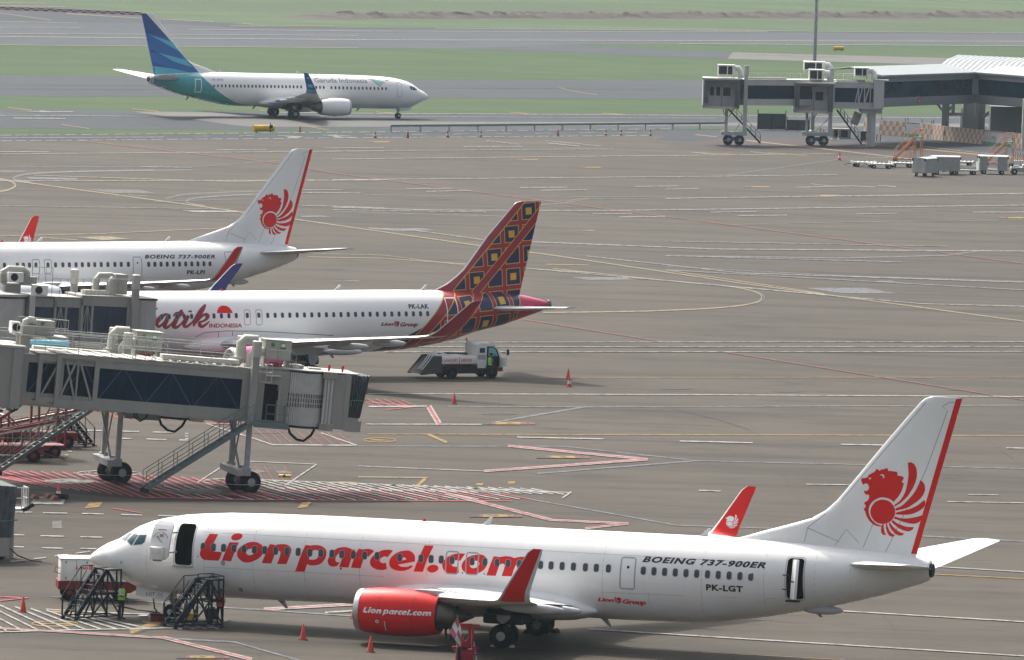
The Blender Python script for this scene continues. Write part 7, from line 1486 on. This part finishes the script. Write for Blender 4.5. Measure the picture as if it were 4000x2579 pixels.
q = MB(); q.lathe([(.05,-.4),(.14,-.36),(.14,.36),(.05,.4)], axis='x', n=12); o = q.build('rubber_bumper', M['rubber'], loc=G(240, 1955) + Vector((0, 0, .22)), smooth=40); o.rotation_euler = (0, 0, R(-25)); tag(o, 'black rubber roll lying right of the banded cone', 'bumper')
r = empty('pavement_block', G(1113, 1866), R(-4), 'small yellow and black block lying on the apron by the bridge wheels', 'marker block')
q = MB(); q.box((-.36, -.16, 0), (.36, .16, .16), bev=.03); q.build('block', M['yellow'], r, 30); q = MB(); q.box((-.08, -.165, .0), (.03, .165, .165)); q.build('strap', M['dark'], r)

# ---------------------------------------------------------------- tow bar with flag
M['towred'] = paint('tow_bar_red_paint', (.36, .010, .022), .4, .2, 2)
r = empty('tow_bar', G(1812, 2600), R(4), 'red tow bar head standing on end with an oval hole, in front', 'tow bar')
k_ = 1 / 83.0; X_ = lambda px: (px - 1812) * k_; Z_ = lambda py: (2600 - py) * k_
hole = [(X_(1813 + 13 * math.cos(t * math.pi/10)), Z_(2482 + 25 * math.sin(t * math.pi/10))) for t in range(20)]
out_ = [(X_(a), Z_(b)) for a, b in ((1793,2442),(1838,2443),(1836,2470),(1830,2525),(1826,2545),(1786,2545),(1787,2500))]
v2, f2 = fill2d([out_, hole]); q = MB()
q.add([(x, -.05, z) for x, z in v2], f2); q.add([(x, .05, z) for x, z in v2], f2)
for lp in (out_, hole):
    n = len(lp); q.add([(x, -.05, z) for x, z in lp] + [(x, .05, z) for x, z in lp], [(i, (i+1) % n, n + (i+1) % n, n + i) for i in range(n)])
q.build('head_plate', M['towred'], r, fix=False)
q = MB(); q.box((X_(1838), -.05, Z_(2545)), (X_(1846), .35, Z_(2446)), bev=.01); q.box((X_(1776), -.12, Z_(2548)), (X_(1852), .25, Z_(2538)), bev=.02); q.box((X_(1780), -.10, Z_(2580)), (X_(1846), .2, Z_(2548)), bev=.02)
for z in (2447, 2456, 2530, 2537): q.tube((X_(1840), -.1, Z_(z)), (X_(1866), -.1, Z_(z)), .035, 8); q.tube((X_(1766), -.1, Z_(z)), (X_(1790), -.1, Z_(z)), .035, 8)
q.tube((X_(1846), 0, Z_(2558)), (X_(1872), 0, Z_(2558)), .03, 8); q.box((X_(1768), -.15, 0), (X_(1850), .2, Z_(2582)), bev=.02); q.build('clevis', M['towred'], r, 30)
q = MB(); q.box((X_(1802), -.13, Z_(2541)), (X_(1820), -.115, Z_(2530))); q.path([(X_(1792), -.2, Z_(2528)), (X_(1790), -.25, Z_(2545)), (X_(1792), -.15, Z_(2560)), (X_(1794), -.1, Z_(2580))], .06, 8); q.build('latch', M['dark'], r, 40)
q = MB(); q.tube((X_(1846), .1, Z_(2510)), (X_(1862), .1, .02), .035, 8); q.build('leg', M['gsew'], r, 40)
q = MB(); q.tube((X_(1781), -.2, .35), (X_(1782), -.2, Z_(2412)), .014, 6); q.tube((X_(1814), -.1, Z_(2462)), (X_(1798), -.12, Z_(2530)), .008, 5); q.build('flag_staff', M['steel'], r)
fw = ['gsew', 'flagpink']; M['flagpink'] = paint('faded_red_flag', (.55, .17, .22), .8, .15, 4)
q = MB(); top = (X_(1782), Z_(2416)); C4 = [(X_(1782),Z_(2414)), (X_(1799),Z_(2470)), (X_(1796),Z_(2530)), (X_(1752),Z_(2474))]
n = 12
for i in range(n):
    for j in range(n):
        def P_(u, v):
            a = Vector(C4[0]).lerp(Vector(C4[1]), u); b = Vector(C4[3]).lerp(Vector(C4[2]), u); c = a.lerp(b, v)
            return Vector((c.x, -.22 + .05 * math.sin(5 * u + 3 * v) * (u + v), c.y))
        q.add([P_(i/n, j/n), P_((i+1)/n, j/n), P_((i+1)/n, (j+1)/n), P_(i/n, (j+1)/n)], [(0,1,2,3)], ((i * 3) // n + (j * 3) // n) % 2 if False else ((i * 2) // n + (j * 3) // n) % 2)
fl = q.build('warning_flag', [M['flagpink'], M['gsew']], smooth=60); fl.location = r.location; fl.rotation_euler = r.rotation_euler
tag(fl, 'pink and white checked flag hanging on the red tow bar head', 'flag')

# ---------------------------------------------------------------- lavatory truck
M['bucket'] = paint('dirty_grey_bucket', (.05, .047, .043), .6, .3, 1.5)
t = empty('service_truck', G(1765, 1481), R(28), 'white lavatory service truck with a dark cab side and slanted rear bucket', 'truck')
TM = Matrix.Identity(4)
q = MB(); q.box((-1.25, .05, .55), (3.4, 1.75, .85)); q.box((-.7, .1, .35), (2.2, 1.7, .6)); q.build('chassis', M['dark'], t)
q = MB(); q.box((-1.0, -.08, 1.02), (1.83, 1.88, 1.50), bev=.02); q.box((-1.0, .05, 1.50), (1.8, 1.8, 1.55)); tk = q.build('tank_body', M['gsew'], t, 30)
q = MB(); q.box((-1.01, -.10, .96), (1.84, 1.9, 1.03)); q.build('side_stripe', M['gsered'], tk)
q = MB(); q.box((.485, -.085, 1.03), (.515, -.07, 1.49)); q.build('body_joint', M['dark'], tk)
for b, x0, x1 in (('LAVATORY', -.68, .40), ('SERVICE', .62, 1.45)):
    v2, f2 = text2d(b, x0, x1, 1.17, 1.36, .02, .2); q = MB(); q.add([(x, -.086, z) for x, z in v2], f2); q.build('lettering', M['red'], tk, fix=False)
q = MB(); q.box((-.92, -.086, 1.22), (-.78, -.082, 1.32)); q.build('door_notice', M['flagpink'], tk)
q = MB()
for y0, y1 in ((-.1, .05), (1.75, 1.9)): q.prism([(-.85,1.55),(-.85,.42),(-2.35,.28),(-2.45,.36),(-1.35,1.55)], lambda u, v: Vector((u, y0, v)), lambda u, v: Vector((u, y1, v)))
q.add([(-1.35,.05,1.5),(-1.35,1.75,1.5),(-2.4,1.75,.36),(-2.4,.05,.36),(-.9,.05,.4),(-.9,1.75,.4),(-.9,.05,1.5),(-.9,1.75,1.5)], [(3,2,5,4),(4,5,7,6),(0,1,2,3)]); q.build('rear_bucket', M['bucket'], t, fix=True)
q = MB()
for i in range(3): q.box((-1.6 - .3 * i, .05, 1.15 - .33 * i), (-1.4 - .3 * i, 1.75, 1.19 - .33 * i))
q.build('bucket_step', M['steel'], t)
q = MB()
for y, r_ in ((.25, .035), (.6, .045), (.9, .04)): q.path([(-.4 + y, y + .3, 1.62), (-.9, y + .1, 1.78), (-1.35, y, 1.6), (-1.7, y - .1, 1.2), (-2.2, y - .1, .62)], r_, 8)
q.build('hose', M['gsew'], t, 40)
q = MB(); q.path([(-.7, .9, 1.66), (0, .5, 1.70), (.9, .6, 1.66), (.2, 1.0, 1.70), (-.5, 1.1, 1.68)], .045, 8); q.lathe([(.3, 1.60), (.3, 1.68), (.1, 1.72)], (1.3, .9, 0), 'z', 14); q.build('coiled_hose', M['dark'], t, 40)
TC = Matrix.Translation((-.9, 0, 0))
q = MB(TC); pc = [(2.75,1.0),(2.75,2.28),(2.95,2.40),(3.9,2.38),(4.25,2.15),(4.62,1.42),(4.66,.78),(4.35,.72),(2.85,.72)]
q.prism(pc, lambda u, v: Vector((u, .0, v)), lambda u, v: Vector((u, 1.78, v))); cb_ = q.build('cab', M['gsew'], t)
q = MB(TC); q.box((2.95, -.012, 1.75), (3.35, .01, 2.08)); q.prism([(4.29,2.05),(4.58,1.48),(4.60,1.48),(4.31,2.06)], lambda u, v: Vector((u, .15, v)), lambda u, v: Vector((u, 1.63, v))); q.build('window', M['cockpit'], cb_)
q = MB(TC); q.prism([(3.5,.8),(3.5,2.18),(3.95,2.18),(4.22,2.02),(4.48,1.42),(4.5,.8)], lambda u, v: Vector((u, -.015, v)), lambda u, v: Vector((u, .012, v))); q.build('doorway', M['cabin'], cb_)  # flat black panel painted as the shaded inside of the open cab
q = MB(TC); q.prism([(3.62,1.52),(3.62,2.1),(3.92,2.1),(4.14,1.98),(4.34,1.52)], lambda u, v: Vector((u, -.022, v)), lambda u, v: Vector((u, .0, v))); q.build('far_window', M['gpale'], cb_)
q = MB(TC); q.lathe([(.17, -.012), (.20, -.012), (.20, .012), (.17, .012)], (3.95, -.05, 1.48), 'y', 18, closed=True); q.build('steering_wheel', M['dark'], cb_, 40)
q = MB(TC)
for i in range(8): q.box((2.85 + .075 * i, -.012, 1.3), (2.88 + .075 * i, .01, 1.62))
q.build('air_slot', M['lined'], cb_)
q = MB(TC); q.box((4.46, -.95, .85), (4.52, -.02, 1.45)); q.box((4.47, -.95, 1.45), (4.51, -.9, 2.0)); q.box((4.47, -.9, 1.96), (4.51, -.02, 2.0)); q.build('open_door', M['gsew'], cb_)
q = MB(TC); q.box((4.30, -.02, .50), (4.75, 1.8, .78), bev=.03); q.build('bumper', M['gsered'], t)
for y in (.2, 1.5): q = MB(TC); q.lathe([(.1, 0), (.09, .04)], (4.66, y, .95), 'x', 12); q.build('headlight', M['conew'], t, 40)
q = MB(TC); q.path([(4.55, -.1, 1.75), (4.95, -.2, 1.72), (4.98, -.2, 1.72)], .02, 6); q.lathe([(.09, 1.62), (.1, 1.7), (.1, 1.9), (.08, 1.98)], (4.98, -.22, 0), 'z', 10); q.build('mirror', M['dark'], t, 40)
q = MB(); q.tube((1.55, 1.0, 1.5), (1.55, 1.0, 2.5), .02, 6); lp_ = q.build('beacon_post', M['steel'], t); q = MB(); q.lathe([(.07, 2.5), (.08, 2.55), (.07, 2.68), (.04, 2.7)], (1.55, 1.0, 0), 'z', 12); q.build('amber_beacon', M['orange'], lp_, 40)
for x in (.0, 3.05):
    for y in (.1, 1.65): w = wheel(t, Vector((0, 0, 0)), .42, .3, 'y', M['dark']); w.location = (x, y, .42)
q = MB(); q.box((-.5, -.02, .78), (.5, .1, .98)); q.box((2.55, -.02, .66), (3.45, .1, .9)); q.build('mudguard', M['dark'], t)

# ---------------------------------------------------------------- red equipment behind the bridges
ps = empty('passenger_stairs', G(120, 1785), R(18), 'red passenger stairs with a white and teal side panel at the left', 'passenger stairs')
q = MB(); q.box((-4.5, -.9, .45), (1.9, .9, .75)); q.build('chassis', M['gsered'], ps)
q = MB()
for y in (-.9, .9):
    q.bar((-4.2, y, .8), (.2, y, 3.9), .08, .2); q.bar((.2, y, 3.9), (1.9, y, 3.9), .1, .16); q.bar((.2, y, .7), (.2, y, 3.9), .12, .12); q.bar((1.8, y, .7), (1.8, y, 3.9), .12, .12); q.bar((.3, y, .8), (1.8, y, 3.8), .07, .07); q.bar((-1.6, y, .7), (-1.6, y, 2.6), .1, .1); q.bar((.2, y, .9), (-1.6, y, 2.4), .07, .07)
    q.tube((-4.2, y, 1.7), (.2, y, 4.8), .03, 6)
q.box((.2, -.9, 3.84), (1.9, .9, 3.9)); q.build('frame', M['gsered'], ps)
q = MB(); q.prism([(-1.4,2.95),(.12,4.05),(.12,2.9),(1.75,2.9),(1.75,3.7),(.12,4.65),(-1.4,3.6)] if False else [(-1.9,2.5),(.1,3.9),(.1,4.6),(-1.9,3.2)], lambda u, v: Vector((u, -.97, v)), lambda u, v: Vector((u, -.93, v))); q.box((.25, -.97, 3.0), (1.75, -.93, 3.75)); sp2 = q.build('side_panel', M['gsew'], ps)
q = MB(); q.prism([(-1.9,3.0),(.1,4.4),(.1,4.6),(-1.9,3.2)], lambda u, v: Vector((u, -.985, v)), lambda u, v: Vector((u, -.972, v))); q.build('panel_stripe', M['gpale'], sp2)
v2, f2 = text2d('air', .35, .95, 3.18, 3.45, .02, .35); q = MB(); q.add([(x, -.975, z) for x, z in v2], f2); q.build('lettering', M['maroon'], sp2, fix=False)
q = MB(); railing(q, [(.25, -.9, 3.9), (1.85, -.9, 3.9)], 1.0, .025, .35); railing(q, [(.25, .9, 3.9), (1.85, .9, 3.9)], 1.0, .025, .35); q.build('handrail', M['gsered'], ps, 30)
q = MB()
for i in range(14): q.box((-4.1 + .31 * i, -.85, .95 + .215 * i), (-3.82 + .31 * i, .85, 1.0 + .215 * i))
q.build('step', M['steel'], ps)
for x in (-3.8, 1.2):
    for y in (-.8, .8): gse_wheel(ps, x, y, .38, .28)
def bag_loader(px, py, rz, label):
    r = empty('belt_loader', G(px, py), rz, label, 'belt loader', 'red belt loaders')
    q = MB(); q.box((-2.6, -.75, .45), (1.9, .75, .95), bev=.05); q.build('chassis', M['gsered'], r)
    q = MB(); q.bar((-3.2, 0, 1.1), (2.5, 0, 2.3), 1.0, .16); q.build('conveyor', M['gsew'], r)
    q = MB(); q.bar((-3.2, -.55, 1.2), (2.5, -.55, 2.4), .06, .14); q.bar((-3.2, .55, 1.2), (2.5, .55, 2.4), .06, .14); q.bar((.6, -.4, .9), (.9, -.4, 1.9), .08); q.bar((.6, .4, .9), (.9, .4, 1.9), .08); q.build('side_rail', M['gsered'], r)
    q = MB(); railing(q, [(-2.5, -.7, .95), (1.6, -.7, .95)], .9, .022, .5); q.build('handrail', M['steel'], r, 30)
    q = MB(); q.bar((1.9, 0, .5), (3.2, .1, .12), .06); q.build('draw_bar', M['gsered'], r)
    for x in (-1.9, 1.3):
        for y in (-.65, .65): gse_wheel(r, x, y, .40, .28)
bag_loader(40, 1802, R(6), 'red belt loader at the left edge, nearest the bridge stair'); bag_loader(170, 1748, R(12), 'red belt loader just behind the nearer loader, beside the dark stand')

# ---------------------------------------------------------------- far edge of the apron
def panel(i, a, b, mat, label, extras=0):
    A, Bp = G(*a), G(*b); d = (Bp - A); L = d.length; ang = math.atan2(d.y, d.x)
    r = empty('barrier_panel', A, ang, label, 'barrier panel', 'corrugated barrier panels by the pier')
    lean = .22; n = max(4, int(L / .16)); q = MB(); H = 1.78
    vs = []
    for k in range(n + 1):
        x = L * k / n; y = .035 * (k % 2)
        vs += [(x, y, .02), (x, y + lean, H)]
    m = len(vs); vs += [(x, y + .03, z) for x, y, z in vs]
    q.add(vs, [(2*k, 2*k+2, 2*k+3, 2*k+1) for k in range(n)] + [(m+2*k, m+2*k+1, m+2*k+3, m+2*k+2) for k in range(n)] + [(0, 1, m+1, m), (2*n, m+2*n, m+2*n+1, 2*n+1)] + [(2*k, m+2*k, m+2*k+2, 2*k+2) for k in range(n)] + [(2*k+1, 2*k+3, m+2*k+3, m+2*k+1) for k in range(n)])
    q.build('sheet', mat, r, fix=False)
    q = MB(); q.bar((.15, .5, 0), (.15, lean + .08, 2.35), .05); q.bar((L - .15, .5, 0), (L - .15, lean + .08, 2.25 if i % 2 else 1.7), .05); q.build('post', M['dark'], r)
    if extras:
        q = MB(); q.box((0, lean - .03, H - .10), (L, lean + .0, H - .02)); q.build('red_trim', M['maroon'], r)
        q = MB(); pts = [(0, .03)] + [(L * k / 18, .34 + .10 * abs(math.sin(k * 1.05))) for k in range(19)] + [(L, .03)]
        v2, f2 = fill2d([pts]); q.add([(x, -.02 + z * lean / H - .0, z) for x, z in v2], f2); q.build('painted_hedge', M['green'], r, fix=False)
    if extras == 2:
        q = MB()
        for p0, p1 in (((L*.28, .95), (L*.38, 1.15)), ((L*.3, 1.18), (L*.36, .98)), ((L*.36, 1.1), (L*.43, 1.16)), ((L*.35, 1.02), (L*.41, .92))): q.bar((p0[0], -.02 + p0[1]*lean/H, p0[1]), (p1[0], -.02 + p1[1]*lean/H, p1[1]), .06, .01)
        q.build('painted_mark', M['maroon'], r)
    return r
M['ocheck'] = checker('orange_white_check_paint', (.58, .57, .55), (.56, .24, .08), .52, .60)
M['psheet'] = paint('pale_sheet_paint', (.48, .50, .49), .6, .12, 2)
for i, (a, b, k, l) in enumerate((((3371,515),(3390,517),0,'small orange checked barrier panel half hidden by the far bridge leg'), ((3432,527),(3531,534),0,'orange checked barrier panel nearest the far bridge leg'), ((3534,535),(3587,539),1,'white barrier panel with a red top edge, narrower one'), ((3588,540),(3632,544),0,'narrow orange checked panel right of the narrower white panel'), ((3634,544),(3681,550),0,'orange checked panel left of the longest checked panel'), ((3683,550),(3836,566),0,'longest orange checked barrier panel, in the middle of the row'), ((3838,566),(3948,577),2,'white barrier panel with a red painted mark and green hedge'), ((3951,578),(4030,586),0,'orange checked barrier panel at the right edge'))):
    panel(i, a, b, M['psheet'] if k else M['ocheck'], l, k)
def air_step(px, py, label, rz):
    r = empty('access_steps', G(px, py), rz, label, 'access steps', 'orange access steps'); H = 2.75
    q = MB()
    for y in (-.5, .5):
        q.bar((0, y, .25), (3.2, y, .25), .09, .09); q.bar((2.4, y, .25), (2.4, y, H), .07); q.bar((3.15, y, .25), (3.15, y, H), .09); q.bar((2.4, y, H), (3.2, y, H), .09); q.bar((1.0, y, .3), (2.4, y, 1.9), .06); q.bar((2.4, y, 1.5), (1.7, y, .3), .05)
    q.build('frame', M['orange'], r)
    flight(r, (2.35, 0, H), (.1, 0, .3), .85, (0, 1, 0), M['orange'], 9, rails='light', tread=.16)
    q = MB(); q.box((2.3, -.55, H), (3.25, .55, H + .06)); q.build('platform', M['green'], r)
    q = MB(); railing(q, [(2.35, -.5, H), (3.2, -.5, H), (3.2, .5, H), (2.35, .5, H)], 1.0, .035, .8); q.build('guard_rail', M['orange'], r, 30)
    for x in (.2, 3.0):
        for y in (-.5, .5): w = wheel(r, Vector((0, 0, 0)), .18, .12, 'y'); w.location = (x, y, .18)
    return r
air_step(3490, 630, 'orange access steps behind the flat dollies, left one', R(8)); air_step(3846, 648, 'orange access steps behind the baggage carts, right one', R(6))
M['curt'] = paint('grey_curtain', (.33, .34, .32), .8, .15, 2)
def cart(px, py, rz, kind, label, group):
    r = empty('baggage_cart', G(px, py), rz, label, 'baggage cart', group); L, W = (3.1, 1.5) if kind != 'dolly' else (2.7, 1.5)
    q = MB(); q.box((-L/2, -W/2, .42), (L/2, W/2, .56)); q.build('deck', M['cartw'] if kind == 'dolly' else M['gear'], r)
    for x in (-L*.32, L*.32):
        for y in (-.55, .55): w = wheel(r, Vector((0, 0, 0)), .24, .18, 'y'); w.location = (x, y, .24)
    q = MB(); q.bar((-L/2, 0, .45), (-L/2 - .9, 0, .25), .06); q.build('draw_bar', M['dark'], r)
    if kind == 'dolly':
        q = MB()
        for k in range(5): q.tube((-L/2 + .3 + .5 * k, -W/2 + .1, .58), (-L/2 + .3 + .5 * k, W/2 - .1, .58), .05, 8)
        q.box((-L/2, -W/2, .56), (-L/2 + .08, W/2, .68)); q.box((L/2 - .08, -W/2, .56), (L/2, W/2, .68)); q.build('roller', M['corr'], r, 40)
    else:
        H = 1.95 if kind != 'open' else 1.45
        q = MB(); q.box((-L/2, -W/2, .56), (-L/2 + .06, W/2, H)); q.box((L/2 - .06, -W/2, .56), (L/2, W/2, H))
        for y in (-W/2, W/2 - .05):
            for z in (.85, 1.15, 1.45): q.box((-L/2 - .02, -W/2, z), (-L/2, W/2, z + .03))
        for x in (-L/2, ): 
            for y in (-.4, 0, .4): q.box((x - .02, y - .015, .56), (x, y + .015, H))
        q.build('end_wall', M['cartw'], r)
        if kind == 'box':
            for y in (-W/2 + .03, W/2 - .05): q = MB(); q.box((-L/2 + .06, y, .56), (L/2 - .06, y + .02, H)); q.build('curtain', M['curt'], r)
        if kind == 'half':
            for xa, xb in ((-L/2 + .06, -L/2 + .9), (L/2 - 1.1, L/2 - .06)): q = MB(); q.box((xa, -W/2 + .03, .56), (xb, -W/2 + .05, H)); q.build('curtain', M['curt'], r)
        if kind == 'open':
            q = MB(); q.box((-L/2 + .06, W/2 - .05, .56), (L/2 - .06, W/2, .95)); q.build('side_board', M['cartw'], r)
        else:
            q = MB(); q.loft([[Vector((x, W/2 * 1.06 * math.cos(math.pi * k / 8), H + .16 * math.sin(math.pi * k / 8))) for k in range(9)] for x in (-L/2 - .08, L/2 + .08)]); q.build('roof', M['cartw'], r, 30)
            q = MB()
            for x in (-L/2 - .1, L/2 - .02): q.box((x, -W/2 - .05, H - .22), (x + .12, -W/2 + .1, H + .06)); q.box((x, W/2 - .1, H - .22), (x + .12, W/2 + .05, H + .06))
            q.build('corner_cap', M['dark'], r)
    return r
BG = 'baggage carts beside the pier'
cart(3612, 690, R(62), 'box', 'curtained baggage cart seen end on, leftmost of the covered carts', BG); cart(3688, 683, R(14), 'box', 'curtained baggage cart tucked behind the leftmost covered cart', BG)
cart(3765, 683, R(10), 'open', 'open white baggage cart without a roof', BG); cart(3876, 681, R(5), 'half', 'roofed baggage cart with parted curtains, coupled to the tug', BG)
DG = 'flat dollies beside the pier'
cart(3374, 653, R(12), 'dolly', 'flat dolly farthest left in the row', DG); cart(3440, 659, R(8), 'dolly', 'flat dolly nearest the camera, front of the row', DG); cart(3520, 655, R(6), 'dolly', 'flat dolly at the right end of the front row', DG); cart(3755, 650, R(4), 'dolly', 'flat dolly half hidden behind the open cart', DG)
r = empty('baggage_tug', G(3985, 683), R(2), 'white and green baggage tug at the right edge pulling carts', 'tug')
q = MB(); q.box((-1.1, -.65, .35), (1.3, .65, .85), bev=.06); q.box((.2, -.6, .85), (1.3, .6, 1.15), bev=.06); q.build('body', M['cartw'], r, 40)
q = MB(); q.box((-.5, -.67, .45), (.9, -.64, .78)); q.box((-.7, -.4, .85), (-.2, .4, 1.0)); q.build('stripe', M['gear'], r); q = MB(); q.box((-1.0, -.45, .85), (-.85, .45, 1.3), bev=.04); q.tube((.15, 0, 1.0), (-.1, 0, 1.35), .03, 6); q.build('seat', M['dark'], r, 30)
q = MB(); q.bar((-1.1, 0, .45), (-2.0, 0, .4), .06); q.build('draw_bar', M['dark'], r)
for x in (-.7, .8):
    for y in (-.6, .6): w = wheel(r, Vector((0, 0, 0)), .34, .24, 'y'); w.location = (x, y, .34)
M['bcheck'] = checker('striped_post_paint', (.6, .6, .58), (.50, .13, .05), 50, .22)
b0 = None
def post(x, y, l, h=1.0, rad=.09):
    global b0
    if b0 is None:
        b0 = empty('striped_post'); q = MB(); q.lathe([(.085, .06), (.085, .98), (.05, 1.02)], n=12); q.build('shaft', M['bcheck'], b0, 40); q = MB(); q.lathe([(.2, 0), (.2, .05), (.1, .08)], n=16); q.build('foot', M['conew'], b0, 40); o = b0
    else: o = copy_tree(b0)
    o.location = G(x, y); o.scale = (1, 1, h); tag(o, l, 'bollard', 'red and white striped posts')
for i, (x, y) in enumerate(((3965,628),(3974,629),(3983,628),(3991,629),(3998,630))): post(x, y, 'striped post in the tight cluster right of the right orange steps', 1.0)
for x, y, h, l in ((3202,526,.75,'short striped post, left one of three behind the right far bridge'), (3207,525,.85,'striped post, tallest of three behind the right far bridge'), (3217,526,.75,'short striped post, right one of three behind the right far bridge'), (3251,544,1.1,'striped post left of the grey generator box'), (3276,544,1.1,'striped post in front of the grey generator box'), (3424,555,1.0,'striped post left of the pair by the far bridge leg'), (3438,556,1.0,'striped post right of the pair by the far bridge leg')): post(x, y, l, h)
r = empty('generator_box', G(3287, 543) + Vector((0, 1.2, 0)), R(3), 'grey generator box under the right far jet bridge', 'generator')
q = MB(); q.box((-1.1, -.7, .12), (1.1, .7, 1.1), bev=.04); q.box((-1.3, -.75, 1.1), (1.2, .75, 1.2)); q.build('housing', M['bridge'], r); q = MB(); q.box((-.9, -.72, .2), (-.25, -.69, 1.0)); q.box((-.1, -.72, .2), (.7, -.69, 1.0)); q.build('louvre', M['dark'], r)
r = empty('waste_bin', G(3382, 553), R(4), 'dark green waste bin with a white notice by the far bridge leg', 'waste bin')
q = MB(); q.box((-.65, -.5, .12), (.65, .5, 1.15), bev=.05); q.build('tub', paint('dark_green_bin', (.012, .05, .04), .5, .2, 2), r); q = MB(); q.box((-.7, -.55, 1.15), (.7, .55, 1.24), bev=.03); q.build('lid', M['dark'], r); q = MB(); q.box((-.05, -.515, .4), (.3, -.50, 1.0)); q.build('notice', M['gsew'], r)
for x in (-.5, .5): w = wheel(r, Vector((0, 0, 0)), .12, .08, 'y'); w.location = (x, 0, .12)
M['dgreen'] = paint('dark_mesh_panel', (.05, .062, .062), .8, .25, 1.5)
for x0, x1, yb, H, l in ((2958,3067,508,2.0,'tall dark mesh screen behind the left far bridge stair'), (3072,3160,512,1.35,'low dark green screen behind the right far bridge wheels')):
    A, Bp = G(x0, yb), G(x1, yb + 2); L = (Bp - A).length; r = empty('mesh_screen', A, math.atan2((Bp-A).y, (Bp-A).x), l, 'screen')
    q = MB(); q.box((0, -.03, .1), (L, .03, H)); q.build('mesh', M['dgreen'], r); q = MB()
    for k in (0, .5, 1): q.bar((L * k, -.06, 0), (L * k, -.06, H + (.5 if k != .5 else 0)), .08)
    q.bar((0, -.06, .35), (L, -.06, .35), .05); q.bar((0, -.06, H), (L, -.06, H), .06); q.build('post', M['dark'], r)
g0, g1 = G(1530, 517), G(2840, 505); d = (g1 - g0); L = d.length; gr_ = empty('guard_rail', g0, math.atan2(d.y, d.x), 'long grey steel guard rail along the far service road', 'guard rail')
q = MB(); q.loft([[Vector((x, y, z)) for y, z in ((0, .62), (-.06, .68), (0, .76), (-.06, .84), (0, .90), (.03, .90), (.03, .62))] for x in (0, L)]); q.build('rail', paint('green_grey_rail', (.20, .25, .25), .45, .15, 1, metal=.3), gr_)
for k in range(13): q = MB(); q.box((L * k / 12 - .07, .03, 0), (L * k / 12 + .07, .17, .86)); q.build('post', M['steel'], gr_)
lp = empty('light_mast', G(3172, 527), 0, 'tall slim grey light mast rising out of the picture', 'light mast')
q = MB(); q.tube((0, 0, 0), (0, 0, 30), .26, 14, r1=.13); q.build('mast', M['steel'], lp, 40); q = MB(); q.lathe([(.42, 0), (.42, .5), (.28, .6)], n=14); q.build('base', M['bridge'], lp, 40); q = MB(); q.lathe([(1.2, 29.6), (1.2, 29.9)], n=20); q.build('lamp_ring', M['steel'], lp, 40)
def drum_marker(px0, px1, py, h, label, stand):
    A, Bp = G(px0, py), G(px1, py); L = (Bp - A).length; r = empty('marker_board', A.lerp(Bp, .5), math.atan2((Bp-A).y, (Bp-A).x), label, 'marker board')
    q = MB(); n = 12; q.loft([[Vector((x, .35 * h * math.cos(2*math.pi*k/n), .15 + h * .5 + h * .5 * math.sin(2*math.pi*k/n))) for k in range(n)] for x in (-L/2, L/2)]); q.build('board', M['yellow'], r, 50)
    q = MB()
    for x in (-L * .35, L * .35): q.box((x - .06, -.15, 0), (x + .06, .15, .3))
    q.build('foot', M['gear'], r)
    if stand: q = MB(); q.tube((L * .22, -.5, 0), (L * .22, -.5, 1.25), .04, 8); q.box((L * .22 - .1, -.62, .55), (L * .22 + .25, -.45, .95)); q.build('light_post', M['dark'], r)
drum_marker(990, 1068, 519, .75, 'yellow marker board with a dark post on the grass strip, nearer one', True); drum_marker(3256, 3294, 200, .62, 'yellow marker board on the far grass, beyond the pier', False)
r = empty('edge_marker', G(1172, 517), 0, 'small orange edge marker right of the yellow marker board', 'edge marker'); q = MB(); q.box((-.12, -.1, 0), (.12, .1, .7), bev=.02); q.build('marker_body', M['orange'], r); q = MB(); q.box((-.16, -.14, 0), (.16, .14, .06)); q.build('foot', M['dark'], r)
